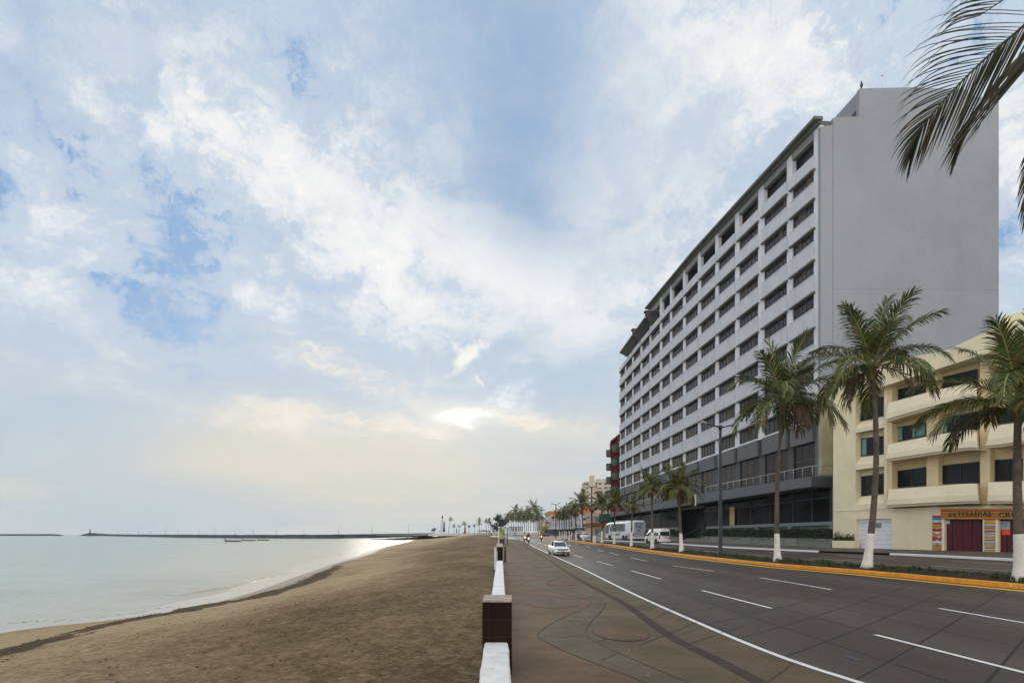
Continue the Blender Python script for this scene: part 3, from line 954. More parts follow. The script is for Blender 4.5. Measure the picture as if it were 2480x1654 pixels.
# ------------------------------------------------------------------ building planes
class Facade:
    """vertical plane through pixel column x0 at depth Z0, vanishing at pixel column V; u runs away along it, o out of it, z up"""
    def __init__(self, x0, Z0, V):
        self.P = Vector(((x0 - CX) / F * Z0, Z0))
        self.d = Vector(((V - CX) / F, 1.0)).normalized()
        self.n = Vector((-self.d.y, self.d.x))
        if self.n.x > 0: self.n = -self.n
    def depth(self, x, o=0.0):
        rx = (x - CX) / F
        return (o + self.P.dot(self.n)) / (rx * self.n.x + self.n.y)
    def uz(self, x, y, o=0.0):
        Z = self.depth(x, o); rx = (x - CX) / F
        q = Vector((rx * Z, Z)) - self.P
        return q.dot(self.d), H + (HY - y) / F * Z
    def w(self, u, o, z):
        q = self.P + self.d * u + self.n * o
        return Vector((q.x, q.y, z))
    def px(self, x, y, o=0.0):
        u, z = self.uz(x, y, o)
        return self.w(u, o, z)
    def box(self, mb, u0, u1, o0, o1, z00, z01, mat, z10=None, z11=None):
        """block from u0 to u1 and o0 to o1; bottom z00->z10, top z01->z11 along u"""
        z10 = z00 if z10 is None else z10
        z11 = z01 if z11 is None else z11
        a = [self.w(u0, o0, z00), self.w(u0, o1, z00), self.w(u0, o1, z01), self.w(u0, o0, z01)]
        b = [self.w(u1, o0, z10), self.w(u1, o1, z10), self.w(u1, o1, z11), self.w(u1, o0, z11)]
        mb.prism(a, b, mat)
    def poly(self, mb, pts, of, ob, mat):
        """outline in pixels on plane of, given thickness back to plane ob"""
        f = [self.uz(x, y, of) for x, y in pts]
        mb.prism([self.w(u, of, z) for u, z in f], [self.w(u, ob, z) for u, z in f], mat)

class Level:
    def __init__(self, fac, pts, o=0.0):
        self.p = [fac.uz(x, y, o) for x, y in pts]
    def __call__(self, u):
        p = self.p; s = 0
        for i in range(len(p)):
            t = p[i][1]
            for k in range(len(p)):
                if k != i: t *= (u - p[k][0]) / (p[i][0] - p[k][0])
            s += t
        return s

# ------------------------------------------------------------------ hotel
HW = M('hotel_white_stucco', (.53, .555, .605), .85, .06, .6, .55, 7, dirt=.45, dirtc=(.42, .42, .42))
HWP = M('hotel_pier_white', (.64, .66, .70), .85, .05, .6, .35, 7, dirt=.25, dirtc=(.45, .45, .44))
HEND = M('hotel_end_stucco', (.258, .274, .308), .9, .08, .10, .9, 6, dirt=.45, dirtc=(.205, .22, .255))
HGREY = M('hotel_grey_stucco', (.125, .13, .138), .85, .07, .6, .5, 7, dirt=.25, dirtc=(.11, .11, .11))
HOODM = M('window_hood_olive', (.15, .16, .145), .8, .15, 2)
HDARK = M('hotel_dark_grey', (.042, .048, .055), .6, .08, 1)
HGREEN = M('roof_edge_weathered', (.095, .11, .085), .85, .15, 1.2, dirt=.4, dirtc=(.14, .15, .11))
GLASS = M('window_glass_dark', (.032, .027, .029), .14, .5, .22, spec=.26)
GLASSB = M('shop_glass_black', (.007, .006, .006), .10, .2, .5, spec=.04)
GLASST = M('lobby_glass_brown', (.040, .032, .031), .12, .3, .4, spec=.14)
FRAME = M('window_frame_bronze', (.050, .043, .040), .5, .1, 3)
INNER = M('terrace_inside', (.10, .095, .085), .9, .2, .4)
STEEL = M('rail_pale_metal', (.34, .32, .29), .4, .1, 3)
OLIVE = M('stained_olive_render', (.36, .33, .19), .9, .14, .8, .3, 8, dirt=.8, dirtc=(.15, .16, .09))
BEAM = M('low_beam_grey', (.16, .20, .21), .7, .08, 1)
PLANTER = M('planter_stone', (.20, .205, .175), .9, .15, 1.4, .6, 10, dirt=.5, dirtc=(.13, .13, .10))

hf = Facade(1971, 64.6, 1120)
hotel = thing('hotel', 'tall grey and white seafront hotel block with rows of dark windows', 'hotel', tuple(hf.w(30, -8, .9)))
RX = [1971, 1905.6, 1836, 1780, 1732, 1690, 1654, 1622.5, 1598, 1573, 1551, 1531, 1513.5]
LX = [1919, 1850, 1790, 1740, 1697, 1660, 1627, 1603, 1576.6, 1555, 1534, 1516, 1503]
UR = [hf.uz(x, 0)[0] for x in RX]
UL = [hf.uz(x, 0)[0] for x in LX]
UC = hf.uz(1989, 0)[0]                   # near corner
UE = UL[-1] + .55                        # far end
rows_px = [((419, 445), (688, 712), (890.5, 906.5)), ((490, 520), (741, 766), (926, 942.5)), ((561, 589), (797, 820), (963, 981)),
           ((638, 668), (854, 878), (1001, 1020.5)), ((715.5, 749.5), (913, 936), (1040, 1060.5)), ((801, 836), (969, 994), (1078, 1099)),
           ((888, 925), (1027.7, 1053), (1117.5, 1138.5)), ((977.5, 1016), (1088, 1114), (1156.5, 1177.5))]
WT = [Level(hf, [(1971, r[0][0] - 4), (1690, r[1][0] - 2.6), (1513.5, r[2][0] - 1.6)]) for r in rows_px]
WB = [Level(hf, [(1971, r[0][1]), (1690, r[1][1]), (1513.5, r[2][1])]) for r in rows_px]
L_TER = Level(hf, [(1971, 381), (1690, 663), (1598, 769.5)])       # terrace parapet
L_SOF = Level(hf, [(1971, 338), (1690, 630), (1598, 737)])         # underside of roof beam
L_ROOF = Level(hf, [(1971, 318), (1690, 616), (1598, 722)])
L_GRY = Level(hf, [(1971, 1019), (1690, 1118), (1513.5, 1180)])    # white above, grey below
L_GT = Level(hf, [(1971, 1069), (1690, 1146), (1513.5, 1198)])     # head of the grey storey windows
L_CAN = Level(hf, [(1965, 1153), (1685, 1197), (1501, 1236)], 3.0)
L_CAB = Level(hf, [(1965, 1178), (1685, 1219.5), (1501, 1247.5)], 3.0)
GZ = .95

OUT = .26
wall = MB()
def vbox(mb, u0, u1, o0, o1, lo, hi, mat):
    hf.box(mb, u0, u1, o0, o1, lo(u0), hi(u0), mat, lo(u1), hi(u1))
# piers between the window columns, full height of the white part
edges = [(UC + .3, UR[0])] + [(UL[i], UR[i + 1]) for i in range(12)] + [(UL[12], UE)]
for i, (a, b) in enumerate(edges):
    top = L_ROOF if i < 10 else (lambda u: WT[0](u) + 1.0)
    vbox(wall, a, b, -.5, 0, L_GRY, top, HWP)
# projecting spandrels between the rows
for i in range(13):
    a, b = UR[i] - .22, UL[i] + .22
    for k in range(8):
        if k == 0:
            up = L_TER if i < 9 else (lambda u: WT[0](u) + 1.25)
        else:
            up = WB[k - 1]
        vbox(wall, a, b, -.45, OUT, WT[k], up, HW)
        vbox(wall, a - .10, b + .10, -.30, OUT + .07, lambda u: WT[k](u) - .03, lambda u: WT[k](u) + .16, HOODM)  # olive lip; its dark colour also stands in for the shaded underside
        if k:   # thin sill proud of the spandrel
            vbox(wall, a - .02, b + .02, OUT - .05, OUT + .05, lambda u: up(u) - .05, lambda u: up(u) + .012, HWP)
    vbox(wall, a, b, -.45, OUT, L_GRY, WB[7], HWP)
wall_o = wall.build('wall', hotel)
# dark window heads under each spandrel
# grey lower storey
low = MB()
for i, (a, b) in enumerate(edges):
    vbox(low, a, b, -.5, -.14, L_CAN, L_GRY, HDARK if i else HGREY)
for i in range(13):
    a, b = UR[i] - .1, UL[i] + .1
    vbox(low, a, b, -.5, OUT - .02, L_GT, lambda u: L_GRY(u) - .01, HGREY)
low.build('grey_wall', hotel)

core = MB()
vs = []
ua = [UC + .3, UR[5], UE]
def core_top(u): return min(L_TER(u), L_ROOF(u)) - .4 if u < UL[8] else WT[0](u) + .5
for i in range(2):
    a, b = ua[i], ua[i + 1]
    hf.box(core, a, b, -16, -1.0, L_CAB(a) + .2, core_top(a) - .3, HEND, L_CAB(b) + .2, core_top(b) - .3)
    hf.box(core, a, b, -16, -4.6, .3, L_CAB(a) + .19, HEND, .3, L_CAB(b) + .19)
core.build('rear_block', hotel)

# end wall facing the viewer: its own plane, square to the front
class EndPlane:
    def __init__(self, u): self.u = u
    def oz(self, x, y, du=0.0):
        q0 = hf.P + hf.d * (self.u + du)
        rx = (x - CX) / F
        # (rx Z, Z) = q0 + n*o
        n = hf.n
        den = n.x - rx * n.y
        o = (rx * q0.y - q0.x) / den
        Z = q0.y + n.y * o
        return o, H + (HY - y) / F * Z
ep = EndPlane(UC - .2)
def end_poly(mb, pts, u0, u1, mat):
    f = [ep.oz(x, y, u0) for x, y in pts]
    mb.prism([hf.w(ep.u + u0, o, z) for o, z in f], [hf.w(ep.u + u1, o, z) for o, z in f], mat)
endw = MB()
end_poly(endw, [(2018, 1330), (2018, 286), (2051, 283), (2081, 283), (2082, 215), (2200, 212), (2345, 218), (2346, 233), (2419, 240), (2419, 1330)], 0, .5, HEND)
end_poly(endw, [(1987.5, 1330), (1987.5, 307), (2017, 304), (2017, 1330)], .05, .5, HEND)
endw.build('end_wall', hotel)
b = MB()
o1, z1 = ep.oz(2018, 287, .5); o2, _ = ep.oz(2416, 287, .5)
hf.box(b, ep.u + .5, ep.u + 22, o2, o1, z1 - 6, z1 - .05, HEND)
o1, z2 = ep.oz(2083, 216, .5); o2, _ = ep.oz(2343, 216, .5)
hf.box(b, ep.u + .5, ep.u + 14, o2, o1, z1 - .05, z2 - .05, HEND)
hf.box(b, ep.u + .8, ep.u + 2.2, o1 - .02, o1 + .06, z1 + .3, z1 + 1.5, HDARK)
b.build('rooftop_block', hotel)
b = MB()
end_poly(b, [(1990, 946), (2016, 940), (2016, 1150), (1990, 1150)], -.45, .0, OLIVE)
b.build('stained_pilaster', hotel)
b = MB()
for yy in (699,):
    end_poly(b, [(2019, yy), (2418, yy + 2.4), (2418, yy + 3.1), (2019, yy + .7)], -.006, .0, M('render_joint', (.19, .195, .205), .9))
for xx, ya, yb in ((2205, 720, 820),):
    end_poly(b, [(xx, ya), (xx + .6, ya), (xx + .6, yb), (xx, yb)], -.005, .0, M('render_hairline', (.215, .222, .24), .9))
b.build('render_joint', hotel)

# roof slab over the open terrace, beam and pillars
roof = MB()
ur = [ep.u + .55, UR[5], UL[8] + .9]
def slab_top(u): return L_ROOF(u) + .55
for i in range(2):
    a, c = ur[i], ur[i + 1]
    hf.box(roof, a, c, -8, 1.05, slab_top(a) - .34, slab_top(a), HGREEN, slab_top(c) - .34, slab_top(c))
    hf.box(roof, a, c - .05 * i, -7.9, .45, L_ROOF(a) + .02, slab_top(a) - .345, HOODM, L_ROOF(c) + .02, slab_top(c) - .345)
hf.box(roof, UC - .35, ep.u + .54, .02, 1.05, slab_top(UC) - .34, slab_top(UC), HGREEN)
hf.box(roof, UC - .1, ep.u + .54, .02, .45, L_ROOF(UC) + .02, slab_top(UC) - .345, HOODM)
roof.build('roof', hotel)
TERB = M('terrace_beam', (.24, .25, .24), .9, .1, 1)
ter = MB()
for i in range(9):
    a, c = UR[i] - .02, UL[i] + .02
    vbox(ter, a, c, -.42, .05, L_SOF, L_ROOF, TERB)
    vbox(ter, a, c, -4.2, -4.0, lambda u: L_TER(u) - 1.3, L_ROOF, INNER)
    vbox(ter, a, c, -4.0, -.5, lambda u: L_ROOF(u) - .2, lambda u: L_ROOF(u) - .05, INNER)
    vbox(ter, a, c, -4.0, -.5, lambda u: L_TER(u) - 1.45, lambda u: L_TER(u) - 1.3, INNER)
    hf.box(ter, a - .25, a - .1, -4.0, -.5, L_TER(a) - 1.3, L_ROOF(a), INNER)
ter.build('terrace', hotel)
# slatted canopies over the far terraces
SL = M('pergola_slats', (.055, .058, .050), .7, .2, 2)
def lev1(u): return WT[0](u) + 1.25
perg = MB()
OO = 1.75
uA, zA = hf.uz(1562, 766, OO); uB, zB = hf.uz(1500, 853, OO)
def outer_edge(u): return lerp(zA, zB, (u - uA) / (uB - uA))
uD2 = hf.uz(1534, 0, OO)[0]
for a, c in ((uA + .2, uD2 - .2), (uD2 + .9, uB)):
    n = int((c - a) / .42)
    for k in range(n):
        u = a + .42 * (k + .5)
        zo = outer_edge(u); zi = lev1(u) + .35
        p = [hf.w(u - .06, -.9, zi), hf.w(u - .06, OO, zo - .22), hf.w(u - .06, OO, zo), hf.w(u - .06, -.9, zi + .25)]
        perg.prism(p, [v + Vector((hf.d.x * .15, hf.d.y * .15, 0)) for v in p], SL)
    for o_, f_ in ((OO - .1, lambda u: outer_edge(u) - .30), (.4, lambda u: lerp(lev1(u) + .35, outer_edge(u), .5) - .34)):
        hf.box(perg, a, c, o_ - .12, o_, f_(a) - .12, f_(a), SL, f_(c) - .12, f_(c))
    hf.box(perg, a, c, -1.15, -.95, lev1(a) - .2, lev1(a) + .7, HDARK, lev1(c) - .2, lev1(c) + .7)
for uq_, yt in ((uA - .9, 752), (uD2, 792)):
    zt_ = hf.uz(1562 if yt == 752 else 1534, yt, OO + .25)[1]
    hf.box(perg, uq_, uq_ + 1.0, -1.5, OO + .25, zt_ - .34, zt_, SL)
    p = [hf.w(uq_ + .05, -1.5, lev1(uq_) - .2), hf.w(uq_ + .05, .1, lev1(uq_) - .2), hf.w(uq_ + .05, OO, zt_ - .9), hf.w(uq_ + .05, OO, zt_ - .34), hf.w(uq_ + .05, -1.5, zt_ - .34)]
    perg.prism(p, [v + Vector((hf.d.x * .9, hf.d.y * .9, 0)) for v in p], SL)
hf.box(perg, uD2 + .9, uD2 + 2.4, -1.0, -.9, lev1(uD2) + .1, lev1(uD2) + 1.3, GLASS)
perg.build('pergola', hotel)

# windows of the eight white rows: glass with its bars as a sub-part
def bars(mb, u0, u1, lo, hi, o, n, low=True, t=.05):
    for k in range(n + 1):
        u = lerp(u0, u1, k / n)
        hf.box(mb, u - t / 2, u + t / 2, o, o + .06, lo(u), hi(u), FRAME)
    if low:
        f = lambda u: lerp(lo(u), hi(u), .27)
        hf.box(mb, u0, u1, o, o + .05, f(u0) - .02, f(u0) + .02, FRAME, f(u1) - .02, f(u1) + .02)
    hf.box(mb, u0, u1, o, o + .055, hi(u0) - .08, hi(u0), FRAME, hi(u1) - .08, hi(u1))
    hf.box(mb, u0, u1, o, o + .055, lo(u0), lo(u0) + .06, FRAME, lo(u1), lo(u1) + .06)
BLIND = M('blind_beige', (.095, .082, .070), .8, .2, 1.0)
rw = random.Random(4)
for k in range(8):
    for i in range(13):
        a, c = UR[i], UL[i]
        g = MB()
        vbox(g, a, c, -.30, -.20, WB[k], WT[k], GLASS)
        go = g.build('window', hotel)
        fr = MB(); bars(fr, a, c, WB[k], WT[k], -.20, 5)
        fr.build('window_frame', go)
        if rw.random() < .36:
            s = rw.choice((0, 1, 2, 3)); bl = MB()
            ua_, ub_ = lerp(a, c, s / 5 + .01), lerp(a, c, (s + rw.choice((1, 1, 2))) / 5 - .01)
            lo2 = (lambda u, k=k: lerp(WB[k](u), WT[k](u), .02)) if rw.random() < .5 else (lambda u, k=k: lerp(WB[k](u), WT[k](u), .4))
            vbox(bl, ua_, ub_, -.205, -.195, lo2, lambda u: lerp(WB[k](u), WT[k](u), .96), BLIND)
            bl.build('blind', go)
for i in range(13):
    a, c = UR[i], UL[i]
    g = MB(); vbox(g, a, c, -.42, -.32, lambda u: L_CAN(u) - .4, L_GT, GLASST)
    go = g.build('lounge_window', hotel)
    fr = MB()
    for t in (.33, .66):
        u = lerp(a, c, t); hf.box(fr, u - .02, u + .02, -.32, -.28, L_CAN(u), L_GT(u), FRAME)
    vbox(fr, a, c, -.32, -.27, lambda u: lerp(L_CAN(u), L_GT(u), .55), lambda u: lerp(L_CAN(u), L_GT(u), .55) + .07, FRAME)
    fr.build('window_frame', go)

# canopy over the ground floor, its railing, black glass front
can = MB()
uc0, uc1 = hf.uz(1965, 0, 3.0)[0], hf.uz(1478, 0, 3.0)[0]
um = hf.uz(1685, 0, 3.0)[0]
for a, c in ((uc0, um), (um, uc1)):
    hf.box(can, a, c, -.3, 3.0, L_CAB(a), L_CAN(a), HGREY, L_CAB(c), L_CAN(c))
hf.box(can, um - .2, um + .2, 3.0, 3.08, L_CAB(um) - .3, L_CAN(um), HWP)
pts_a = [hf.w(uc0, 3.0, L_CAB(uc0)), hf.w(uc0, 3.0, L_CAN(uc0)), hf.w(uc0, -.3, L_CAN(uc0)), hf.w(uc0, -.3, L_CAB(uc0))]
q0, q1 = at(2018, 1150.5, 61.0), at(2018, 1177, 61.0)
pts_b = [Vector((q1.x, q1.y, q1.z)), Vector((q0.x, q0.y, q0.z)), Vector((q0.x + .4, q0.y + 2.4, q0.z)), Vector((q1.x + .4, q1.y + 2.4, q1.z))]
can.prism(pts_a, pts_b, HGREY)
can.build('canopy', hotel)
rail = MB()
for (xa, xb, ya, yb) in ((1968, 1710, 1128, 1179), (1617, 1480, 1201, 1226)):
    ua_, za = hf.uz(xa, ya, 2.6); ub_, zb = hf.uz(xb, yb, 2.6)
    rail.tube([hf.w(ua_, 2.6, za), hf.w(ub_, 2.6, zb)], .05, STEEL, 6)
    n = int(abs(ub_ - ua_) / 1.75)
    for k in range(n + 1):
        u = lerp(ua_, ub_, k / n); z = lerp(za, zb, k / n)
        rail.tube([hf.w(u, 2.6, L_CAN(u)), hf.w(u, 2.6, z)], .035, STEEL, 6)
    if xa == 1968:
        rail.tube([hf.w(ua_, 2.6, za), hf.w(ua_, .3, za + .05)], .05, STEEL, 6)
        rail.tube([hf.w(ua_, .5, L_CAN(ua_)), hf.w(ua_, .5, za + .05)], .035, STEEL, 6)
rail.build('railing', hotel)
uq = [hf.uz(x, 0, .2)[0] for x in (2012, 1968, 1922, 1866, 1818, 1752, 1706)]
uf = [hf.uz(x, 0, .2)[0] for x in (1650, 1600, 1552, 1510, 1480)]
for lst, zl in ((uq, 1.2), (uf, .7)):
    for a, c in zip(lst[:-1], lst[1:]):
        gl = MB(); hf.box(gl, a + .03, c - .03, .05, .2, GZ + zl, L_CAB(a) + .4, GLASSB, GZ + zl, L_CAB(c) + .4)
        gl.build('shopfront_glass', hotel)
fr = MB()
for u in uq + uf:
    hf.box(fr, u - .07, u + .07, .12, .27, GZ, L_CAB(u) + .3, HDARK)
for a, c in ((uq[0], uq[-1]), (uf[0], uf[-1])):
    zz = lambda u: L_CAB(u) - 1.1
    hf.box(fr, a, c, .18, .24, zz(a), zz(a) + .09, HDARK, zz(c), zz(c) + .09)
fr.build('shopfront_frame', hotel)
yl = MB()
hf.poly(yl, [(1767, 1228.5), (1778, 1226.5), (1778, 1272), (1767, 1272.5)], .42, .30, M('ochre_panel', (.46, .34, .13), .6, .12, 2))
yl.build('ochre_panel', hotel)
ent = MB()   # recessed entrance
ue0, ue1 = hf.uz(1704, 0, .2)[0], hf.uz(1652, 0, .2)[0]
hf.box(ent, ue0, ue1, -4.0, -3.8, GZ + .5, L_CAB(ue0), GLASSB, GZ + .5, L_CAB(ue1))
hf.box(ent, ue0, ue1, -3.8, .2, GZ + .3, GZ + .55, PLANTER)
hf.box(ent, ue0 - .15, ue1 + .15, .2, .5, L_CAB(ue0) - .5, L_CAB(ue0) + .1, M('entrance_beam', (.22, .17, .12), .7), L_CAB(ue1) - .4, L_CAB(ue1) + .1)
ent.build('entrance', hotel)

# low beam, planters, hedges, steps in front
def fpx(x, y, o): return hf.px(x, y, o)
bm_ = MB()
OB = 1.2
for xa, xb, ya, yb in ((2016, 1710, 1262, 1274.5), (1641, 1556, 1276, 1280)):
    ua_, za = hf.uz(xa, ya, OB); ub_, zb = hf.uz(xb, yb, OB)
    hf.box(bm_, ua_, ub_, OB - .5, OB, za - .38, za, BEAM, zb - .38, zb)
    n = max(1, int((ub_ - ua_) / 7))
    for k in range(n + 1):
        u = lerp(ua_ + .2, ub_ - .2, k / n)
        hf.box(bm_, u - .28, u + .28, OB - .55, OB + .04, GZ, lerp(za, zb, k / n) - .39, BEAM)
    hf.box(bm_, ua_, ub_, OB - .62, OB - .56, GZ, za - .39, M('beam_infill', (.20, .26, .23), .8), GZ, zb - .39)
bm_.build('low_beam', hotel)
OP = 2.3
steps = MB()
us0, us1 = hf.uz(1694, 0, OP)[0], hf.uz(1653, 0, OP)[0]
for k in range(4):
    hf.box(steps, us0, us1, .5, 2.7 - .34 * k, GZ - .1 + .16 * k, GZ + .06 + .16 * k, PLANTER)
steps.build('entrance_steps', hotel)
rl = MB()
rl.tube([fpx(1655, 1298, 2.6), fpx(1704, 1272, .9)], .04, HDARK, 6)
for x, y, y2, o in ((1657, 1297, 1312, 2.55), (1680, 1285, 1303, 1.7), (1700, 1274, 1292, 1.0)):
    rl.tube([fpx(x, y2, o), fpx(x, y, o)], .03, HDARK, 6)
rl.build('stair_rail', hotel)
hp_ = MB()
HEDGE = M_leaf('hedge_leaf', [(0, (.018, .035, .012)), (.6, (.035, .060, .018)), (.9, (.060, .085, .025)), (1, (.09, .085, .03))], .55, .15)
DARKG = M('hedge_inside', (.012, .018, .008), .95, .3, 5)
def leaf_cloud(mb, n, place, size, mat, rg):
    for _ in range(n):
        c = place()
        a = Vector((rg.gauss(0, 1), rg.gauss(0, 1), rg.gauss(0, 1))).normalized()
        b_ = a.cross(Vector((rg.gauss(0, 1), rg.gauss(0, 1), rg.gauss(0, 1)))).normalized()
        s = size * rg.uniform(.6, 1.4)
        mb.add([c - a * s, c + b_ * s * .42, c + a * s, c - b_ * s * .42], [(0, 1, 2, 3)], mat)
rg = random.Random(21)
def planter(xa, xb, ytop_a, ytop_b, label, hedge_label, hh, n):
    ua_, ub_ = hf.uz(xa, 0, OP)[0], hf.uz(xb, 0, OP)[0]
    za, zb = hf.uz(xa, ytop_a, OP)[1], hf.uz(xb, ytop_b, OP)[1]
    t = thing('planter', label, 'planter', tuple(hf.w(ua_, OP, GZ - .1)), group='stone planters along the hotel front')
    m = MB()
    hf.box(m, ua_, ub_, OB + .1, OP, GZ - .25, za, PLANTER, GZ - .25, zb)
    k = 0
    ln = ub_ - ua_
    for s in (.18, .5, .8):
        if ln > 12:
            hf.box(m, ua_ + ln * s, ua_ + ln * s + ln * .09, OP, OP + .22, GZ - .25, lerp(za, zb, s) - .12, PLANTER)
    m.build('planter_wall', t)
    g = MB()
    def place():
        u = rg.uniform(ua_ + .1, ub_ - .1); s = (u - ua_) / ln
        top = hh * (.9 + .22 * mnoise.noise(Vector((u * .6, 1, 0))))
        e = rg.random()
        if e < .45: o, z = OP - .12 + .16 * mnoise.noise(Vector((u * 1.1, 7, 0))) + rg.gauss(0, .05), rg.uniform(-.1, top)
        elif e < .8: o, z = rg.uniform(OB + .2, OP - .1), top + rg.gauss(0, .05)
        else: o, z = rg.uniform(OB + .2, OP - .1), rg.uniform(0, top)
        if rg.random() < .06: o, z = OP + rg.uniform(0, .15), rg.uniform(-.35, .2)
        return hf.w(u, o, lerp(za, zb, s) + z)
    leaf_cloud(g, n, place, .085, HEDGE, rg)
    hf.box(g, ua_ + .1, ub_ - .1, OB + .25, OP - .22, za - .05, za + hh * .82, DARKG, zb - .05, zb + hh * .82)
    h = g.build('hedge', base=tuple(hf.w(ua_, OP - .4, za)), recalc=False)
    tag(h, hedge_label, 'hedge', 'clipped hedges in the hotel planters')
planter(2013, 1698, 1304.5, 1298, 'long pale stone planter right of the hotel steps', 'long dark clipped hedge in the planter right of the hotel steps', 1.05, 8500)
planter(1641, 1618, 1299, 1297.5, 'short stone planter left of the hotel steps behind the white van', 'short dark hedge left of the hotel steps behind the white van', 1.1, 900)
a_ = thing('roof_antenna', 'thin white mast on the roof edge of the hotel end wall', 'antenna', tuple(ep_w := hf.w(ep.u + .3, ep.oz(2141, 211)[0], ep.oz(2141, 211)[1])))
m = MB()
m.tube([Vector(ep_w), Vector(ep_w) + Vector((0, 0, 1.55))], .035, HWP, 6); m.build('mast', a_)
m = MB(); m.tube([Vector(ep_w) + Vector((-.12, 0, 1.5)), Vector(ep_w) + Vector((.12, 0, 1.5))], .05, M('antenna_red', (.5, .06, .05), .5), 6); m.build('tip', a_)
# large dark bird on the parapet corner
oo, zz = ep.oz(2086, 215, .2)
bp0 = hf.w(ep.u + .2, oo, zz)
BIRD = M('bird_black', (.014, .013, .013), .6)
m = MB()
m.tube([bp0 + Vector((.0, 0, .06)), bp0 + Vector((.02, 0, .22)), bp0 + Vector((.03, -.01, .42)), bp0 + Vector((.0, -.02, .60)), bp0 + Vector((-.02, -.05, .68))], [.05, .13, .15, .085, .055], BIRD, 10)
m.ball(bp0 + Vector((-.03, -.07, .72)), (.065, .08, .065), BIRD, 10, 6)
m.tube([bp0 + Vector((-.04, -.13, .72)), bp0 + Vector((-.06, -.22, .67))], [.03, .008], BIRD, 6)
m.tube([bp0 + Vector((.05, .08, .25)), bp0 + Vector((.08, .16, -.02))], [.09, .03], BIRD, 6)
m.tube([bp0 + Vector((-.03, 0, .12)), bp0 + Vector((-.03, 0, -.01))], .018, BIRD, 5)
m.tube([bp0 + Vector((.06, 0, .12)), bp0 + Vector((.06, 0, -.01))], .018, BIRD, 5)
tag(m.build('bird', base=tuple(bp0)), 'large dark bird perched on the roof corner of the hotel', 'bird')
# ------------------------------------------------------------------ cream apartment block with the craft shop
CREAM = M('cream_render', (.75, .67, .47), .88, .06, .5, .45, 9, dirt=.5, dirtc=(.62, .54, .36))
CREAMB = M('cream_balcony', (.78, .70, .52), .88, .05, .5, .35, 9, dirt=.5, dirtc=(.66, .57, .40))
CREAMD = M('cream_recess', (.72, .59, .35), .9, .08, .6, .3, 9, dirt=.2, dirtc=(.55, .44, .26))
AGL = M('apartment_glass', (.016, .020, .022), .08, .4, .4, spec=.2)
ABLK = M('apartment_frame_black', (.018, .017, .017), .45)
CURT = M('curtain_teal', (.16, .30, .27), .8, .2, 3)
WDOOR = M('garage_white', (.70, .71, .76), .55, .05, 1.5)
cf = Facade(2075, 55.4, 700)
apt = thing('apartment_building', 'cream apartment block with curved balconies above a painted craft shop', 'building', tuple(cf.px(2200, 1330, -5)))
def cq(mb, x0, x1, ya0, ya1, yb0, yb1, of, ob, mat):
    """slab between pixel columns x0,x1: bottom ya0->ya1, top yb0->yb1 (left->right)"""
    cf.poly(mb, [(x0, ya0), (x1, ya1), (x1, yb1), (x0, yb0)], of, ob, mat)
base_y = lambda x: lerp(1328.5, 1341, (x - 2017) / 463)
w_ = MB()
RC = -1.1       # recess plane of the balcony bays
# left plain wall and window column
w_l = 2017.5; wl2 = 2072; wr2 = 2141
cq(w_, w_l, wl2, 1236, 1234, 935, 917, 0, -6, CREAM)
cq(w_, wr2, 2149, 1231, 1230.5, 905, 902, 0, -6, CREAM)
# ground storey wall, leaving the garage and shop openings
cq(w_, w_l, 2074, base_y(2017), base_y(2074), 1237, 1235, .02, -6, CREAM)
cq(w_, 2074, 2160, 1257, 1255.5, 1235, 1231, .02, -6, CREAM)
cq(w_, 2160, 2258, base_y(2160), base_y(2258), 1231, 1228, .02, -6, CREAM)
cq(w_, 2258, 2480 + 90, 1250, 1249, 1228, 1221, .02, -6, CREAM)
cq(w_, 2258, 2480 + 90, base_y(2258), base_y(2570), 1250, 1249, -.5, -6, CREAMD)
w_.build('wall', apt)
lin = MB()
cq(lin, w_l, 2258, 1238.5, 1231, 1236, 1228.5, .06, .0, CREAM)
cf.poly(lin, [(2218, 1262), (2219.4, 1262), (2220.4, base_y(2219)), (2219, base_y(2219))], .03, .015, CREAMD)
lin.build('moulding', apt)
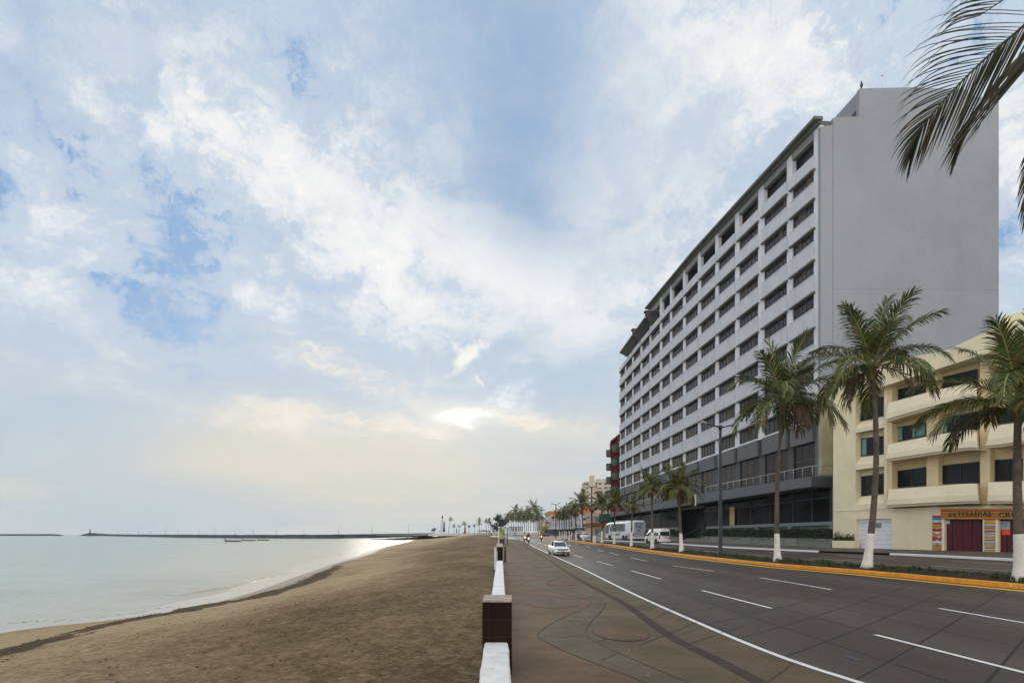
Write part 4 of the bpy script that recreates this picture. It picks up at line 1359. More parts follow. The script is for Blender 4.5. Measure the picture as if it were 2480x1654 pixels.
# window column: reveal, window, sloped sill for three floors
rv = MB()
cq(rv, wl2, wr2, 1234, 1231, 917, 905, -.9, -6, CREAM)
for yt0, yt1, yb0, yb1 in ((1021, 1007, 1048.5, 1035), (1106, 1100, 1138, 1129), (1202, 1196, 1234, 1231)):
    # sloped sill: in at the top, flush below
    a = [cf.px(wl2, yt0, -.85), cf.px(wl2, lerp(yt0, yb0, .62), 0), cf.px(wl2, yb0, 0), cf.px(wl2, yb0, -.9)]
    b = [cf.px(wr2, yt1, -.85), cf.px(wr2, lerp(yt1, yb1, .62), 0), cf.px(wr2, yb1, 0), cf.px(wr2, yb1, -.9)]
    rv.prism(a, b, CREAMB)
rv.build('window_bay', apt)
def apt_win(x0, x1, yt0, yt1, yb0, yb1, o, n, curtain=None, parent=apt):
    g = MB(); cq(g, x0, x1, yb0, yb1, yt0, yt1, o, o - .08, AGL)
    go = g.build('window', parent)
    f = MB()
    for k in range(n + 1):
        t = k / n; x = lerp(x0, x1, t); hw = .9
        cq(f, x - hw, x + hw, lerp(yb0, yb1, t), lerp(yb0, yb1, t), lerp(yt0, yt1, t), lerp(yt0, yt1, t), o + .06, o + .01, ABLK)
    cq(f, x0 - 1, x1 + 1, yb0, yb1, yb0 - 2, yb1 - 2, o + .055, o + .01, ABLK)
    cq(f, x0 - 1, x1 + 1, yt0 + 2, yt1 + 2, yt0, yt1, o + .055, o + .01, ABLK)
    f.build('window_frame', go)
    if curtain:
        for t0, t1 in curtain:
            c = MB(); xa, xb = lerp(x0, x1, t0), lerp(x0, x1, t1); nn = 9
            top = [cf.px(lerp(xa, xb, k / nn), lerp(yt0, yt1, lerp(t0, t1, k / nn)) + 2, o + .005 + .012 * (k % 2)) for k in range(nn + 1)]
            bot = [cf.px(lerp(xa, xb, k / nn), lerp(yb0, yb1, lerp(t0, t1, k / nn)) - 2, o + .005 + .012 * (k % 2)) for k in range(nn + 1)]
            c.grid([top, bot], CURT); c.build('curtain', go)
    return go
apt_win(2079.5, 2138, 977, 960, 1021.5, 1007, -.78, 2)
apt_win(2081, 2138, 1062, 1055, 1105, 1099, -.78, 3, [(.12, .3)])
apt_win(2083, 2139, 1154, 1146, 1201, 1195, -.78, 2)
rl = MB()
for k in range(11):
    x = 2083 + k * 2.9
    rl.tube([cf.px(x, 1019 - k * .6, -.6), cf.px(x, 1003 - k * .7, -.6)], .022, ABLK, 5)
rl.tube([cf.px(2081, 1003.5, -.6), cf.px(2114, 996, -.6)], .03, ABLK, 5)
rl.tube([cf.px(2081, 1019.5, -.6), cf.px(2114, 1012, -.6)], .03, ABLK, 5)
rl.build('window_rail', apt)
# recessed bays behind the balconies
bay = MB()
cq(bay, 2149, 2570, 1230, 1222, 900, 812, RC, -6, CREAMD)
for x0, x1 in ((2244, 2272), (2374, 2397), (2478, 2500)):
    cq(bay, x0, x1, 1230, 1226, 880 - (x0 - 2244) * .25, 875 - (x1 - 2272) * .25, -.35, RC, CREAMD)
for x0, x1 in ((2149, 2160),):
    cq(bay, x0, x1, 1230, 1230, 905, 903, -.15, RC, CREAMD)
bay.build('bay_wall', apt)
apt_win(2170, 2242, 943, 930, 970, 950, RC + .12, 3)
apt_win(2279, 2366, 914, 893, 952, 930, RC + .12, 3)
apt_win(2166, 2242, 1036, 1022, 1071, 1054.5, RC + .12, 3, [(.05, .25), (.58, .98)])
apt_win(2275, 2367, 1012, 996, 1050, 1040, RC + .12, 3, [(.03, .2)])
apt_win(2173.6, 2244, 1140, 1130, 1181, 1175.6, RC + .12, 2)
apt_win(2283, 2370, 1126.6, 1117, 1172, 1169, RC + .12, 2)
apt_win(2411, 2476, 1113, 1109.5, 1166, 1165, RC + .12, 2)
apt_win(2416, 2476, 991, 978, 1027, 1020, RC + .12, 2)
# balconies: parapet leaning out downwards, vertical foot, curved right end
def balcony(pt, pb, lip=6):
    """pt: top edge pixels, pb: bottom edge pixels (same count); ends return to the wall"""
    m = MB()
    n = len(pt)
    OT, OM, OBt = .62, .92, .95
    oe = [0.0 if k in (n - 1,) else 1.0 for k in range(n)]
    rows = [[], [], [], [], [], []]
    for k in range(n):
        e = oe[k]
        (xt, yt), (xb, yb) = pt[k], pb[k]
        ot, om = (OT if e else RC + .1), (OM if e else RC + .1)
        ym = lerp(yt, yb, .66)
        rows[0].append(cf.px(xt, yt, ot - .22)); rows[1].append(cf.px(xt, yt, ot))
        rows[2].append(cf.px(lerp(xt, xb, .6), ym, om)); rows[3].append(cf.px(xb, yb, om + .02))
        rows[4].append(cf.px(xb + 1.5, yb + .2, om - .16)); rows[5].append(cf.px(xb + 1.5, yb + lip, om - .2))
    # left return
    for r, (x, y) in zip(rows, [pt[0]] * 2 + [(lerp(pt[0][0], pb[0][0], .6), lerp(pt[0][1], pb[0][1], .66)), pb[0], (pb[0][0] + 1.5, pb[0][1]), (pb[0][0] + 1.5, pb[0][1] + lip)]):
        q = r[0]
        r.insert(0, Vector((q.x + cf.n.x * -1.9, q.y + cf.n.y * -1.9, q.z)))
    m.grid(rows, CREAMB, smooth=False)
    # floor slab
    top = [Vector((q.x, q.y, q.z)) for q in rows[5]]
    cen = [Vector((q.x - cf.n.x * 1.9, q.y - cf.n.y * 1.9, q.z)) for q in rows[5]]
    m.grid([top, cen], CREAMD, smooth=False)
    m.build('balcony', apt)
balcony([(2151, 976), (2258, 947), (2330, 931), (2356, 926), (2364, 929), (2368, 932)], [(2145, 1015.6), (2250, 985), (2325, 966), (2352, 960), (2364, 961), (2369, 963)])
balcony([(2151, 1076), (2258, 1055), (2322, 1043.5), (2348.6, 1040), (2364, 1041), (2371, 1043)], [(2145, 1111.6), (2250, 1096), (2322, 1086), (2350, 1083), (2368, 1084), (2375, 1085)])
balcony([(2153, 1185), (2258, 1177), (2322, 1172), (2352, 1170.6), (2366, 1171), (2373, 1172)], [(2147, 1222.6), (2250, 1217), (2322, 1214), (2352, 1213), (2370, 1213), (2380, 1213)])
balcony([(2399, 1034), (2420, 1030), (2480, 1021), (2540, 1012), (2560, 1012), (2566, 1014)], [(2386, 1079), (2410, 1077), (2480, 1068), (2545, 1060), (2562, 1060), (2570, 1061)])
balcony([(2394, 1168), (2415, 1167), (2480, 1164), (2540, 1161), (2560, 1161), (2566, 1162)], [(2391, 1213), (2412, 1213), (2480, 1213), (2545, 1212), (2562, 1212), (2570, 1212)])
# deep fascia and parapet overhanging the top floor
fs = MB()
cq(fs, 2017.5, 2072, 958, 956.5, 930, 914, .03, -6, CREAM)
cf.poly(fs, [(2072, 957), (2150, 932), (2250, 900), (2360, 865), (2580, 795), (2580, 752), (2418, 790), (2290, 849), (2130, 878), (2072, 913)], .75, -6, CREAM)
fs.build('parapet', apt)
# a taller part of the block behind
tb = MB()
cf.poly(tb, [(2411, 810), (2411, 792), (2429, 787), (2429, 766), (2620, 722), (2620, 810)], -7, -14, CREAM)
tb.build('upper_block', apt)
# garage door
gd = MB()
cq(gd, 2074, 2160, base_y(2074), base_y(2160), 1257, 1255, -.30, -.42, WDOOR)
for k in range(1, 6):
    y = 1262 + k * 11
    cq(gd, 2077, 2157, y + .9, y + 1.0, y, y + .1, -.29, -.31, M('garage_seam', (.45, .46, .50), .6))
cq(gd, 2074, 2160, 1265, 1264, 1257, 1255.5, -.20, -.31, WDOOR)
cq(gd, 2157, 2160, base_y(2157), base_y(2160), 1256, 1255.5, -.16, -.31, WDOOR)
cq(gd, 2074, 2077, base_y(2074), base_y(2077), 1257, 1257, -.16, -.31, WDOOR)
gdo = gd.build('garage_door', apt)
gw = MB(); cq(gw, 2115, 2134, 1278, 1278, 1266, 1266, -.27, -.30, M('garage_vent', (.22, .21, .19), .5)); gw.build('vent_panel', gdo)
# ---- craft shop
def sc_(name, c, **k): return M(name, c, k.pop('rough', .6), k.pop('var', .12), k.pop('scale', 2), **k)
SRED = sc_('shop_red', (.26, .028, .030)); SYEL = sc_('shop_yellow', (.56, .34, .03)); SORG = sc_('shop_orange', (.48, .20, .035))
SBLU = sc_('shop_blue', (.07, .15, .36)); SGRN = sc_('shop_green', (.06, .26, .12)); SWHT = sc_('shop_white', (.70, .68, .62)); SPNK = sc_('shop_pink', (.55, .05, .14))
SBLK = sc_('shop_black', (.015, .014, .014)); SSKY = sc_('shop_sky', (.28, .46, .62))
shop = MB()
def stripes(mb, x0, x1, y0, y1, cols, of, ob):
    tot = sum(h for _, h in cols); y = y0
    for m_, h in cols:
        dy = (y1 - y0) * h / tot
        cq(mb, x0, x1, y + dy, y + dy, y, y, of, ob, m_); y += dy
stripes(shop, 2278, 2570, 1231, 1256.5, [(SORG, 3), (SYEL, 1), (SRED, 4), (SYEL, 1), (SORG, 4), (SRED, 2.5), (SYEL, 1), (SORG, 4), (SRED, 3), (SYEL, 1.5), (SORG, 3)], .14, -.1)
sgn = shop.build('shop_sign', apt)
def lettering(txt, x, y, size_px, o, mat, dz, parent, wpx):
    cu = bpy.data.curves.new('lettering', 'FONT')
    cu.body = txt; cu.size = 1.0; cu.extrude = .02; cu.offset = dz; cu.space_character = 1.12
    ob = bpy.data.objects.new('tmp_text', cu)
    me = bpy.data.meshes.new_from_object(ob)
    bpy.data.objects.remove(ob)
    u, z = cf.uz(x, y, o)
    s = size_px / F * cf.depth(x, o) / .70
    ue_, _ = cf.uz(x + wpx, y, o)
    xs_ = [v.co.x for v in me.vertices]; sx = abs(ue_ - u) / (max(xs_) - min(xs_)) / s
    o_ = bpy.data.objects.new('lettering', me); col.objects.link(o_)
    right = Vector((-cf.d.x, -cf.d.y, 0)); up = Vector((0, 0, 1)); nn = Vector((cf.n.x, cf.n.y, 0))
    q = cf.w(u, o, z)
    iv = INV[apt.name]
    for v in me.vertices:
        p = v.co
        v.co = iv @ (q + right * p.x * s * sx + up * p.y * s + nn * p.z * .5)
    me.materials.append(mat)
    o_.parent = parent
    return o_
lettering('ARTESANÍAS', 2295.5, 1251.5, 11.0, .17, SYEL, .045, sgn, 106)
lettering('ARTESANÍAS', 2295.5, 1251.5, 11.0, .20, SBLK, .010, sgn, 105)
lettering('CRIS', 2417.5, 1251.5, 11.0, .17, SYEL, .045, sgn, 48)
lettering('CRIS', 2417.5, 1251.5, 11.0, .20, SBLK, .010, sgn, 47)
pl = MB()
stripes(pl, 2258, 2280, 1248, base_y(2269), [(SRED, 4), (SBLU, 5), (SSKY, 6), (SRED, 4), (SYEL, 2), (SORG, 4), (SYEL, 2), (SRED, 7), (SWHT, 2), (SRED, 2), (SORG, 6), (SRED, 10), (SWHT, 3), (SORG, 16), (SRED, 3)], .08, -.45)
for x, y, rx, ry, m_ in ((2268, 1262, 4, 2, SWHT), (2269, 1281, 4, 2.4, SPNK), (2270, 1290, 6, 2, SWHT), (2268, 1301, 4.4, 3.6, SPNK), (2273, 1300, 4, 2, SWHT), (2270, 1319, 6.5, 4, SGRN), (2263, 1316, 2.5, 1.6, SWHT), (2276, 1316, 2.5, 1.6, SWHT), (2270, 1308, 5, 1.6, SSKY)):
    pp = [(x + rx * math.cos(a), y + ry * math.sin(a)) for a in [2*PI*i/10 for i in range(10)]]
    cf.poly(pl, pp, .10, .08, m_)
pl.build('painted_pillar', apt)
pl = MB()
stripes(pl, 2384, 2410, 1257.5, base_y(2397), [(SORG, 3), (SYEL, 6), (SRED, 2), (SSKY, 4), (SORG, 3), (SBLU, 4), (SYEL, 5), (SRED, 2), (SBLU, 3), (SYEL, 4), (SSKY, 5), (SORG, 3), (SYEL, 5), (SRED, 2), (SSKY, 4), (SORG, 3), (SRED, 3), (SYEL, 5), (SBLU, 4), (SWHT, 1.5), (SORG, 4), (SYEL, 5)], .08, -.45)
for k, (y, m_) in enumerate(((1268, SWHT), (1276, SYEL), (1289, SWHT), (1292, SPNK), (1303, SSKY), (1316, SWHT), (1323, SSKY))):
    for j in range(5):
        cq(pl, 2387 + j * 4.4, 2389.6 + j * 4.4, y + 1.6, y + 1.6, y, y, .095, .08, m_)
pl.build('striped_pillar', apt)
jm = MB()
for x0, x1 in ((2280.3, 2287), (2380, 2383.8), (2410.2, 2417.5), (2560, 2566)):
    cq(jm, x0, x1, base_y(x0), base_y(x1), 1257, 1257, .05, -.45, CREAMB)
cq(jm, 2287, 2380, base_y(2287), base_y(2380), base_y(2287) - 2.5, base_y(2380) - 2.5, .04, -.45, CREAMB)
cq(jm, 2417.5, 2560, base_y(2417), base_y(2560), base_y(2417) - 2.5, base_y(2560) - 2.5, .04, -.45, CREAMB)
jm.build('door_jamb', apt)
SHUT = sc_('shutter_maroon', (.120, .012, .026), rough=.45); SHUTD = sc_('shutter_dark', (.030, .008, .012))
def shutter(x0, x1, n):
    m = MB()
    cq(m, x0, x1, base_y(x0) - 2.6, base_y(x1) - 2.6, 1257, 1257, -.30, -.36, SHUTD)
    for k in range(n):
        t0, t1 = (k + .18) / n, (k + .82) / n
        xa, xb = lerp(x0, x1, t0), lerp(x0, x1, t1)
        if k % 6 == 5: continue
        cq(m, xa, xb, base_y(xa) - 3.2, base_y(xb) - 3.2, 1258, 1258, -.25, -.30, SHUT)
    return m.build('shop_door', apt)
s1 = shutter(2287, 2380, 24); s2 = shutter(2417.5, 2480 + 80, 36)
nb = MB(); cq(nb, 2288, 2300.5, 1268.5, 1268.5, 1259, 1259, -.20, -.22, SSKY); cq(nb, 2289.5, 2299, 1267.5, 1267.5, 1262, 1262, -.19, -.20, SWHT); nb.build('notice', s1)
nb = MB(); cq(nb, 2419.5, 2446, 1281.5, 1281.5, 1262, 1262, -.20, -.22, M('notice_pale', (.36, .43, .43), .6, .1))
for k in range(4):
    cq(nb, 2422, 2443 - (k % 2) * 4, 1266.2 + k * 4, 1266.2 + k * 4, 1265 + k * 4, 1265 + k * 4, -.195, -.20, SBLK)
nb.build('notice', s2)
nb = MB(); cq(nb, 2426, 2446, 1295, 1295, 1282, 1282, -.195, -.22, M('notice_red', (.85, .055, .02), .5, .05)); nb.build('red_notice', s2)
# yellow planter with shrubs by the garage
t = thing('planter', 'small cream planter box beside the white garage door', 'planter', tuple(cf.px(2030, 1328, .6)))
m = MB(); cf.poly(m, [(2015.5, 1326), (2069, 1327.5), (2069, 1309), (2015.5, 1308.5)], .75, .05, CREAM); m.build('planter_box', t)
g = MB(); rg = random.Random(8)
def pl_():
    x = rg.choice((2023, 2029, 2038, 2047, 2054, 2062)) + rg.gauss(0, 3.2)
    return cf.px(min(2068, max(2016, x)), 1309 - abs(rg.gauss(0, 7.5)) * (1.3 if x < 2035 else .8), rg.uniform(.15, .7))
leaf_cloud(g, 900, pl_, .085, HEDGE, rg)
tag(g.build('shrub', base=tuple(cf.px(2040, 1309, .4)), recalc=False), 'dark leafy shrubs in the cream planter box by the garage', 'shrub')
# ------------------------------------------------------------------ sea wall and its pillars
WALLW = M('seawall_white', (.74, .74, .73), .8, .07, 3, .6, 22, dirt=.6, dirtc=(.38, .35, .30))
WALLF = M('seawall_face', (.55, .54, .52), .85, .1, 2, .5, 15, dirt=.5, dirtc=(.28, .25, .2))
TILE = M('pillar_tile_brown', (.016, .009, .007), .6, .22, 2, spec=.06)
CAPC = M('pillar_cap', (.33, .28, .23), .85, .25, 6, .4, 30)
def wall_run(y0, y1, label, h0=.58, wid=.42):
    rb = random.Random(int(y0 * 10))
    yy = frange(y0, y1, .22 if y1 < 20 else .8)
    rows = []
    for Y in yy:
        x = wallR(Y); z = near_z(x, Y)
        e = [.012 * mnoise.noise(Vector((Y * 2.2, k * 3.3, 1))) for k in range(4)]
        rows.append([Vector((x, Y, z - .1)), Vector((x + e[0], Y, z + h0 - .03)), Vector((x - .03 + e[1], Y, z + h0)), Vector((x - wid + .03 + e[2], Y, z + h0)), Vector((x - wid + e[3], Y, z + h0 - .03)), Vector((x - wid, Y, z - 1.8))])
    m = MB()
    m.grid(rows, WALLW, smooth=False)
    m.add(rows[0], [tuple(range(6))], WALLW); m.add(rows[-1], [tuple(range(6))], WALLW)
    b = (wallR(y0) - wid / 2, y0, near_z(0, y0))
    return tag(m.build('sea_wall', base=b), label, 'wall', 'white sea wall sections')
wall_run(3.0, 9.88, 'white low sea wall section in front of the nearest brown pillar')
wall_run(10.82, 38.5, 'white low sea wall section running from the nearest brown pillar to the black bollard')
def pillar(y0, depth, wid, h, caph, label, x_off=.027, capmat=CAPC):
    xr = wallR(y0) + x_off + .03; z = near_z(0, y0)
    t = thing('pillar', label, 'pillar', (xr - wid / 2, y0 + depth / 2, z), group='brown pillars of the sea wall')
    m = MB(); m.box((xr - wid / 2, y0 + depth / 2, z + (h - caph) / 2 - .4), (wid, depth, h - caph + .8), TILE)
    # tile joints, a few millimetres proud
    J = M('tile_joint', (.020, .012, .010), .8)
    for k in range(1, 4):
        zz = z + h - caph - k * .305
        m.box((xr - wid / 2, y0 - .001, zz), (wid, .004, .007), J); m.box((xr + .001, y0 + depth / 2, zz), (.004, depth, .007), J)
    m.box((xr - wid + .11, y0 - .001, z + h / 2), (.006, .004, h - caph), J)
    m.box((xr + .001, y0 + depth * .33, z + h / 2), (.004, .006, h - caph), J); m.box((xr + .001, y0 + depth * .67, z + h / 2), (.004, .006, h - caph), J)
    m.build('body', t)
    m = MB(); m.box((xr - wid / 2, y0 + depth / 2, z + h - caph / 2), (wid + .004, depth + .004, caph), capmat); m.build('cap', t)
    return t
pillar(9.9, .92, .512, 1.31, .03, 'nearest brown tiled pillar in the sea wall, with a flat grey top')
pillar(47.5, .9, .515, 1.56, .27, 'brown pillar with a thick pale cap beside the black bollard', -.02, M('pillar_cap_pale', (.50, .47, .42), .85, .1, 3))
m = MB()
zz = near_z(0, 40)
x0 = wallR(41) - .62
m.prism([Vector((x0, 41, zz - 1.2)), Vector((x0 + .18, 41, zz - 1.2)), Vector((x0 + .18, 41, zz + .95)), Vector((x0 + .10, 41, zz + 1.34)), Vector((x0, 41, zz + 1.38))],
        [Vector((x0, 43.5, zz - 1.2)), Vector((x0 + .18, 43.5, zz - 1.2)), Vector((x0 + .18, 43.5, zz + .95)), Vector((x0 + .10, 43.5, zz + 1.34)), Vector((x0, 43.5, zz + 1.38))], WALLF)
tag(m.build('stair_wall', base=(x0, 41, zz)), 'pale stub of wall left of the capped pillar at the beach steps', 'wall')
# bollard: dark post with rounded head
BX = (1223.5 - CX) / F * 48.3
t = thing('bollard', 'tall black round-headed bollard on the promenade beside the capped pillar', 'bollard', (BX, 48.3, 0))
BLK = M('black_metal', (.012, .013, .014), .4, .2, 3)
m = MB(); m.tube([(BX, 48.3, 0), (BX, 48.3, .06), (BX, 48.3, .061), (BX, 48.3, 1.17), (BX, 48.3, 1.25), (BX, 48.3, 1.30)], [.15, .15, .092, .086, .07, .02], BLK, 14); m.build('post', t)
m = MB(); m.tube([(BX, 48.3, 1.04), (BX, 48.3, 1.09)], [.098, .098], M('bollard_band', (.25, .26, .27), .3), 14); m.build('band', t)
# white sign post by the pillar
SX = (1208.3 - CX) / F * 52
t = thing('sign_post', 'thin white pole standing behind the capped pillar', 'pole', (SX, 52, near_z(0, 52)))
m = MB(); m.tube([(SX, 52, -.3), (SX, 52, 2.95)], .035, WALLW, 8); m.build('pole', t)
m = MB(); m.box((SX, 52, 2.97), (.09, .09, .05), WALLF); m.build('pole_cap', t)
# bus-stop advertising kiosk
KY = 90.0; kz = near_z(0, KY); KX = (1215.5 - CX) / F * KY
t = thing('advert_kiosk', 'bus stop advertising kiosk with a green yellow poster and grey roof', 'kiosk', (KX, KY, kz))
m = MB()
for sx in (-.38, .38): m.box((KX + sx, KY, kz + 1.3), (.09, .12, 2.6), BLK)
m.box((KX, KY, kz + .45), (.66, .10, .9), M('kiosk_base', (.05, .03, .03), .6)); m.build('frame', t)
m = MB(); m.box((KX, KY, kz + 1.72), (.68, .09, 1.42), M('poster_lime', (.40, .46, .045), .5, .25, 1.2))
for k, (dx_, dz_, r) in enumerate(((-.1, 1.9, .16), (.12, 1.6, .12), (-.05, 1.35, .10))):
    m.tube([(KX + dx_, KY - .05, kz + dz_), (KX + dx_, KY - .055, kz + dz_)], [r, r], M('poster_green', (.16, .26, .03), .5), 12)
m.build('poster', t)
RF = M('kiosk_roof', (.36, .37, .38), .5, .1)
m = MB(); m.prism([Vector((KX - .5, KY - .8, kz + 2.58)), Vector((KX + 1.1, KY - .8, kz + 2.52)), Vector((KX + 1.0, KY - .8, kz + 2.66)), Vector((KX + .2, KY - .8, kz + 2.86)), Vector((KX - .4, KY - .8, kz + 2.74))],
        [Vector((KX - .5, KY + 3, kz + 2.58)), Vector((KX + 1.1, KY + 3, kz + 2.52)), Vector((KX + 1.0, KY + 3, kz + 2.66)), Vector((KX + .2, KY + 3, kz + 2.86)), Vector((KX - .4, KY + 3, kz + 2.74))], RF); m.build('roof', t)
m = MB()
for px_, py_ in ((.85, .2), (.85, 2.6), (-.3, 2.6)): m.tube([(KX + px_, KY + py_, kz), (KX + px_, KY + py_, kz + 2.6)], .05, BLK, 8)
m.build('roof_post', t)
# projecting white promenade bastion further on
m = MB()
Yb = 196.0
xa, xb = (1187 - CX) / F * Yb, (1208.5 - CX) / F * Yb + .6
za, zb = at(1187, 1296.8, Yb).z, at(1208, 1298.8, Yb).z
zl, zr = at(1187, 1306.5, Yb).z - .4, at(1208, 1309.5, Yb).z - .6
m.prism([Vector((xa, Yb, zl)), Vector((xb, Yb - 2, zr)), Vector((xb, Yb - 2, zb)), Vector((xa, Yb, za))], [Vector((xa - .4, Yb + 26, zl)), Vector((xb, Yb + 26, zr)), Vector((xb, Yb + 26, zb)), Vector((xa - .4, Yb + 26, za))], WALLW)
tag(m.build('bastion_wall', base=(xa, Yb, 0)), 'white walled platform jutting out over the sand beyond the bus stop', 'wall')
m = MB()
for k in range(28):
    x = (1040 + k * 5.4 - CX) / F * 338
    m.box((x, 338 + .2 * (k % 2), 1.1), (1.33, .3, 1.2 + .12 * ((k * 7) % 3)), WALLF)
tag(m.build('far_promenade_wall', base=((1110 - CX) / F * 338, 338, .5)), 'low pale wall along the far end of the beach', 'wall')
m = MB(); m.box((KX - 1.3, 66, near_z(0, 66) + .3), (.4, 30, 1.0), WALLW)

# ------------------------------------------------------------------ street lamps
LAMPM = M('lamp_dark_green', (.018, .024, .025), .5, .2, 2)
LHEAD = M('lamp_head_grey', (.22, .22, .21), .4)
def lamp(x, ybase, ytop, xl, yl, xr, yr, label, Z=None, w_=.15):
    Z = Z or None
    # on the median centre line
    lo, hi = 5.0, 600.0
    if Z is None:
        for _ in range(50):
            mid = .5 * (lo + hi)
            if (x - CX) / F * mid < medN(mid) + .95: lo = mid
            else: hi = mid
        Z = lo
    X = (x - CX) / F * Z
    zb = med_z(X, Z) - .05
    zt = H + (HY - ytop) / F * Z
    t = thing('street_lamp', label, 'street lamp', (X, Z, zb), group='double-armed street lamps on the median')
    m = MB(); m.tube([(X, Z, zb), (X, Z, zb + .35), (X, Z, zb + .36), (X, Z, zt)], [w_ * 1.4, w_ * 1.4, w_, w_ * .62], LAMPM, 12)
    m.tube([(X, Z, zt - .25), (X, Z, zt + .06)], [w_ * .95, w_ * .95], LAMPM, 12)
    m.build('pole', t)
    for xx, yy in ((xl, yl), (xr, yr)):
        e = Vector(((xx - CX) / F * Z, Z, H + (HY - yy) / F * Z)); s = Vector((X, Z, zt - .1))
        dv = (e - s); k = s + dv * .68
        m = MB(); m.tube([s, s + dv * .35 + Vector((0, 0, -.03)), k], [.07, .06, .055], LAMPM, 8); a_ = m.build('arm', t)
        m = MB(); hd = (e - k); m.tube([k, k + hd * .15, k + hd * .8, e], [.07, .13, .13, .05], LHEAD, 8); m.build('lamp_head', a_)
    return t
lamp(1744.5, 0, 1032, 1697, 1021, 1779.5, 1028, 'tall dark street lamp in front of the hotel, nearest to the viewer', w_=.17)
lamp(1433, 0, 1179, 1414, 1169.5, 1446, 1175, 'dark street lamp on the median beside the pale utility box')
lamp(1346, 0, 1221, 1335, 1218.5, 1357, 1218, 'dark street lamp at the median nose behind the white saloon car')
lamp(1312.4, 0, 1235, 1303, 1233, 1322, 1233, 'distant street lamp among the far palms, third along the median gap', Z=200)
lamp(1323.3, 0, 1258, 1318.5, 1256.5, 1328, 1256.5, 'smallest farthest street lamp before the yellow wall', Z=300)
# utility box on the median
bq = 84.0
for _ in range(1):
    lo, hi = 5.0, 300.0
    for _k in range(50):
        mid = .5 * (lo + hi)
        if (1447 - CX) / F * mid < medN(mid) + .95: lo = mid
        else: hi = mid
UZ = lo; UX = (1447 - CX) / F * UZ; uz0 = med_z(UX, UZ)
sc1 = UZ / F
t = thing('utility_box', 'grey and white concrete utility box standing on the median beside the second lamp', 'utility box', (UX, UZ, uz0))
m = MB(); m.box((UX + 1.9 * sc1, UZ, uz0 + 8.3 * sc1), (14 * sc1, .8, 16.6 * sc1), M('concrete_grey', (.36, .36, .37), .9, .15, 2)); m.build('body', t)
m = MB(); m.box((UX - 8 * sc1, UZ - .05, uz0 + 8.3 * sc1), (5.8 * sc1, .9, 16.6 * sc1), WALLW); m.build('end_panel', t)

# ------------------------------------------------------------------ palms
BARK = M('palm_bark', (.105, .083, .066), .95, .32, 2.2, .9, 9, dirt=.6, dirtc=(.045, .036, .028))
BARKW = M('palm_whitewash', (.70, .68, .64), .85, .08, 2.5, .8, 12, dirt=.45, dirtc=(.38, .33, .27))
HEART = M('palm_heart', (.16, .13, .045), .8, .35, 3)
LEAFP = M_leaf('palm_leaf', [(0, (.032, .060, .012)), (.42, (.076, .122, .022)), (.70, (.165, .185, .036)), (.84, (.20, .135, .050)), (1, (.27, .17, .075))], .42, .30)
LEAFD = M_leaf('palm_leaf_dry', [(0, (.070, .042, .022)), (.5, (.125, .080, .042)), (1, (.19, .13, .07))], .7, .12)
RACH = M('palm_rachis', (.20, .22, .075), .5, .25, 4)
def frond(mb, base, az, el, L, droop, nl, leafL, leafW, rng, dry=False, hang=.55, seg=9, twist=0.0):
    t_h = Vector((math.cos(az), math.sin(az), 0)); side = Vector((-math.sin(az), math.cos(az), 0))
    pts = [Vector(base)]; tans = []
    for k in range(seg):
        s = (k + .5) / seg
        e = el - droop * s ** 1.25
        tv = t_h * math.cos(e) + Vector((0, 0, math.sin(e))); tans.append(tv)
        pts.append(pts[-1] + tv * (L / seg))
    rm = LEAFD if dry else RACH
    mb.tube(pts, [.032 * L / 3.6 * (1 - .85 * k / seg) + .004 for k in range(seg + 1)], rm, 5, caps=False)
    lm = LEAFD if dry else LEAFP
    vs, fs = [], []
    if dry: nl = int(nl * .45)
    for sg in (-1, 1):
        for i in range(nl):
            s = .14 + .86 * (i + rng.uniform(-.25, .25)) / nl
            s = min(.995, max(.1, s))
            k = min(seg - 1, int(s * seg)); f = s * seg - k
            p = pts[k].lerp(pts[k + 1], f); T = tans[k]
            up = side.cross(T).normalized()
            if up.z < 0: up = -up
            prof = math.sin(PI * (.16 + .80 * s)) ** .75
            l = leafL * (.35 + .65 * prof) * rng.uniform(.85, 1.12)
            a = lerp(1.05, .42, s) + rng.uniform(-.12, .12)       # angle from the rachis
            lift = lerp(.35, .05, s) + rng.uniform(-.18, .18) + twist * sg
            dr = (T * math.cos(a) + side * sg * math.sin(a) * math.cos(lift) + up * math.sin(lift)).normalized()
            g = hang * rng.uniform(.6, 1.35) * (1.3 if dry else 1)
            p1 = p + dr * l * .45 + Vector((0, 0, -g * l * .07))
            d2 = (dr + Vector((0, 0, -g))).normalized()
            p2 = p1 + d2 * l * .35
            d3 = (d2 + Vector((0, 0, -g * .9))).normalized()
            p3 = p2 + d3 * l * .24
            w_ = T.cross(dr).cross(dr).normalized() if False else T
            w_ = (T - dr * T.dot(dr)).normalized() * leafW * .5
            b = len(vs)
            vs += [p - w_ * .5, p + w_ * .5, p1 + w_, p1 - w_, p2 + w_ * .75, p2 - w_ * .75, p3]
            fs += [(b, b + 1, b + 2, b + 3), (b + 3, b + 2, b + 4, b + 5), (b + 5, b + 4, b + 6)]
    mb.add(vs, fs, lm)

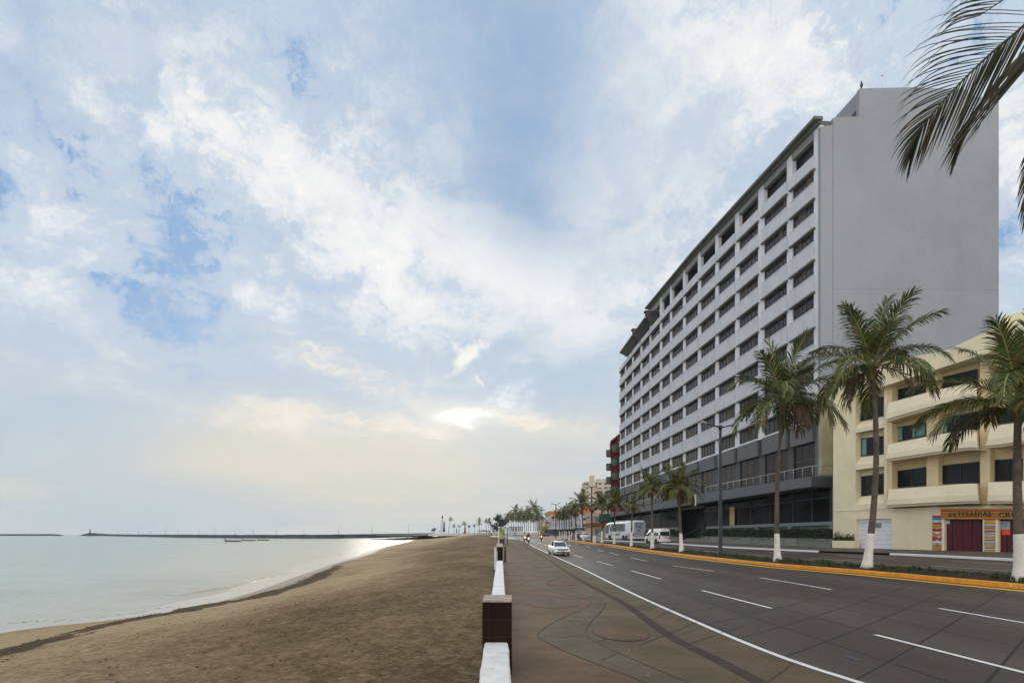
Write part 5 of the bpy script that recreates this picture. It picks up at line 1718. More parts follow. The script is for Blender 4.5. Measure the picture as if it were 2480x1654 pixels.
def crown_mesh(name, seed, R, n, nl, leafL, leafW, parent=None, wind=0.0, dry_n=4, seg=9):
    """crown about the origin: R frond length"""
    rng = random.Random(seed)
    mb = MB()
    ga = PI * (3 - math.sqrt(5))
    for i in range(n):
        t = i / (n - 1)                       # 0 young upright, 1 old hanging
        az = i * ga + rng.uniform(-.25, .25)
        el = lerp(1.45, -.12, t ** 1.0) + rng.uniform(-.12, .12)
        L = R * (lerp(.98, 1.12, min(1, t * 2.2)) if t < .5 else lerp(1.12, .92, (t - .5) * 2)) * rng.uniform(.88, 1.1) * (.72 if i >= n - dry_n else 1)
        dr = lerp(.35, 1.75, min(1, t * 1.9)) * rng.uniform(.75, 1.2) * (1 if t < .75 else .75)
        b = Vector((math.cos(az), math.sin(az), 0)) * R * .035 + Vector((0, 0, R * .05 * (1 - t)))
        frond(mb, b, az + wind * math.sin(az), el, L, dr, nl, leafL, leafW, rng, dry=(i >= n - dry_n), hang=lerp(.40, 1.15, t), seg=seg)
    # boot of old leaf bases and fibre
    mb.tube([(0, 0, -R * .20), (0, 0, -R * .10), (0, 0, R * .02), (0, 0, R * .10)], [R * .034, R * .060, R * .055, R * .02], HEART, 9)
    for i in range(14):
        az = i * ga; z = -R * .14 + i * R * .014
        mb.tube([Vector((math.cos(az) * R * .03, math.sin(az) * R * .03, z - R * .03)), Vector((math.cos(az) * R * .085, math.sin(az) * R * .085, z + R * .05))], [R * .022, R * .010], LEAFD if i % 3 else HEART, 5)
    return mb

def trunk_mesh(h, r0, r1, lean, white, seed):
    """trunk from z=0 to h about the origin with a curve; returns two builders and the top"""
    rng = random.Random(seed)
    n = 46
    pts, rad = [], []
    for k in range(n + 1):
        s = k / n
        off = Vector((lean[0] * s + lean[2] * math.sin(PI * s), lean[1] * s, 0))
        pts.append(Vector((0, 0, h * s)) + off)
        flare = 1 + .75 * math.exp(-s * h / .55)
        rad.append(lerp(r0, r1, s ** .7) * flare * (1 + .045 * (k % 2) + rng.uniform(-.02, .02)))
    m = MB(); m.tube(pts, rad, BARK, 12)
    ww = None
    if white > 0:
        ww = MB(); q = [(p, r) for p, r in zip(pts, rad) if p.z <= white * 1.0]
        s = white / h; off = Vector((lean[0] * s + lean[2] * math.sin(PI * s), lean[1] * s, h * s))
        q.append((off, lerp(r0, r1, s ** .7) * 1.02))
        ww.tube([p for p, r in q], [r + .012 for p, r in q], BARKW, 14)
    return m, ww, pts[-1]

def median_depth(x, off=.95):
    lo, hi = 5.0, 600.0
    for _ in range(50):
        mid = .5 * (lo + hi)
        if (x - CX) / F * mid < medN(mid) + off: lo = mid
        else: hi = mid
    return lo

PALM_GRP = 'coconut palms planted along the median'
CROWNS = {}
def palm(xb, xt, yc, rpx, label, Z=None, zb=None, seed=1, n=24, nl=34, detail=1, white=1.9, bow=0.0, r0=.15, group=PALM_GRP, dry=4, name='palm_tree', yb=None, cat='palm tree'):
    """palm with base at pixel column xb, crown centre at (xt, yc), crown radius rpx pixels"""
    if Z is None:
        Z = median_depth(xb)
        X = (xb - CX) / F * Z
        zb = med_z(X, Z) - .05
    X = (xb - CX) / F * Z
    if zb is None:
        zb = H + (HY - yb) / F * Z
    top = at(xt, yc, Z)
    h = top.z - zb
    R = rpx / F * Z
    t = thing(name, label, cat, (X, Z, zb), group=group)
    key = (detail, seed % 3) if detail > 1 else None
    tm, ww, tp = trunk_mesh(h, r0, r0 * .62, (top.x - X, 0, bow), white, seed)
    tr = tm.build('trunk', t, local=True)
    if ww: ww.build('painted_base', tr, local=True)
    if key and key in CROWNS:
        c = bpy.data.objects.new('crown', CROWNS[key]); col.objects.link(c); c.parent = t
    else:
        if detail == 1:
            cm = crown_mesh('crown', seed, 1.0, n, nl, .30, .0155 * 64 / nl, dry_n=dry)
        elif detail == 2:
            cm = crown_mesh('crown', seed, 1.0, 22, 26, .29, .026, dry_n=3, seg=7)
        else:
            cm = crown_mesh('crown', seed, 1.0, 15, 13, .32, .045, dry_n=2, seg=5)
        c = cm.build('crown', t, local=True, recalc=False)
        if key: CROWNS[key] = c.data
    c.location = tp; c.scale = (R, R, R)
    c.rotation_euler = (0, 0, seed * 1.3)
    return t
palm(2099, 2113, 893, 166, 'tall palm left of the garage door, its crown against the plain grey end wall', seed=5, n=20, nl=64, bow=.35, r0=.18, dry=2)
palm(1883, 1897, 978, 147, 'leaning palm in front of the hotel hedge, crown over its dark windows', seed=12, n=21, nl=64, bow=-.2, r0=.17, dry=3)
palm(2474, 2466, 985, 205, 'palm cut by the right edge, shading the craft shop sign', seed=23, n=22, nl=64, r0=.19, bow=-.1, dry=3)
palm(1651, 1643, 1186, 66, 'palm with a full drooping crown right of the white van', seed=31, n=24, nl=40, r0=.17, dry=3)
palm(1580, 1578.5, 1184, 50, 'palm whose whitewashed base hides the white van side', seed=44, n=22, nl=36, r0=.16, dry=2)
palm(1529, 1531, 1229, 33, 'short thin palm with a sparse crown before the coach rear', seed=52, n=13, nl=24, r0=.14, dry=3)
palm(1488, 1489, 1222, 36, 'palm before the coach door and wheels', seed=61, n=22, nl=32, r0=.15, dry=2)
palm(1458, 1457, 1226, 36, 'palm immediately right of the pale utility box', seed=70, n=22, nl=32, r0=.15, dry=3)
palm(1413.5, 1409, 1222, 37, 'palm with arching crown left of the second street lamp', seed=81, detail=2, r0=.15)
palm(1396, 1393, 1238, 28, 'slim palm second to the left of the second street lamp', seed=83, detail=2, r0=.14)
palm(1380, 1377, 1243, 26, 'slim palm third to the left of the second street lamp', seed=84, detail=2, r0=.14)
palm(1368, 1366, 1247, 24, 'slim palm fourth to the left of the second street lamp', seed=86, detail=2, r0=.14)
palm(1356, 1354, 1250, 22, 'slim palm standing just right of the median nose lamp', seed=87, detail=2, r0=.14)
PG2 = 'palms on the far pavement'
for i, (x, y, r) in enumerate(((1372, 1249, 18), (1385, 1246, 18), (1362, 1252, 16))):
    palm(x, x - 1, y, r, f'background palm on the far pavement by the white terrace, {ORD[i]} of three', Z=145 + 12 * i, zb=.85, seed=90 + i, detail=2, r0=.13, group=PG2)
PG3 = 'dense far palms where the road bends'
far_p = [(1293, 1292.5, 1234, 19, 260), (1301, 1299.5, 1248, 17, 230), (1250, 1249.5, 1243, 16, 330), (1262, 1261, 1251, 15, 320), (1271, 1270, 1250, 15, 300), (1280, 1279, 1249, 16, 290), (1239, 1238, 1253, 14, 350),
         (1244, 1243, 1256, 13, 360), (1256, 1255, 1255, 13, 340), (1286, 1285, 1254, 14, 285), (1231, 1230, 1258, 12, 380), (1307, 1306, 1254, 13, 240), (1275, 1275.5, 1257, 12, 310), (1266, 1266, 1258, 12, 330), (1225, 1224, 1262, 10, 400), (1297, 1296, 1260, 11, 300)]
far_lab = ['tallest far palm, standing clear above the others at the road bend', 'far palm with bushy crown just right of the tallest far palm']
for i, (xb, xt, y, r, Z) in enumerate(sorted(far_p[2:])):
    far_lab.append(f'far palm at the road bend, {ORD[i]} counted from the feathery tree to the tallest palm')
for (xb, xt, y, r, Z), lab in zip(far_p[:2] + sorted(far_p[2:]), far_lab):
    palm(xb, xt, y, r * 1.4, lab, Z=Z, zb=.8, seed=int(xb) % 97, detail=3, r0=.19, group=PG3, white=2.6)
PG4 = 'small palms along the far beach promenade'
bp_ = [(1084.5, 1091.5, 1258, 8, 0, 'thin leaning palm just right of the white lattice tower'), (1099.5, 1099.7, 1274, 7, 0, 'small palm between the leaning palm and the dark statue'), (1111.5, 1112, 1274.5, 5.5, 0, 'small palm left of the rust brown sculpture'),
       (1124.5, 1124.5, 1269, 9, 0, 'palm standing behind the rust brown sculpture'), (1135.5, 1136, 1275, 6, 0, 'small palm right of the rust brown sculpture'), (1148.3, 1148.7, 1273.5, 6, 0, 'small palm second to the right of the sculpture'),
       (1161, 1160.5, 1268.5, 9, 0, 'taller palm with double tuft in the middle of the far promenade'), (1178.5, 1177, 1263.5, 8, 0, 'far promenade palm left of the taller leaning pair'), (1183.5, 1184.5, 1263, 10.5, 0, 'dense palm close to the feathery tree on the beach side'),
       (1188, 1188, 1269, 7, 0, 'small palm tucked behind the dense palm by the feathery tree'), (1197.5, 1198, 1273, 7, 0, 'small palm below the feathery tree')]
for i, (xb, xt, y, r, _, lab) in enumerate(bp_):
    palm(xb, xt, y, r, lab, Z=345 + 6 * (i % 4), zb=1.0, seed=17 + i * 5, detail=3, r0=.15, group=PG4, white=0)
palm(1160.8, 1161, 1260, 8, 'upper palm rising behind the double tuft on the far promenade', Z=372, zb=1.0, seed=19, detail=3, r0=.17, group=PG4, white=0)

# palm overhead at the right edge: trunk outside the frame, three fronds reach in
NPX, NPY = 5.35, 4.4
t = thing('palm_tree', 'palm whose long fronds hang into the top right corner', 'palm tree', (NPX, NPY, 0), group='coconut palms on the promenade')
m, ww, tp = trunk_mesh(7.2, .20, .13, (.3, .3, .1), 1.9, 3)
tr_ = m.build('trunk', t, local=True)
ww.build('painted_base', tr_, local=True)
cpx = (CX + F * (NPX + tp.x) / (NPY + tp.y), HY - F * (tp.z - H) / (NPY + tp.y), NPY + tp.y)
LEAFN = M_leaf('near_palm_leaf', [(0, (.012, .018, .007)), (.5, (.026, .036, .012)), (.8, (.060, .050, .022)), (1, (.10, .060, .035))], .5, .16)
def near_frond(px, leafsets, name='frond'):
    """rachis through (x, y, depth); leafsets: (s0, s1, count, three directions along the rachis, two lengths, droop, width)"""
    ns_ = len(px) - 1; px = [cpx] + list(px); leafsets = [((1 + ns_ * q[0]) / (ns_ + 1), (1 + ns_ * q[1]) / (ns_ + 1)) + tuple(q[2:]) for q in leafsets]
    mb = MB(); P_ = [at(x, y, Z) for x, y, Z in px]
    def pt(s):
        f = s * (len(P_) - 1); k = min(int(f), len(P_) - 2); a = P_[max(k-1,0)]; b = P_[k]; c = P_[k+1]; d_ = P_[min(k+2, len(P_)-1)]; u = f - k
        return .5 * ((2*b) + (c-a)*u + (2*a-5*b+4*c-d_)*u*u + (3*b-a-3*c+d_)*u**3)
    N = 24
    mb.tube([pt(k / N) for k in range(N + 1)], [lerp(.017, .003, k / N) for k in range(N + 1)], M('near_rachis', (.045, .050, .018), .5, .3, 8), 6)
    rng = random.Random(int(px[0][1]) + 5)
    for s0, s1, n, d0, dm, d1, l0, l1, dr, wd in leafsets:
        for i in range(n):
            u = i / (n - 1)
            s = lerp(s0, s1, u) + rng.uniform(-.003, .003)
            p = pt(min(1, max(0, s)))
            if u < .5: dd = Vector(d0).lerp(Vector(dm), u * 2)
            else: dd = Vector(dm).lerp(Vector(d1), u * 2 - 1)
            dd = dd + Vector((rng.gauss(0, .018), rng.gauss(0, .06), rng.gauss(0, .018)))
            dd.normalize()
            l = lerp(l0, l1, u) * rng.uniform(.88, 1.08)
            g = dr * rng.uniform(.6, 1.5)
            q = [p]; cur = dd.copy(); nseg = 7
            for k in range(nseg):
                cur = (cur + Vector((0, 0, -g * (.06 + .75 * (k / nseg) ** 2.5)))).normalized()
                q.append(q[-1] + cur * l / nseg)
            prof = [.6, .95, 1.0, .95, .82, .62, .38, .05]
            vs = []
            tw = rng.uniform(.5, 1.5)
            for k, c in enumerate(q):
                tv = (q[min(k+1, nseg)] - q[max(k-1, 0)]).normalized()
                side = tv.cross(Vector((.25 * tw, -1, .35))).normalized() * wd * prof[k] * .5
                vs += [c - side, c + side]
            mb.add(vs, [(2*k, 2*k+1, 2*k+3, 2*k+2) for k in range(nseg)], LEAFN)
    return mb.build(name, t, recalc=False)
near_frond([(2640, -95, 4.75), (2480, 62, 4.95), (2400, 130, 5.05), (2300, 228, 5.2), (2230, 314, 5.35), (2207, 372, 5.45)],
           [(.08, .99, 52, (-1, -.2, .02), (-.95, -.12, -.30), (-.40, -.05, -.92), 1.36, .26, .46, .0135), (.10, .99, 50, (-.40, .25, -.90), (-.32, .15, -.94), (-.10, .1, -1.0), 1.08, .26, .06, .017)])
near_frond([(2700, -40, 4.4), (2560, 70, 4.5), (2480, 128, 4.6), (2400, 215, 4.7), (2350, 300, 4.8), (2318, 372, 4.85)],
           [(.30, .99, 26, (-.66, -.25, -.72), (-.6, -.2, -.8), (-.3, -.1, -.95), .50, .14, .08, .016), (.08, .99, 30, (-.66, .3, -.74), (-.55, .3, -.8), (-.28, .1, -.95), 1.25, .20, .18, .017)])
near_frond([(2760, 120, 4.3), (2620, 210, 4.4), (2540, 300, 4.5), (2500, 400, 4.6), (2492, 500, 4.65)],
           [(.20, .99, 34, (-.85, -.2, -.55), (-.6, -.1, -.8), (-.3, 0, -.95), .58, .26, .40, .016), (.2, .99, 30, (.4, .2, -.9), (.2, .1, -.95), (.1, .1, -1), .6, .3, .2, .016)])
near_frond([(2740, -190, 4.5), (2600, -120, 4.6), (2500, -50, 4.8), (2430, 0, 4.9), (2370, 40, 5.0)],
           [(.2, .99, 22, (-1, -.2, .10), (-1, -.1, -.02), (-.95, -.1, -.25), .95, .48, .50, .017)])
near_frond([(2760, 40, 4.2), (2860, 200, 3.9), (2960, 420, 3.7)], [(.1, .99, 24, (-.6, 0, -.8), (-.5, 0, -.85), (-.3, 0, -.9), .8, .4, .3, .02), (.1, .99, 24, (.6, 0, -.5), (.5, 0, -.7), (.3, 0, -.9), .8, .4, .3, .02)])

rng_ = random.Random(77)
for az, el, L_ in ((-1.3, .9, 3.2), (-.7, .5, 3.6), (-.1, .8, 3.4), (.45, .3, 3.5), (-.4, -.1, 3.3), (-1.0, .1, 3.3), (.1, 1.3, 3.0)):
    mb = MB(); frond(mb, tp, az, el, L_, 1.1, 52, .95, .03, rng_)
    mb.build('frond', t, local=True, recalc=False)
mb = MB(); mb.tube([tp + Vector((0, 0, -.9)), tp + Vector((0, 0, -.4)), tp + Vector((0, 0, .15)), tp + Vector((0, 0, .5))], [.13, .22, .20, .05], HEART, 10); mb.build('heart', t, local=True)

# feathery dark tree (casuarina) by the far palms
CAS = M_leaf('feathery_leaf', [(0, (.024, .040, .034)), (.6, (.040, .062, .050)), (1, (.075, .095, .070))], .7, .1)
CZ = 330.0; cx0 = (1211 - CX) / F * CZ
t = thing('feathery_tree', 'dark blue green feathery tree left of the far palms', 'tree', (cx0, CZ, .8))
m = MB(); rg = random.Random(6)
m.tube([(cx0, CZ, .8), (cx0 - .2, CZ, 3.5), (cx0 - .5, CZ, 7.0), (cx0 - .3, CZ, 10.5)], [.32, .24, .16, .05], BARK, 8)
limbs = []
for k in range(24):
    z = rg.uniform(3.0, 10.0); a = rg.uniform(0, 2*PI); l = rg.uniform(2.6, 5.4) * (1.15 - z / 18)
    s = Vector((cx0 - .4, CZ, z)); e = s + Vector((math.cos(a) * l, math.sin(a) * l, l * rg.uniform(.35, .9)))
    limbs.append((s, e)); m.tube([s, s.lerp(e, .5) + Vector((0, 0, -.1)), e], [.09, .06, .02], BARK, 5)
m.build('trunk', t)
m = MB()
for s, e in limbs + [(Vector((cx0 - .4, CZ, 8.0)), Vector((cx0 - 1.6, CZ, 12.6))), (Vector((cx0 - .4, CZ, 8)), Vector((cx0 + .4, CZ, 12.0)))]:
    for j in range(110):
        c = s.lerp(e, rg.uniform(.3, 1.08)) + Vector((rg.gauss(0, .45), rg.gauss(0, .45), rg.gauss(0, .35)))
        dv = ((e - s).normalized() + Vector((rg.gauss(0, .5), rg.gauss(0, .5), rg.uniform(-.4, .7)))).normalized() * rg.uniform(.35, .8)
        sd = dv.cross(Vector((0, 1, .2))).normalized() * rg.uniform(.07, .14)
        m.add([c - sd, c + sd, c + dv * .6 + sd * .8, c + dv, c + dv * .6 - sd * .8], [(0, 1, 2, 3, 4)], CAS)
m.build('crown', t, recalc=False)
# ------------------------------------------------------------------ vehicles (x forward, y left, z up, origin on the ground)
def paint(name, c): return M(name, c, .28, .03, 1.0, spec=.6)
CARW = paint('car_white', (.80, .80, .80)); CGLASS = M('car_glass', (.035, .05, .055), .06, .2, 1, spec=.6); CBLK = M('car_black_trim', (.014, .014, .015), .5)
TYRE = M('tyre', (.018, .018, .018), .85); RIM = M('rim', (.35, .36, .37), .3, .1, 3, metal=.6); LAMPC = M('headlamp_clear', (.20, .22, .24), .12, .1, 3, spec=.8)
REDL = M('tail_lamp', (.30, .02, .02), .3); PLATE = M('number_plate', (.55, .56, .55), .5); CHROME = M('chrome', (.55, .56, .57), .2, .05, 2, metal=.9)
def wheels(t, spots, r=.32, w_=.21):
    for x, y in spots:
        s = 1 if y > 0 else -1
        m = MB(); m.tube([(x, y - w_ / 2, r), (x, y - w_ / 2 + .03, r), (x, y + w_ / 2 - .03, r), (x, y + w_ / 2, r)], [r * .9, r, r, r * .9], TYRE, 20)
        o = m.build('wheel', t, local=True)
        m = MB(); m.tube([(x, y + s * (w_ / 2 - .02), r), (x, y + s * (w_ / 2 + .008), r)], [r * .64, r * .60], RIM, 16)
        m.build('rim', o, local=True)
def section_loft(mb, secs, mat, cap=True):
    """secs: lists of equal-length closed loops of (x,y,z)"""
    n = len(secs[0]); vs = [p for s in secs for p in s]
    fs = [(i*n+k, i*n+(k+1) % n, (i+1)*n+(k+1) % n, (i+1)*n+k) for i in range(len(secs)-1) for k in range(n)]
    if cap: fs += [tuple(reversed(range(n))), tuple((len(secs)-1)*n + k for k in range(n))]
    return mb.add(vs, fs, mat, True)
def lower_body(mb, prof, mat):
    """prof: list of (x, half width, z bottom, z shoulder, z top) front to back"""
    secs = []
    for x, w_, zb, zs, zt in prof:
        secs.append([(x, w_ * .90, zb), (x, w_ * .985, zb + .10), (x, w_, lerp(zb, zs, .55)), (x, w_ * .985, zs), (x, w_ * .90, zt - .02), (x, w_ * .5, zt), (x, -w_ * .5, zt), (x, -w_ * .90, zt - .02), (x, -w_ * .985, zs), (x, -w_, lerp(zb, zs, .55)), (x, -w_ * .985, zb + .10), (x, -w_ * .90, zb)])
    section_loft(mb, secs, mat)
def make_sedan(label, loc, rot, body=CARW, group=None, detail=True, scale=1.0, cat='car', hatch=False):
    t = thing('saloon_car' if not hatch else 'parked_car', label, cat, loc, rot, group, scale)
    m = MB()
    lower_body(m, [(2.26, .62, .30, .50, .56), (2.20, .78, .22, .56, .66), (1.95, .86, .20, .66, .76), (1.3, .885, .20, .78, .88), (.85, .89, .20, .86, .96), (.0, .89, .20, .88, .97), (-.9, .89, .20, .90, .99), (-1.55, .885, .22, .90, 1.02), (-2.1, .84, .26, .88, 1.01), (-2.28, .72, .34, .80, .94)], body)
    m.build('body', t, local=True)
    # cabin: glass house with roof and pillars
    zb_, zr = .93, 1.43
    A = [(1.02, .70, zb_), (1.02, -.70, zb_)]; Bf = [(.22, .56, zr), (.22, -.56, zr)]
    Cb = [(-1.02, .56, zr - .02), (-1.02, -.56, zr - .02)]; D = [(-1.72, .68, zb_ + .06), (-1.72, -.68, zb_ + .06)]
    m = MB()
    m.quad(A[0], A[1], Bf[1], Bf[0], CGLASS); ws = m.build('windscreen', t, local=True)
    m = MB(); m.quad(Cb[0], Cb[1], D[1], D[0], CGLASS); m.build('rear_window', t, local=True)
    for s in (0, 1):
        m = MB(); m.quad(A[s], Bf[s], Cb[s], D[s], CGLASS); m.build('side_window', t, local=True)
    m = MB()
    secs = []
    for x, w_, z in ((.30, .55, zr - .03), (.12, .58, zr + .015), (-.4, .59, zr + .045), (-.95, .57, zr + .01), (-1.10, .54, zr - .05)):
        secs.append([(x, w_, z - .035), (x, w_ * .8, z), (x, w_ * .3, z + .015), (x, -w_ * .3, z + .015), (x, -w_ * .8, z), (x, -w_, z - .035)])
    section_loft(m, secs, body)
    for s in (1, -1):
        m.tube([(1.05, .71 * s, zb_ - .02), (.24, .575 * s, zr)], [.045, .035], body, 6)
        m.tube([(-1.76, .69 * s, zb_ + .02), (-1.04, .575 * s, zr - .02)], [.085, .055], body, 6)
        m.tube([(-.25, .735 * s, zb_), (-.32, .60 * s, zr)], [.05, .04], CBLK, 6)
    m.build('roof', t, local=True)
    wheels(t, [(1.36, .78), (1.36, -.78), (-1.33, .78), (-1.33, -.78)])
    if detail:
        for s in (1, -1):
            m = MB(); m.prism([Vector((2.13, .50 * s, .60)), Vector((2.02, .84 * s, .63)), Vector((1.93, .845 * s, .74)), Vector((2.12, .52 * s, .70))], [Vector((2.30, .48 * s, .585)), Vector((2.10, .855 * s, .62)), Vector((1.97, .865 * s, .745)), Vector((2.235, .50 * s, .70))], LAMPC)
            m.build('headlight', t, local=True)
            m = MB(); m.tube([(.82, .86 * s, .98), (.80, 1.02 * s, 1.02)], [.03, .03], CBLK, 6); m.ball((.80, 1.0 * s, 1.03), (.07, .11, .075), body, 8, 6); m.build('wing_mirror', t, local=True)
            m = MB(); m.box((2.21, .62 * s, .36), (.10, .22, .10), CBLK); m.build('fog_lamp', t, local=True)
            m = MB(); m.box((-2.22, .62 * s, .80), (.12, .32, .14), REDL); m.build('tail_light', t, local=True)
            for hx in (.35, -.75):
                m = MB(); m.box((hx, .895 * s, .84), (.18, .03, .025), body); m.build('door_handle', t, local=True)
        m = MB(); m.prism([Vector((2.15, y, z)) for y, z in ((-.56, .57), (.56, .57), (.56, .70), (-.56, .70))], [Vector((2.305, y, z)) for y, z in ((-.54, .565), (.54, .565), (.54, .69), (-.54, .69))], CBLK)
        g = m.build('grille', t, local=True)
        m = MB(); m.box((2.308, 0, .665), (.010, 1.0, .010), CHROME); m.tube([(2.30, 0, .63), (2.322, 0, .63)], [.055, .055], CHROME, 12); m.build('badge', g, local=True)
        m = MB(); m.prism([Vector((2.10, y, z)) for y, z in ((-.62, .27), (.62, .27), (.66, .39), (-.66, .39))], [Vector((2.315, y, z)) for y, z in ((-.62, .27), (.62, .27), (.66, .40), (-.66, .40))], CBLK); m.build('air_intake', t, local=True)
        m = MB(); m.box((2.31, 0, .485), (.02, .38, .12), PLATE); pl = m.build('number_plate', t, local=True)
        m = MB()
        for k in range(7): m.box((2.322, -.14 + .046 * k, .485), (.004, .026, .05), CBLK)
        m.build('plate_characters', pl, local=True)
        for s in (1, -1):
            m = MB(); m.tube([(.98, .25 * s - .1, .965), (.62, .55 * s - .1, 1.17)], .012, CBLK, 5); m.build('wiper', ws, local=True)
    return t
heading = math.atan2(-1.0, .047)
cz_ = 61.6; cx_ = (1353.5 - CX) / F * cz_
make_sedan('clean white saloon car driving towards the viewer beside the white edge line', (cx_, cz_, near_z(cx_, cz_)), math.atan2(-1, .10), scale=1.0)
q = hit(1247, 1296.4, near_z)
make_sedan('distant pale car approaching on the near carriageway under the far palms', (q.x, q.y, q.z), math.atan2(-1, .02), paint('car_pale_blue', (.50, .56, .62)), detail=True, scale=1.15)
DBLUE = paint('car_dark_blue', (.03, .045, .085)); DRED = paint('car_red', (.22, .02, .035)); DGRY = paint('car_dark_grey', (.035, .037, .04))
for x, Z, c, lab, sc_ in ((1319.5, 235, DBLUE, 'dark blue car at the gap in the median, below the yellow wall', 1.0), (1391, 158, DRED, 'red car parked at the far pavement before the white terrace', 1.0),
                     (1401.5, 150, DGRY, 'dark grey car parked between the red car and the white car', 1.0), (1417, 142, CARW, 'white car parked at the far pavement left of the beige building', 1.08)):
    X = (x - CX) / F * Z
    make_sedan(lab, (X, Z, .82), math.atan2(1, -.08) + (.9 if c is DBLUE else 0), c, 'cars parked across the avenue', scale=sc_, hatch=True)

# coach
COACHW = paint('coach_white', (.74, .76, .78)); COACHG = M('coach_grey_panel', (.40, .42, .45), .5, .1, 1)
SWOOSH = M('coach_dark_green', (.012, .05, .045), .5); LOGOB = M('coach_logo_blue', (.03, .07, .16), .5)
def make_coach(loc, rot, scale):
    t = thing('coach', 'long white coach with dark lettering parked by the hotel, rear towards the viewer', 'bus', loc, rot, None, scale)
    L, W, Ht = 12.4, 1.26, 3.62
    m = MB(); secs = []
    for x, zt, zb, wf in ((L, 2.1, .75, .86), (L - .15, 2.75, .55, .94), (L - .75, 3.25, .36, .985), (L - 1.9, 3.45, .33, 1), (3.0, 3.50, .33, 1), (2.4, Ht, .33, 1), (.5, Ht + .04, .36, 1), (.12, Ht - .05, .42, .985), (0, Ht - .25, .55, .95)):
        w_ = W * wf
        secs.append([(x, w_ * .97, zb), (x, w_, zb + .15), (x, w_, zt * .55), (x, w_ * .985, zt - .30), (x, w_ * .90, zt - .08), (x, w_ * .6, zt), (x, -w_ * .6, zt), (x, -w_ * .90, zt - .08), (x, -w_ * .985, zt - .30), (x, -w_, zt * .55), (x, -w_, zb + .15), (x, -w_ * .97, zb)])
    section_loft(m, secs, COACHW); m.build('body', t, local=True)
    for s in (1, -1):
        m = MB()
        m.prism([Vector((x, s * (W - .02), z)) for x, z in ((3.05, 1.75), (9.6, 1.75), (9.1, 3.12), (3.05, 3.12))], [Vector((x, s * (W + .012), z)) for x, z in ((3.05, 1.75), (9.6, 1.75), (9.1, 3.12), (3.05, 3.12))], CGLASS)
        g = m.build('side_window', t, local=True)
        m = MB()
        for x in (4.6, 6.2, 7.8): m.box((x, s * (W + .014), 2.43), (.05, .012, 1.36), CBLK)
        m.build('window_bar', g, local=True)
        m = MB(); m.prism([Vector((x, s * (W - .03), z)) for x, z in ((10.3, 1.5), (12.0, 1.5), (11.8, 2.6), (11.3, 2.95), (10.1, 2.95))], [Vector((x, s * (W + .010), z)) for x, z in ((10.3, 1.5), (12.0, 1.5), (11.8, 2.6), (11.3, 2.95), (10.1, 2.95))], CGLASS); m.build('cab_window', t, local=True)
        # dark sweep behind the cab and the lettering scrawl
        m = MB()
        pts = [(9.95, 3.15), (9.75, 2.5), (9.3, 1.7), (9.1, .9), (9.2, .4)]
        m.grid([[Vector((x - .13, s * (W + .016), z)), Vector((x + .13, s * (W + .016), z))] for x, z in pts], SWOOSH, smooth=False)
        pts = [(12.0, .6), (11.7, 1.25), (11.1, 1.5), (10.5, 1.25), (10.2, .7)]
        m.grid([[Vector((x, s * (W + .016), z)), Vector((x, s * (W + .016), z + .16))] for x, z in pts], SWOOSH, smooth=False)
        for run in (((8.3, 1.0), (8.2, 1.35), (8.0, 1.3), (7.95, 1.0)), ((7.6, 1.3), (7.45, 1.35), (7.4, 1.05), (7.6, 1.0)), ((7.2, 1.5), (7.05, 1.0)), ((6.9, 1.3), (6.75, .95), (6.55, 1.4)), ((6.35, 1.0), (6.25, 1.3)), ((6.0, 1.0), (5.85, 1.45), (5.65, 1.1), (5.75, 1.0)), ((5.45, 1.35), (5.15, 1.55), (4.95, 1.75)), ((5.5, 1.05), (5.3, 1.3))):
            m.tube([(x, s * (W + .012), z) for x, z in run], .055, SWOOSH, 5)
        m.build('lettering', t, local=True)
        m = MB(); m.box((1.5, s * (W + .012), .98), (.95, .03, .85), COACHG); m.build('engine_grille', t, local=True)
    m = MB(); m.box((-.005, 0, 2.1), (.05, 1.95, 2.6), COACHG); rp = m.build('rear_panel', t, local=True)
    m = MB()
    for run, r in ((((.75, 3.0), (.3, 3.2), (-.3, 3.1), (-.6, 2.8), (-.3, 2.6), (.2, 2.7), (.6, 2.9)), .05), (((.6, 2.55), (.2, 2.45), (-.3, 2.5)), .05), (((-.15, 2.75), (-.55, 3.15), (-.8, 3.2)), .05), (((.3, 1.95), (-.3, 1.95)), .06)):
        m.tube([(-.04, y, z) for y, z in run], r, LOGOB, 5)
    m.tube([(-.04, -.35, 2.28), (-.04, -.6, 2.42), (-.04, -.75, 2.38)], .05, M('logo_green', (.03, .16, .03), .5), 5)
    for k in range(4): m.box((-.035, 0, 1.35 + .13 * k), (.02, 1.2 - .15 * k, .03), M('panel_lines', (.22, .23, .25), .6))
    m.build('emblem', rp, local=True)
    m = MB(); m.box((-.02, 0, .62), (.12, 2.3, .32), COACHW); m.build('rear_bumper', t, local=True)
    m = MB(); m.box((-.06, -.1, .98), (.06, .5, .14), PLATE); m.build('number_plate', t, local=True)
    for s in (1, -1):
        m = MB(); m.box((-.03, s * 1.08, 1.15), (.08, .14, .55), REDL); m.build('tail_light', t, local=True)
    m = MB(); m.box((6.2, 0, 3.60), (4.2, 1.7, .26), COACHG); m.build('roof_unit', t, local=True)
    m = MB(); m.quad((L - .02, 1.05, 1.25), (L - .02, -1.05, 1.25), (L - .72, -1.1, 3.2), (L - .72, 1.1, 3.2), CGLASS); m.build('windscreen', t, local=True)
    for s in (1, -1):
        m = MB(); m.tube([(L - .5, s * 1.2, 3.0), (L + .1, s * 1.45, 2.9), (L + .12, s * 1.45, 2.4)], [.04, .05, .10], CBLK, 6); m.build('mirror_arm', t, local=True)
    wheels(t, [(9.9, 1.08), (9.9, -1.08), (3.7, 1.08), (3.7, -1.08), (2.45, 1.08), (2.45, -1.08)], .50, .34)
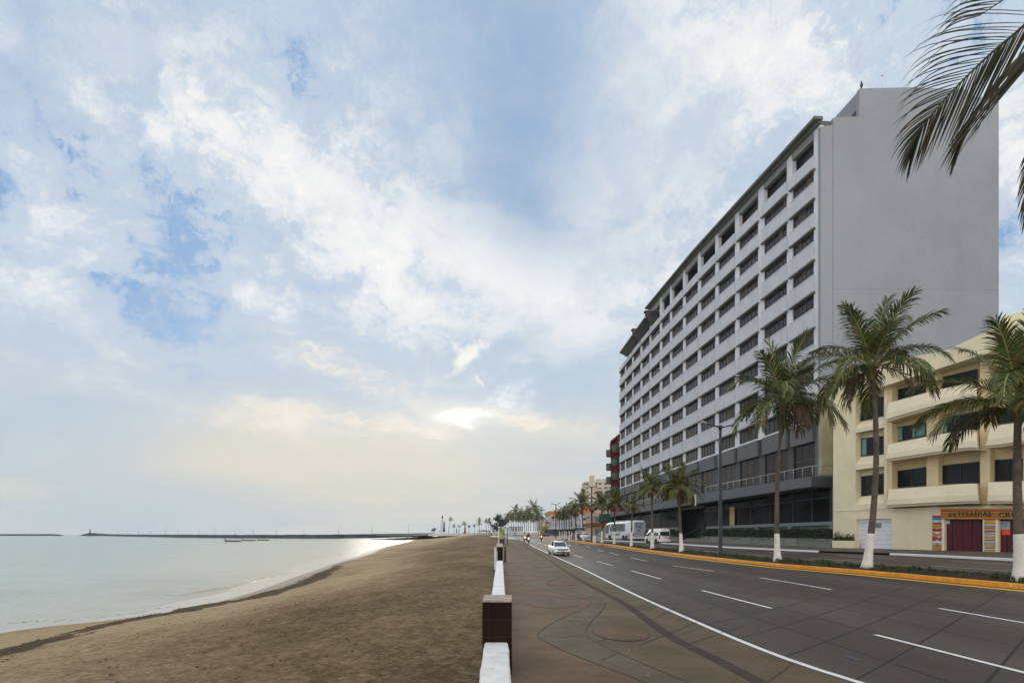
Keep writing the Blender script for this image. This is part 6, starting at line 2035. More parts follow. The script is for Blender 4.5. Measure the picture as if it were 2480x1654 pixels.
    for s in (1, -1):
        for x in (9.9, 3.7, 2.45):
            m = MB(); m.tube([(x, s * (W - .06), .52), (x, s * (W + .006), .52)], [.60, .60], CBLK, 18); m.build('wheel_arch', t, local=True)
    return t
bz = 108.0
bx0 = (1531.5 - CX) / F * bz
hd = math.radians(13.5)
hdir = Vector((-math.sin(hd), math.cos(hd), 0)); hl = Vector((-hdir.y, hdir.x, 0))
cpos = Vector((bx0, bz, 0)) - hl * 1.26 * 1.1
make_coach((cpos.x, cpos.y, .80), math.atan2(hdir.y, hdir.x), 1.10)

def make_van(loc, rot, scale):
    t = thing('minibus', 'white high-roof minibus parked at the kerb behind the coach', 'van', loc, rot, None, scale)
    L, W = 4.9, .94
    m = MB(); secs = []
    for x, zt, zb, wf in ((L, .95, .40, .86), (L - .12, 1.05, .30, .95), (L - .55, 1.22, .26, .99), (L - .62, 1.30, .26, .99), (L - 1.45, 2.05, .26, 1), (L - 1.9, 2.22, .26, 1), (.5, 2.26, .26, 1), (.12, 2.20, .30, .985), (0, 1.95, .38, .96)):
        w_ = W * wf
        secs.append([(x, w_ * .96, zb), (x, w_, zb + .12), (x, w_, zt * .5), (x, w_ * (.97 if zt > 1.4 else 1), zt * .74), (x, w_ * (.88 if zt > 1.4 else .95), zt - .06), (x, w_ * .5, zt), (x, -w_ * .5, zt), (x, -w_ * (.88 if zt > 1.4 else .95), zt - .06), (x, -w_ * (.97 if zt > 1.4 else 1), zt * .74), (x, -w_, zt * .5), (x, -w_, zb + .12), (x, -w_ * .96, zb)])
    section_loft(m, secs, CARW); m.build('body', t, local=True)
    for s in (1, -1):
        for xs in ((.25, 1.55), (1.70, 2.85)):
            m = MB(); p = [Vector((x, s * (W * .985), z)) for x, z in ((xs[0], 1.16), (xs[1], 1.16), (xs[1], 1.66), (xs[0], 1.66))]
            m.prism([v + Vector((0, -s * .08, 0)) for v in p], [Vector((v.x, s * (W * (1.008 if v.z < 1.3 else .985)), v.z)) for v in p], CGLASS); m.build('side_window', t, local=True)
        m = MB(); p = [(3.0, 1.16), (4.05, 1.16), (3.45, 1.68), (3.0, 1.68)]
        m.prism([Vector((x, s * (W - .1), z)) for x, z in p], [Vector((x, s * W * (1.008 if z < 1.3 else .985), z)) for x, z in p], CGLASS); m.build('cab_window', t, local=True)
        m = MB(); m.box((.0, s * .84, .98), (.10, .14, .42), REDL); m.build('tail_light', t, local=True)
        m = MB(); m.box((3.95, s * 1.05, 1.25), (.12, .16, .22), CBLK); m.build('wing_mirror', t, local=True)
        for x in (3.85, .95):
            m = MB(); m.tube([(x, s * (W - .06), .36), (x, s * (W + .004), .36)], [.42, .42], CBLK, 16); m.build('wheel_arch', t, local=True)
    m = MB(); m.prism([Vector((.10, y, z)) for y, z in ((-.78, 1.2), (.78, 1.2), (.70, 1.80), (-.70, 1.80))], [Vector((-.015, y, z)) for y, z in ((-.78, 1.2), (.78, 1.2), (.70, 1.80), (-.70, 1.80))], CGLASS); m.build('rear_window', t, local=True)
    m = MB(); m.box((-.012, 0, .92), (.03, .46, .14), PLATE); pl_ = m.build('number_plate', t, local=True)
    m = MB()
    for k in range(9): m.box((-.03, -.32 + .08 * k, 1.07), (.012, .05, .06), CBLK)
    m.build('rear_lettering', t, local=True)
    m = MB(); m.box((.0, 0, .42), (.16, 1.78, .20), CARW); m.build('rear_bumper', t, local=True)
    m = MB(); m.box((.0, 0, 2.12), (.06, .30, .05), REDL); m.build('high_brake_light', t, local=True)
    wheels(t, [(3.85, .80), (3.85, -.80), (.95, .80), (.95, -.80)], .33, .22)
    return t
vz = 88.2
vx0 = (1596.5 - CX) / F * vz
hd = math.radians(12.5); hdir = Vector((-math.sin(hd), math.cos(hd), 0)); hl = Vector((-hdir.y, hdir.x, 0))
cpos = Vector((vx0, vz, 0)) - hl * .94
make_van((cpos.x, cpos.y, far_z(0, vz) - .02), math.atan2(hdir.y, hdir.x), 1.06)

# ------------------------------------------------------------------ people: one continuous skinned body, clothes by region
SKIN = M('skin', (.30, .17, .11), .6, .06, 5)
def body_mesh(kind):
    """kind: stand, sit, ride. Returns joints, radii, edges (z up, facing +x, metres)"""
    if kind == 'stand':
        J = dict(pel=(0, 0, .95), wai=(0, 0, 1.08), che=(.01, 0, 1.30), nec=(.01, 0, 1.47), hed=(.03, 0, 1.57), top=(.02, 0, 1.70),
                 hl=(0, .10, .90), kl=(.03, .11, .50), al=(-.02, .11, .09), fl=(.14, .12, .04), hr=(0, -.10, .90), kr=(.02, -.11, .50), ar=(-.04, -.11, .09), fr=(.12, -.12, .04),
                 sl=(.0, .19, 1.40), el=(-.02, .25, 1.12), wl=(.05, .26, .88), gl=(.07, .26, .78), sr=(.0, -.19, 1.40), er=(-.02, -.25, 1.12), wr=(.05, -.26, .88), gr=(.07, -.26, .78))
    else:
        J = dict(pel=(0, 0, .82), wai=(.03, 0, .95), che=(.10, 0, 1.18), nec=(.15, 0, 1.36), hed=(.18, 0, 1.46), top=(.18, 0, 1.60),
                 hl=(.02, .11, .80), kl=(.42, .20, .72), al=(.30, .20, .32), fl=(.44, .21, .26), hr=(.02, -.11, .80), kr=(.42, -.20, .72), ar=(.30, -.20, .32), fr=(.44, -.21, .26),
                 sl=(.12, .20, 1.29), el=(.28, .32, 1.08), wl=(.50, .32, 1.02), gl=(.58, .31, 1.02), sr=(.12, -.20, 1.29), er=(.28, -.32, 1.08), wr=(.50, -.32, 1.02), gr=(.58, -.31, 1.02))
    R = dict(pel=.15, wai=.135, che=.155, nec=.062, hed=.095, top=.085, hl=.095, kl=.062, al=.045, fl=.040, hr=.095, kr=.062, ar=.045, fr=.040, sl=.068, el=.046, wl=.032, gl=.036, sr=.068, er=.046, wr=.032, gr=.036)
    E = [('pel', 'wai'), ('wai', 'che'), ('che', 'nec'), ('nec', 'hed'), ('hed', 'top'), ('pel', 'hl'), ('hl', 'kl'), ('kl', 'al'), ('al', 'fl'), ('pel', 'hr'), ('hr', 'kr'), ('kr', 'ar'), ('ar', 'fr'),
         ('che', 'sl'), ('sl', 'el'), ('el', 'wl'), ('wl', 'gl'), ('che', 'sr'), ('sr', 'er'), ('er', 'wr'), ('wr', 'gr')]
    ks = list(J); me = bpy.data.meshes.new('person')
    # root the skin at the pelvis: it is vertex 0
    me.from_pydata([J[k] for k in ks], [(ks.index(a), ks.index(b)) for a, b in E], [])
    ob = bpy.data.objects.new('tmp_person', me); col.objects.link(ob)
    ob.modifiers.new('Skin', 'SKIN'); sub = ob.modifiers.new('Sub', 'SUBSURF'); sub.levels = 2; sub.render_levels = 2
    for i, k in enumerate(ks):
        me.skin_vertices[0].data[i].radius = (R[k], R[k])
    me.skin_vertices[0].data[0].use_root = True
    bpy.context.view_layer.update()
    out = bpy.data.meshes.new_from_object(ob.evaluated_get(bpy.context.evaluated_depsgraph_get()))
    bpy.data.objects.remove(ob)
    return out, J
BODY = {}
def person(label, loc, rot, kind, shirt, trousers, hair=(.02, .015, .012), helmet=None, scale=1.0, group=None, vest=None):
    if kind not in BODY: BODY[kind] = body_mesh(kind)
    src, J = BODY[kind]
    me = src.copy(); me.name = 'person'
    me.materials.clear()
    for m_ in (SKIN, shirt, trousers, CBLK): me.materials.append(m_)
    neck = Vector(J['nec']); 
    for p in me.polygons:
        c = p.center; p.use_smooth = True
        if c.z > neck.z - .01: k = 0
        elif min((c - Vector(J['gl'])).length, (c - Vector(J['gr'])).length) < .09: k = 0
        elif min((c - Vector(J['fl'])).length, (c - Vector(J['fr'])).length, (c - Vector(J['al'])).length, (c - Vector(J['ar'])).length) < .11: k = 3
        elif c.z > Vector(J['pel']).z + .03 or (abs(c.y) > .19 and c.z > .8 and kind == 'stand') or (kind != 'stand' and c.z > .86): k = 1
        else: k = 2
        p.material_index = k
    o = bpy.data.objects.new('person', me); col.objects.link(o)
    o.location = loc; o.rotation_euler = (0, 0, rot); o.scale = (scale,) * 3
    INV[o.name] = Matrix.Identity(4)
    tag(o, label, 'person', group)
    h = Vector(J['hed']) + Vector((0, 0, .07))
    m = MB()
    if helmet: m.ball(h + Vector((0, 0, .01)), (.145, .125, .14), helmet, 12, 8); m.ball(h + Vector((.07, 0, -.01)), (.09, .10, .05), CGLASS, 8, 6); m.build('helmet', o, local=True)
    else:
        m.ball(h + Vector((-.025, 0, .035)), (.115, .105, .10), M('hair_dark', hair, .7), 10, 8); m.build('hair', o, local=True)
    m = MB(); m.ball(h + Vector((.105, 0, -.035)), (.022, .016, .024), SKIN, 6, 5)
    for s in (1, -1):
        m.ball(h + Vector((.092, .035 * s, .0)), (.012, .014, .010), CBLK, 6, 5); m.ball(h + Vector((.0, .10 * s, -.03)), (.02, .014, .03), SKIN, 6, 5)
    m.box(h + Vector((.094, 0, -.075)), (.012, .045, .010), M('lips', (.22, .08, .07), .6)); m.build('face', o, local=True)
    return o
def cloth(n, c): return M(n, c, .85, .12, 6)
C_BLUE = cloth('shirt_pale_blue', (.30, .36, .50)); C_JEAN = cloth('jeans_dark', (.04, .045, .065)); C_BROWN = cloth('trousers_brown', (.10, .06, .045)); C_DARK = cloth('jacket_dark', (.022, .022, .024)); C_HIVIS = cloth('vest_orange', (.60, .22, .03)); C_ORANGE = cloth('shirt_orange', (.50, .14, .04)); C_WHITE = cloth('shirt_white', (.6, .6, .6)); C_YEL = cloth('vest_yellow', (.55, .50, .20))
kx = (1219.3 - CX) / F * 88
person('person in a pale blue shirt and brown trousers standing by the bus stop kiosk', (kx, 88, near_z(kx, 88)), math.radians(-60), 'stand', C_BLUE, C_BROWN, group=None, scale=1.02)
person('person in orange sitting on the white platform beyond the kiosk', ((1204 - CX) / F * 200, 197.6, at(0, 1298.5, 198).z - .55), math.radians(-120), 'sit', C_ORANGE, C_JEAN, group=None)
person('person in dark clothes sitting at the left end of the white platform', ((1190.5 - CX) / F * 200, 197.6, at(0, 1297.5, 198).z - .55), math.radians(-70), 'sit', C_DARK, C_JEAN, group=None)
px_ = (1451.8 - CX) / F * 128
person('person in a white shirt walking on the far pavement behind the utility box', (px_, 128, .97), math.radians(200), 'stand', C_WHITE, C_JEAN, group=None)

# motorcycles with riders
HLIT = M_emit('headlight_lit', (1.0, .86, .62), 6.0)
MRED = paint('motorcycle_red', (.45, .02, .05)); MBLK = paint('motorcycle_black', (.02, .02, .022))
def motorcycle(label, loc, rot, body, bag=None, lit=HLIT):
    t = thing('motorcycle', label, 'motorcycle', loc, rot, 'motorcycles coming along the near lane')
    for x in (.68, -.62):
        m = MB(); r = .30
        ring = [(x + r * math.cos(a), 0, .30 + r * math.sin(a)) for a in [2*PI*i/20 for i in range(21)]]
        m.tube(ring, .055, TYRE, 8, caps=False); wl = m.build('wheel', t, local=True)
        m = MB()
        for k in range(6): m.tube([(x, 0, .30), (x + .27 * math.cos(k * PI / 3), 0, .30 + .27 * math.sin(k * PI / 3))], .012, RIM, 4)
        m.tube([(x, -.06, .30), (x, .06, .30)], .05, RIM, 8); m.build('hub', wl, local=True)
    m = MB(); m.tube([(.42, 0, .92), (.30, 0, .80), (-.05, 0, .70), (-.35, 0, .50), (-.62, 0, .30)], [.05, .14, .11, .06, .04], body, 10)
    m.ball((.02, 0, .42), (.24, .13, .19), CBLK, 10, 8); m.tube([(.30, .05, .6), (.1, .08, .3), (-.6, .10, .28)], .04, CHROME, 6); m.build('body', t, local=True)
    m = MB(); m.tube([(.22, 0, .82), (-.1, 0, .80), (-.6, 0, .82)], [.09, .13, .09], CBLK, 8); m.build('seat', t, local=True)
    m = MB()
    for s in (1, -1): m.tube([(.68, .08 * s, .30), (.48, .08 * s, .95)], .03, CHROME, 6)
    m.tube([(.36, .36, 1.02), (.48, .15, 1.0), (.48, -.15, 1.0), (.36, -.36, 1.02)], .02, CBLK, 6); m.build('handlebar', t, local=True)
    m = MB(); m.ball((.62, 0, .88), (.07, .10, .10), lit, 10, 8); m.build('headlight', t, local=True)
    m = MB(); m.tube([(.62, 0, .62), (.80, 0, .63), (.95, 0, .50)], [.02, .08, .05], body, 6); m.build('mudguard', t, local=True)
    if bag:
        m = MB(); m.box((-.45, -.34, .72), (.36, .22, .34), bag); m.build('pannier', t, local=True)
    return t
def bike(x, y, labs, body, shirt, trs, hel, bag=None, lit=HLIT, dr=0):
    q = hit(x, y, near_z); rot = math.atan2(-1, .04 + dr)
    motorcycle(labs[0], tuple(q), rot, body, bag, lit)
    person(labs[1], tuple(q + Vector((math.cos(rot) * -.18, math.sin(rot) * -.18, .02))), rot, 'ride', shirt, trs, helmet=hel, group='motorcycle riders', scale=1.08)
bike(1270.3, 1312.2, ('black motorcycle with a lit headlamp, left of the pair', 'rider in a pale yellow vest on the left motorcycle of the pair'), MBLK, C_YEL, C_JEAN, MBLK)
bike(1279.7, 1315.8, ('motorcycle with a red side bag, right of the pair', 'rider in a dark jacket on the motorcycle with the red bag'), MBLK, C_DARK, C_JEAN, MRED, MRED)
bike(1310.7, 1309.6, ('single motorcycle in the far lane with an amber lamp', 'rider in an orange vest on the single motorcycle in the far lane'), MBLK, C_HIVIS, C_DARK, MBLK, None, M_emit('headlight_amber', (1.0, .55, .15), 5.0))
# ------------------------------------------------------------------ buildings further along the avenue
def wgrid(t, face, cols, rows, mat_g, mat_f, name='window'):
    """face(s, z) -> point, outward normal; windows in a grid of unit intervals"""
    for (s0, s1) in cols:
        for (z0, z1) in rows:
            m = MB(); p, n = face(s0, z0)
            q = [face(s0, z0)[0], face(s1, z0)[0], face(s1, z1)[0], face(s0, z1)[0]]
            m.prism([v - n * .05 for v in q], [v + n * .04 for v in q], mat_f)
            o = m.build(name, t)
            m = MB(); e = .06 * (z1 - z0)
            es = e * (s1 - s0) / max(.01, ((q[1] - q[0]).length)) 
            q2 = [face(s0 + es, z0 + e)[0], face(s1 - es, z0 + e)[0], face(s1 - es, z1 - e)[0], face(s0 + es, z1 - e)[0]]
            m.prism([v + n * .03 for v in q2], [v + n * .06 for v in q2], mat_g); m.build('pane', o)
BG_ = M('far_glass', (.06, .07, .075), .15, .3, 1); BG2 = M('far_glass_teal', (.10, .22, .20), .2, .3, 1); BFR = M('far_frame', (.35, .34, .32), .7)
BW = M('far_white_wall', (.52, .53, .54), .9, .08, .3, dirt=.25, dirtc=(.36, .35, .33)); BCR = M('far_cream_wall', (.52, .45, .34), .9, .08, .3, dirt=.25, dirtc=(.4, .34, .26)); BBE = M('far_beige_wall', (.50, .36, .21), .9, .08, .3)
BOR = M('far_orange', (.55, .17, .06), .8, .1, .4); BDK = M('far_dark', (.05, .048, .046), .8); BBL = M('far_blue_grey_wall', (.40, .44, .50), .9, .08, .3); BYE = M('far_yellow_wall', (.50, .36, .05), .9, .15, .4)
BRB = M('far_brown_band', (.22, .075, .05), .8, .1, .5); BRE = M('far_red_band', (.46, .055, .035), .8, .1, .5)
def far_block(name, label, x0, x1, ytop, Zn, depth, mat, cols_f=(), rows=(), cols_s=(), trims=(), ground=.85, glass=BG_, cat='building', extra=None, name_w='window'):
    """box whose face towards the viewer spans pixel columns x0..x1 at depth Zn; left side runs along the avenue"""
    X0, X1 = (x0 - CX) / F * Zn, (x1 - CX) / F * Zn
    zt = H + (HY - ytop) / F * Zn
    t = thing(name, label, cat, (X0, Zn, ground))
    sk = -.05
    m = MB(); f = [Vector((X0, Zn, ground - .3)), Vector((X1, Zn, ground - .3)), Vector((X1, Zn, zt)), Vector((X0, Zn, zt))]
    m.prism(f, [v + Vector((sk * depth, depth, 0)) for v in f], mat); m.build('wall', t)
    m = MB(); m.prism([v + Vector((-.12 if k in (0, 3) else .12, -.12, 0)) for k, v in enumerate([Vector((X0, Zn, zt)), Vector((X1, Zn, zt)), Vector((X1, Zn, zt + .3)), Vector((X0, Zn, zt + .3))])],
                      [v + Vector((-.12 + sk * depth if k in (0, 3) else .12 + sk * depth, depth, 0)) for k, v in enumerate([Vector((X0, Zn, zt)), Vector((X1, Zn, zt)), Vector((X1, Zn, zt + .3)), Vector((X0, Zn, zt + .3))])], mat); m.build('roof', t)
    ff = lambda s, z: (Vector((lerp(X0, X1, s), Zn, z)), Vector((0, -1, 0)))
    fsd = lambda s, z: (Vector((X0 + sk * depth * s, Zn + depth * s, z)), Vector((-1, 0, 0)))
    rr = [(H + (HY - b) / F * Zn, H + (HY - a) / F * Zn) for a, b in rows]
    wgrid(t, ff, cols_f, rr, glass, BFR, name_w); wgrid(t, fsd, cols_s, rr, glass, BFR, name_w)
    for (nm, ya, yb, tm, out) in trims:
        za, zb = H + (HY - yb) / F * Zn, H + (HY - ya) / F * Zn
        m = MB()
        a = [Vector((X0 - out, Zn - out, za)), Vector((X1 + .02, Zn - out, za)), Vector((X1 + .02, Zn - out, zb)), Vector((X0 - out, Zn - out, zb))]
        m.prism(a, [Vector((v.x, Zn, v.z)) for v in a], tm)
        a = [Vector((X0 - out, Zn + .01, za)), Vector((X0, Zn + .01, za)), Vector((X0, Zn + .01, zb)), Vector((X0 - out, Zn + .01, zb))]
        m.prism(a, [v + Vector((sk * depth, depth, 0)) for v in a], tm)
        m.build(nm, t)
    if extra: extra(t, X0, X1, Zn, zt, ff, fsd)
    return t
far_block('beige_building', 'beige building with a teal window and brown band left of the coach', 1433, 1500, 1243, 152, 9, BBE, ((.10, .32), (.62, .9)), ((1252.5, 1264), (1279, 1296)), (), (('cornice', 1243, 1250, BCR, .25), ('brown_band', 1266, 1274.5, BRB, .35)), glass=BG2,
          extra=lambda t, X0, X1, Zn, zt, ff, fsd: [b_.build('red_awning', t) for b_ in [MB().box((lerp(X0, X1, .53), Zn - .5, H + (HY - 1271) / F * Zn), (2.0, .5, 1.2), BRE)]])
far_block('orange_topped_building', 'grey building with a bright orange parapet behind the second street lamp', 1408, 1436, 1244, 190, 14, BW, ((.15, .4), (.6, .85)), ((1253, 1260), (1268, 1276)), ((.2, .4), (.6, .8)), (('orange_parapet', 1229, 1243, BOR, .3), ('awning', 1278, 1280, BDK, 1.2)))
far_block('white_terrace', 'long pale blue-grey building above dark shopfronts behind the slim palms', 1379, 1416, 1239, 200, 26, BBL, ((.08, .2), (.35, .47), (.62, .74)), ((1262, 1273),), ((.2, .3), (.45, .55), (.7, .8)), (('shop_band', 1282, 1296, BDK, .06), ('canopy', 1278, 1281, BW, 1.6)))
far_block('low_terrace', 'lower white terrace with wide windows and a red vertical sign', 1352, 1385, 1257, 236, 26, BW, ((.08, .36), (.5, .9)), ((1264, 1273),), ((.1, .4), (.55, .9)), (('shop_band', 1283, 1296, BDK, .06), ('canopy', 1279.5, 1281, BW, 1.4)),
          extra=lambda t, X0, X1, Zn, zt, ff, fsd: [b_.build('vertical_sign', t) for b_ in [MB().box((lerp(X0, X1, .14), Zn - .6, H + (HY - 1265) / F * Zn), (.8, .35, 5.0), BRE)]])
far_block('cream_building', 'cream building with an orange roof edge left of the median nose lamp', 1333, 1353, 1246, 285, 24, BCR, ((.15, .45), (.6, .9)), ((1250, 1257), (1264, 1272)), ((.2, .4), (.6, .8)), (('orange_parapet', 1237, 1245, BOR, .2), ('balcony', 1261, 1263, BW, 1.2), ('shop_band', 1280, 1293, BDK, .05)))
far_block('white_house', 'plain whitish house left of the orange edged cream building', 1313, 1335, 1254, 335, 30, BCR, ((.1, .25), (.4, .55), (.7, .85)), ((1262, 1266), (1274, 1278)), ((.3, .5),), ())
far_block('yellow_shop', 'low yellow walled shop under the smallest street lamp', 1316, 1332, 1276, 305, 10, BYE, ((.15, .4), (.6, .85)), ((1283, 1291),), (), (('fascia', 1275, 1279, BYE, .2),))
far_block('white_hall', 'white building seen between the far palm trunks at the road bend', 1238, 1266, 1276, 470, 40, BW, ((.10, .2), (.34, .5), (.7, .76)), ((1279, 1287),), (), (('eaves', 1274, 1276, BW, .6),))
far_block('low_white_shed', 'low white shed with a teal end behind the white platform', 1191, 1212, 1279, 420, 12, BW, ((.1, .3), (.45, .8)), ((1282, 1287),), (), (('roof_edge', 1278, 1280, BBL, .8),), glass=BG2)
def tower_extra(t, X0, X1, Zn, zt, ff, fsd):
    W = X1 - X0
    m = MB()
    for a, b, ya in ((.18, .34, 1152), (.44, .62, 1160.5), (.70, .86, 1160)):
        zz = H + (HY - ya) / F * Zn
        m.box((lerp(X0, X1, (a + b) / 2), Zn + 3, (zt + zz) / 2), ((b - a) * W, 5.4, zz - zt + .6), BCR)
    m.build('roof_tower', t)
    for k in range(8):
        z = H + (HY - (1183 + k * 10.3)) / F * Zn
        m = MB(); m.box((lerp(X0, X1, .37), Zn - .6, z), (W * .09, 1.2, .7), BRB if k % 2 else BCR); m.build('balcony', t)
        m = MB(); m.box((lerp(X0, X1, .55), Zn - .5, z + 1.1), (W * .16, 1.0, .9), BRB if k % 3 else BCR); m.build('balcony', t)
far_block('apartment_tower', 'tall cream apartment tower far behind the second street lamp', 1419, 1480, 1167, 400, 16, BCR, ((.02, .10), (.38, .46), (.50, .62), (.72, .86), (.90, .98)), [(1168.5 + 10.3 * k, 1173.5 + 10.3 * k) for k in range(9)], (), (), extra=tower_extra)
# red block with rounded green balconies just past the hotel
RZ = 152.0
def rpt(x, y, Z=RZ): return at(x, y, Z)
REDW = M('red_block_wall', (.24, .050, .045), .85, .1, .4, .2, 6); GREENB = M('green_balcony', (.022, .070, .062), .5, .15, 1); REDD = M('red_block_shade', (.10, .018, .03), .85); REDB = M('balcony_base_red', (.24, .05, .06), .8)
rb_t = thing('red_building', 'red block with stacked dark green rounded balconies beyond the hotel', 'building', tuple(rpt(1485, 1303)))
m = MB(); x0, x1 = 1479, 1512
f = [rpt(x0, 1305), rpt(x1 + 30, 1305), rpt(x1 + 30, 1040), rpt(x1, 1054), rpt(x0, 1078)]
m.prism(f, [v + Vector((2.6, 12, 0)) for v in f], REDW); m.build('wall', rb_t)
m = MB(); f = [rpt(1476.5, 1073), rpt(1500, 1053.5), rpt(1530, 1037), rpt(1530, 1034), rpt(1500, 1050), rpt(1476.5, 1069)]
m.prism([v + Vector((0, -1.2, 0)) for v in f], [v + Vector((2.8, 13, 0)) for v in f], REDW); m.build('roof', rb_t)
m = MB()
for x in (1478.3, 1497): m.tube([rpt(x, 1100, RZ - .8), rpt(x, 1072 if x < 1480 else 1058, RZ - .8)], .16, REDW, 8)
m.build('column', rb_t)
def round_balcony(x, y, r, h=1.15, Z=RZ):
    c = rpt(x, y, Z); m = MB()
    rows = []
    for z, rr, mt in ((-.62, .82, 0), (-.58, .95, 0), (-.1, 1.0, 1), (h - .1, 1.0, 1), (h, .97, 1)):
        rows.append([c + Vector((r * rr * math.cos(a), r * rr * math.sin(a), z - h / 2)) for a in [2*PI*i/16 for i in range(17)]])
    m.grid(rows[:2] + [rows[2]], REDB); m.grid(rows[2:], GREENB)
    m.add(rows[0][:-1], [tuple(range(16))], REDB)
    cap = [p + Vector((0, 0, -.5)) for p in rows[-1][:-1]]
    m.add(cap, [tuple(range(16))], REDD)
    m.build('balcony', rb_t)
for y in (1095.5, 1128, 1160.5, 1192.5): round_balcony(1475.5, y, 1.0 * .62 * 1.4, 1.25)
for y in (1085, 1118, 1152, 1186, 1254): round_balcony(1491, y, .95, 1.3, RZ - 1.2)
m = MB(); m.box(rpt(1466, 1254, RZ - .5), (3.2, 1.2, 2.2), GREENB); m.build('wide_balcony', rb_t)
for y in (1075, 1107, 1141, 1174): 
    m = MB(); q = [rpt(1494, y + 9, RZ - .1), rpt(1500, y + 9, RZ - .1), rpt(1500, y - 6, RZ - .1), rpt(1494, y - 6, RZ - .1)]
    m.prism(q, [v + Vector((0, .3, 0)) for v in q], BDK); o_ = m.build('window', rb_t)
for y in (1108, 1141, 1174):
    m = MB(); c = rpt(1485, y, RZ - .05); q = [c + Vector((.22 * math.cos(a), 0, .75 * math.sin(a) if math.sin(a) > 0 else .55 * math.sin(a))) for a in [2*PI*i/14 for i in range(14)]]
    m.prism(q, [v + Vector((0, .2, 0)) for v in q], BDK); m.build('arched_window', rb_t)

# ------------------------------------------------------------------ statues and small structures on the far promenade
t = thing('lattice_tower', 'slender white lattice tower on a block at the far end of the beach', 'tower', tuple(at(1071.5, 1290, 350)))
LZ = 350.0; s1 = LZ / F
LWH = M('lattice_white', (.55, .57, .57), .7, .1, 1)
c = at(1071.3, 1289.5, LZ)
m = MB(); m.box(c + Vector((-.4, 0, .7)), (13 * s1 * .9, 3, 7.6 * s1), LWH); m.build('base_block', t)
m = MB()
zb, zt = c.z + 1.2, at(0, 1253.5, LZ).z
for sx in (-1, 1):
    for sy in (-1, 1):
        m.tube([(c.x + sx * .85, LZ + sy * .85, zb), (c.x + sx * .28, LZ + sy * .28, zt)], .10, LWH, 5)
for k in range(9):
    f0, f1 = k / 9, (k + 1) / 9
    r0, r1 = lerp(.85, .28, f0), lerp(.85, .28, f1); z0, z1 = lerp(zb, zt, f0), lerp(zb, zt, f1)
    for sy in (-1, 1):
        m.tube([(c.x - r0, LZ + sy * r0, z0), (c.x + r1, LZ + sy * r1, z1)], .06, LWH, 4); m.tube([(c.x + r0, LZ + sy * r0, z0), (c.x - r1, LZ + sy * r1, z1)], .06, LWH, 4)
        m.tube([(c.x - r0, LZ + sy * r0, z0), (c.x + r0, LZ + sy * r0, z0)], .06, LWH, 4)
m.build('lattice', t)
m = MB(); m.tube([(c.x, LZ, zt - .1), (c.x, LZ, zt + .8), (c.x, LZ, zt + .9), (c.x, LZ, zt + 1.3)], [.5, .55, .40, .05], BDK, 8); m.tube([(c.x, LZ, zt + 1.2), (c.x, LZ, zt + 1.9)], .05, BDK, 5); m.build('lantern', t)
BRONZE = M('bronze_dark', (.035, .033, .032), .5, .2, 2); RUST = M('sculpture_rust', (.26, .09, .035), .8, .2, 1)
def statue(name, label, x, ybot, ytop, Z, mat, wide, arm=0):
    b = at(x, ybot, Z); tp = at(x, ytop, Z); hh = tp.z - b.z
    t = thing(name, label, 'statue', tuple(b))
    m = MB(); m.tube([b, b + Vector((0, 0, hh * .22)), b + Vector((0, 0, hh * .24))], [wide * 1.1, wide * .9, wide * .8], mat, 8); m.build('plinth', t)
    m = MB(); m.tube([b + Vector((0, 0, hh * .22)), b + Vector((wide * .1, 0, hh * .45)), b + Vector((0, 0, hh * .62)), b + Vector((wide * .15, 0, hh * .8)), b + Vector((wide * .1, 0, hh * .86))], [wide * .55, wide * .6, wide * .45, wide * .6, wide * .25], mat, 8)
    m.ball(b + Vector((wide * .15, 0, hh * .93)), (wide * .26, wide * .26, hh * .07), mat, 8, 6)
    if arm: m.tube([b + Vector((wide * .3, 0, hh * .78)), b + Vector((wide * arm, 0, hh * 1.0))], [wide * .2, wide * .12], mat, 6)
    m.build('figure', t)
statue('statue', 'dark standing statue with a raised arm beside the lattice tower', 1075.5, 1287, 1262, 346, BRONZE, .75, 1.0)
statue('sculpture', 'rust brown tall sculpture on the far promenade in front of a palm', 1126, 1291, 1274, 340, RUST, .85)
statue('statue', 'small dark statue between two small palms on the far promenade', 1106, 1289, 1278.5, 342, BRONZE, .45)
t = thing('kiosk_hut', 'small white hut under a dark tree at the landward end of the breakwater', 'hut', tuple(at(1049, 1290.5, 400)))
b = at(1049, 1291.5, 400); m = MB(); m.box(b + Vector((0, 0, 1.0)), (2.4, 2, 2.0), LWH); m.build('wall', t)
m = MB(); m.prism([b + Vector((-1.5, -1.2, 2.0)), b + Vector((1.5, -1.2, 2.0)), b + Vector((0, -1.2, 2.9))], [b + Vector((-1.5, 1.2, 2.0)), b + Vector((1.5, 1.2, 2.0)), b + Vector((0, 1.2, 2.9))], BDK); m.build('roof', t)
m = MB(); rg = random.Random(9); cc = b + Vector((.3, 2.5, 3.0))
def pt_():
    v = Vector((rg.gauss(0, 1), rg.gauss(0, 1), rg.gauss(0, 1))).normalized() * rg.uniform(.5, 1.0); return cc + Vector((v.x * 1.8, v.y * 1.4, v.z * 1.1))
leaf_cloud(m, 260, pt_, .25, HEDGE, rg); m.tube([b + Vector((.3, 2.5, -.5)), cc], [.18, .1], BARK, 6)
tag(m.build('shade_tree', base=tuple(b + Vector((.3, 2.5, -.5))), recalc=False), 'small round dark tree behind the white hut by the breakwater', 'tree')
m = MB()
for k, (x, wd, hgt) in enumerate(((1158, 22, 3.0), (1172, 26, 2.3))):
    pass
t = thing('shelter', 'low dark roofed beach shelter on the far promenade', 'shelter', tuple(at(1172, 1291, 352)))
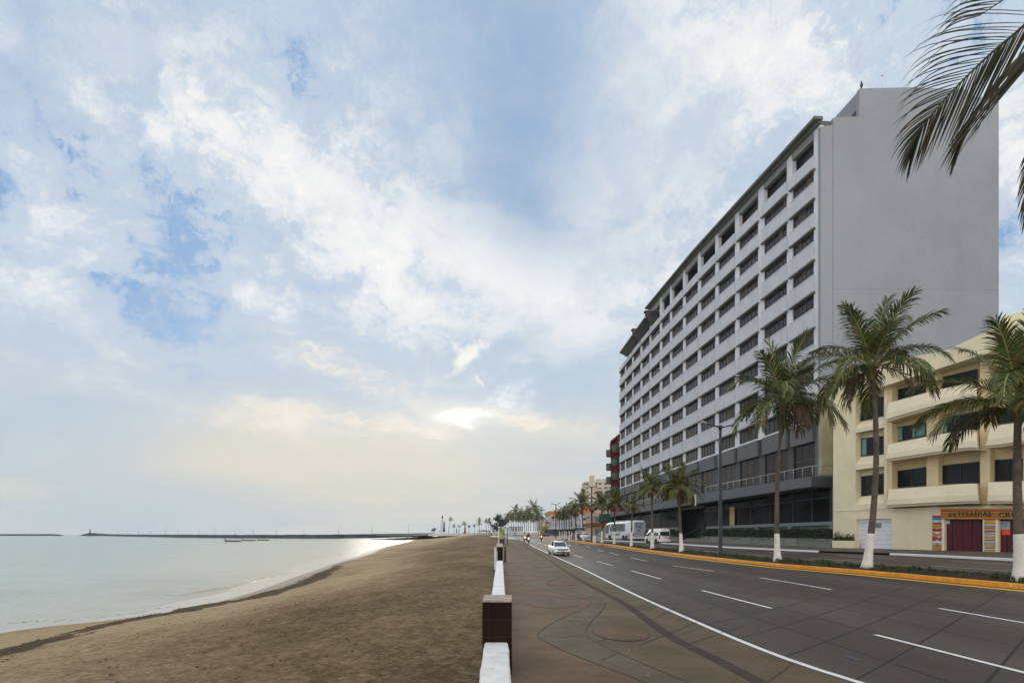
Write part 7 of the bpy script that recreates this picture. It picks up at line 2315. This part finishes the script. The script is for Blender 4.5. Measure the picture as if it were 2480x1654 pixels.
c = at(1172, 1290.5, 352); m = MB(); m.prism([c + Vector((-4.2, -2, 1.1)), c + Vector((4.2, -2, .9)), c + Vector((3.4, -2, 1.5)), c + Vector((0, -2, 1.9)), c + Vector((-3.0, -2, 1.6))], [c + Vector((-4.2, 2, 1.1)), c + Vector((4.2, 2, .9)), c + Vector((3.4, 2, 1.5)), c + Vector((0, 2, 1.9)), c + Vector((-3.0, 2, 1.6))], M('thatch_grey', (.16, .15, .15), .9)); m.build('roof', t)
m = MB()
for k in range(5): m.tube([c + Vector((-3.6 + 1.8 * k, -1.8, -.6)), c + Vector((-3.6 + 1.8 * k, -1.8, 1.2))], .1, BDK, 5)
m.build('post', t)

# ------------------------------------------------------------------ breakwaters, lamps on them, light beacon, boats, gull
ROCK = M('breakwater_stone', (.030, .044, .055), .95, .35, .3, dirt=.4, dirtc=(.016, .022, .028))
def breakwater(name, label, px, seed, n):
    """px: (x, y waterline, y top) -> depth from the waterline on the sea"""
    pts = []
    for x, yb, yt in px:
        Z = (H - SEA) * F / (yb - HY); q = at(x, yb, Z); pts.append((q, at(x, yt, Z).z))
    m = MB(); rows = []; rg = random.Random(seed)
    tot = len(pts) - 1
    dd = (pts[-1][0] - pts[0][0]); nrm = Vector((-dd.y, dd.x, 0)).normalized()
    if nrm.y > 0: nrm = -nrm
    for i in range(n + 1):
        t = i / n * tot; k = min(int(t), tot - 1); u = t - k
        p = pts[k][0].lerp(pts[k+1][0], u); zt = lerp(pts[k][1], pts[k+1][1], u)
        j = lambda a: rg.uniform(-a, a)
        rows.append([Vector((p.x, p.y, SEA - .6)) + nrm * (.6 + j(.5)), Vector((p.x, p.y, lerp(SEA, zt, .35 + j(.1)))) - nrm * (1.2 + j(.6)), Vector((p.x, p.y, lerp(SEA, zt, .72 + j(.1)))) - nrm * (2.6 + j(.5)), Vector((p.x, p.y, zt + j(.16))) - nrm * (3.6 + j(.4)), Vector((p.x, p.y, zt + j(.12))) - nrm * 6.5, Vector((p.x, p.y, SEA - .6)) - nrm * 12])
    m.grid(rows, ROCK, smooth=False)
    m.add(rows[0], [tuple(range(6))], ROCK); m.add(rows[-1], [tuple(range(6))], ROCK)
    b = rows[n // 2][4]
    return tag(m.build(name, base=(b.x, b.y, SEA)), label, 'breakwater'), pts
bwpx = [(188, 1296.9, 1296), (200, 1297, 1292), (235, 1297.1, 1291.6), (260, 1297.5, 1293.2), (330, 1299, 1294), (430, 1301, 1294.3), (560, 1302.3, 1294.8), (760, 1303.3, 1294.4), (900, 1302.3, 1292.8), (985, 1299.8, 1291.4), (1042, 1298, 1290.4)]
bw, bwp = breakwater('breakwater', 'long dark stone breakwater closing the bay across the water', bwpx, 3, 240)
breakwater('breakwater', 'short far breakwater at the left edge of the photo', [(-60, 1296.7, 1293.0), (40, 1296.7, 1292.9), (110, 1296.8, 1292.8), (132, 1296.9, 1293.4), (141, 1296.95, 1295.6)], 5, 80)
def bw_at(x):
    for k in range(len(bwpx) - 1):
        if bwpx[k][0] <= x <= bwpx[k+1][0]:
            u = (x - bwpx[k][0]) / (bwpx[k+1][0] - bwpx[k][0]); yb = lerp(bwpx[k][1], bwpx[k+1][1], u); yt = lerp(bwpx[k][2], bwpx[k+1][2], u)
            Z = (H - SEA) * F / (yb - HY); return Z + 4, yt
BPOST = M('breakwater_lamp_grey', (.07, .075, .08), .6)
first = None
posts = [(249, 1284.5), (268, 1284.5), (286, 1284.5), (309, 1284.5), (335, 1283.5), (364, 1284), (400, 1282.5), (432, 1281.5), (482, 1281), (520, 1281), (569, 1281), (614, 1280.5), (669, 1279.5), (736, 1279), (820, 1276.5), (901, 1273.5), (990, 1270)]
for i, (x, ytip) in enumerate(posts):
    Z, yt = bw_at(x)
    b = at(x, yt, Z); h = at(x, ytip, Z).z - b.z
    lab = f'thin lamp post on the long breakwater, {ORD[i]} counted from the light beacon'
    if first is None:
        t = thing('lamp_post', lab, 'lamp post', tuple(b - Vector((0, 0, .3))), group='thin lamp posts along the breakwater')
        m = MB(); m.tube([(0, 0, 0), (0, 0, .93), (.03, 0, .99), (.12, 0, 1.0)], [.020, .013, .012, .012], BPOST, 5); m.build('post', t, local=True)
        m = MB(); m.tube([(.10, 0, .995), (.19, 0, .985)], [.02, .016], BPOST, 5); m.build('lamp_head', t, local=True)
        first = t
    else:
        t = copy_tree(first); t.location = b - Vector((0, 0, .3)); t['label'] = lab
    t.scale = (h * .6 + 3.0, h * .6 + 3.0, h + .3)
Z, yt = bw_at(219); b = at(218, yt + .3, Z)
t = thing('light_beacon', 'small dark green light beacon near the end of the long breakwater', 'beacon', tuple(b))
BGR = M('beacon_green', (.015, .085, .055), .6); u = Z / F
m = MB(); m.box(b + Vector((1.5, 2, 1.0 * u * .8)), (15 * u, 5, 2.2 * u), ROCK); m.build('base', t)
m = MB(); m.tube([b + Vector((0, 0, u)), b + Vector((0, 0, 9.5 * u))], [1.6 * u, 1.05 * u], BGR, 10); m.build('tower', t)
m = MB(); m.tube([b + Vector((0, 0, 9.5 * u)), b + Vector((0, 0, 10.0 * u)), b + Vector((0, 0, 11.2 * u)), b + Vector((0, 0, 11.7 * u))], [1.4 * u, .95 * u, .95 * u, .1 * u], BGR, 10); m.build('lantern', t)
# open fishing skiffs
SKW = M('skiff_white', (.80, .80, .79), .5, .06, 2); SKT = M('skiff_teal', (.03, .07, .08), .5); OUTB = M('outboard_dark', (.03, .03, .035), .4)
def skiff_proto(name, label, loc, rot):
    t = thing(name, label, 'boat', loc, rot, 'white open boats moored in the bay')
    L = 7.5; secs = []
    m = MB(); n = 14
    def sec(s):
        x = s * L; w_ = .95 * (1 - max(0, (s - .45) / .55) ** 2.2) * (1 if s > .06 else .95); sh = .55 + .55 * max(0, (s - .35) / .65) ** 1.8; kl = -.15 + .45 * max(0, (s - .7) / .3) ** 2
        return [(x, w_ + .02, sh), (x, w_ * .92, .36 + .4 * max(0, s - .6)), (x, .02, kl), (x, -w_ * .92, .36 + .4 * max(0, s - .6)), (x, -w_ - .02, sh)]
    rows = [[Vector(p) for p in sec(k / n)] for k in range(n + 1)]
    m.grid([r[:2] for r in rows], SKW); m.grid([r[3:] for r in rows], SKW); m.grid([r[1:4] for r in rows], SKT); m.add(rows[0], [(0, 1, 2, 3, 4)], SKW)
    inn = [[Vector((p.x, p.y * .9, max(.12, p.z - .02) if i in (0, 4) else .12)) for i, p in enumerate(r)] for r in rows]
    m.grid(inn, SKT, smooth=True); m.build('hull', t, local=True)
    m = MB()
    for s in (1, -1): m.tube([rows[k][0 if s > 0 else 4] for k in range(n + 1)], .045, SKT, 5)
    m.build('gunwale', t, local=True)
    m = MB()
    for x in (1.6, 3.4, 5.0): m.box((x, 0, .46), (.32, 1.66 if x < 4 else 1.4, .06), SKW)
    m.build('bench', t, local=True)
    m = MB(); m.box((-.22, 0, .85), (.42, .36, .62), OUTB); m.tube([(-.25, 0, .6), (-.3, 0, -.35)], [.10, .06], OUTB, 6); m.build('outboard_motor', t, local=True)
    return t
proto = None
for xl, xr, y, lab in ((546, 586, 1310.8, 'leftmost of the three white boats, with the tallest dark motor'), (588, 620.5, 1309.2, 'middle one of the three white boats'), (625, 653, 1308.2, 'rightmost and smallest-looking of the three white boats')):
    Z = (H - SEA) * F / (y - HY); L_ = (xr - xl) / F * Z; X = (xl - CX) / F * Z
    if proto is None:
        proto = t = skiff_proto('fishing_boat', lab, (X, Z, SEA), math.radians(4))
    else:
        t = copy_tree(proto); t.location = (X, Z, SEA); t['label'] = lab
    k = L_ / 7.9; t.scale = (k, k, k * 1.25)
# gull in flight over the breakwater
t_ = at(402, 1277.7, 300); u = 300 / F
m = MB()
m.tube([t_ + Vector((-1.0 * u, 0, 0)), t_ + Vector((-.3 * u, 0, .15 * u)), t_ + Vector((.8 * u, 0, .1 * u))], [.05 * u, .35 * u, .08 * u], BIRD, 6)
for s in (1, -1):
    m.grid([[t_ + Vector((-.4 * u, 0, .2 * u)), t_ + Vector((.4 * u, 0, .15 * u))], [t_ + Vector((-.6 * u + s * 1.2 * u, .4, 1.0 * u)), t_ + Vector((s * 1.2 * u + .2 * u, .4, .9 * u))], [t_ + Vector((s * 2.6 * u, .8, .5 * u)), t_ + Vector((s * 2.6 * u + .1 * u, .8, .45 * u))]], BIRD)
tag(m.build('gull', base=tuple(t_)), 'small dark gull flying above the long breakwater', 'bird')
# ------------------------------------------------------------------ thin sea haze
if HAZE > 0:
    m = bpy.data.materials.new('haze_air'); m.use_nodes = True
    n_ = m.node_tree.nodes; n_.clear()
    out = n_.new('ShaderNodeOutputMaterial'); pv = n_.new('ShaderNodeVolumePrincipled')
    pv.inputs['Color'].default_value = (.80, .86, .92, 1); pv.inputs['Density'].default_value = HAZE; pv.inputs['Anisotropy'].default_value = .2
    m.node_tree.links.new(pv.outputs[0], out.inputs['Volume'])
    mb = MB(); mb.box((0, 540, 30), (2800, 1240, 80), m)
    tag(mb.build('haze'), kind='stuff')
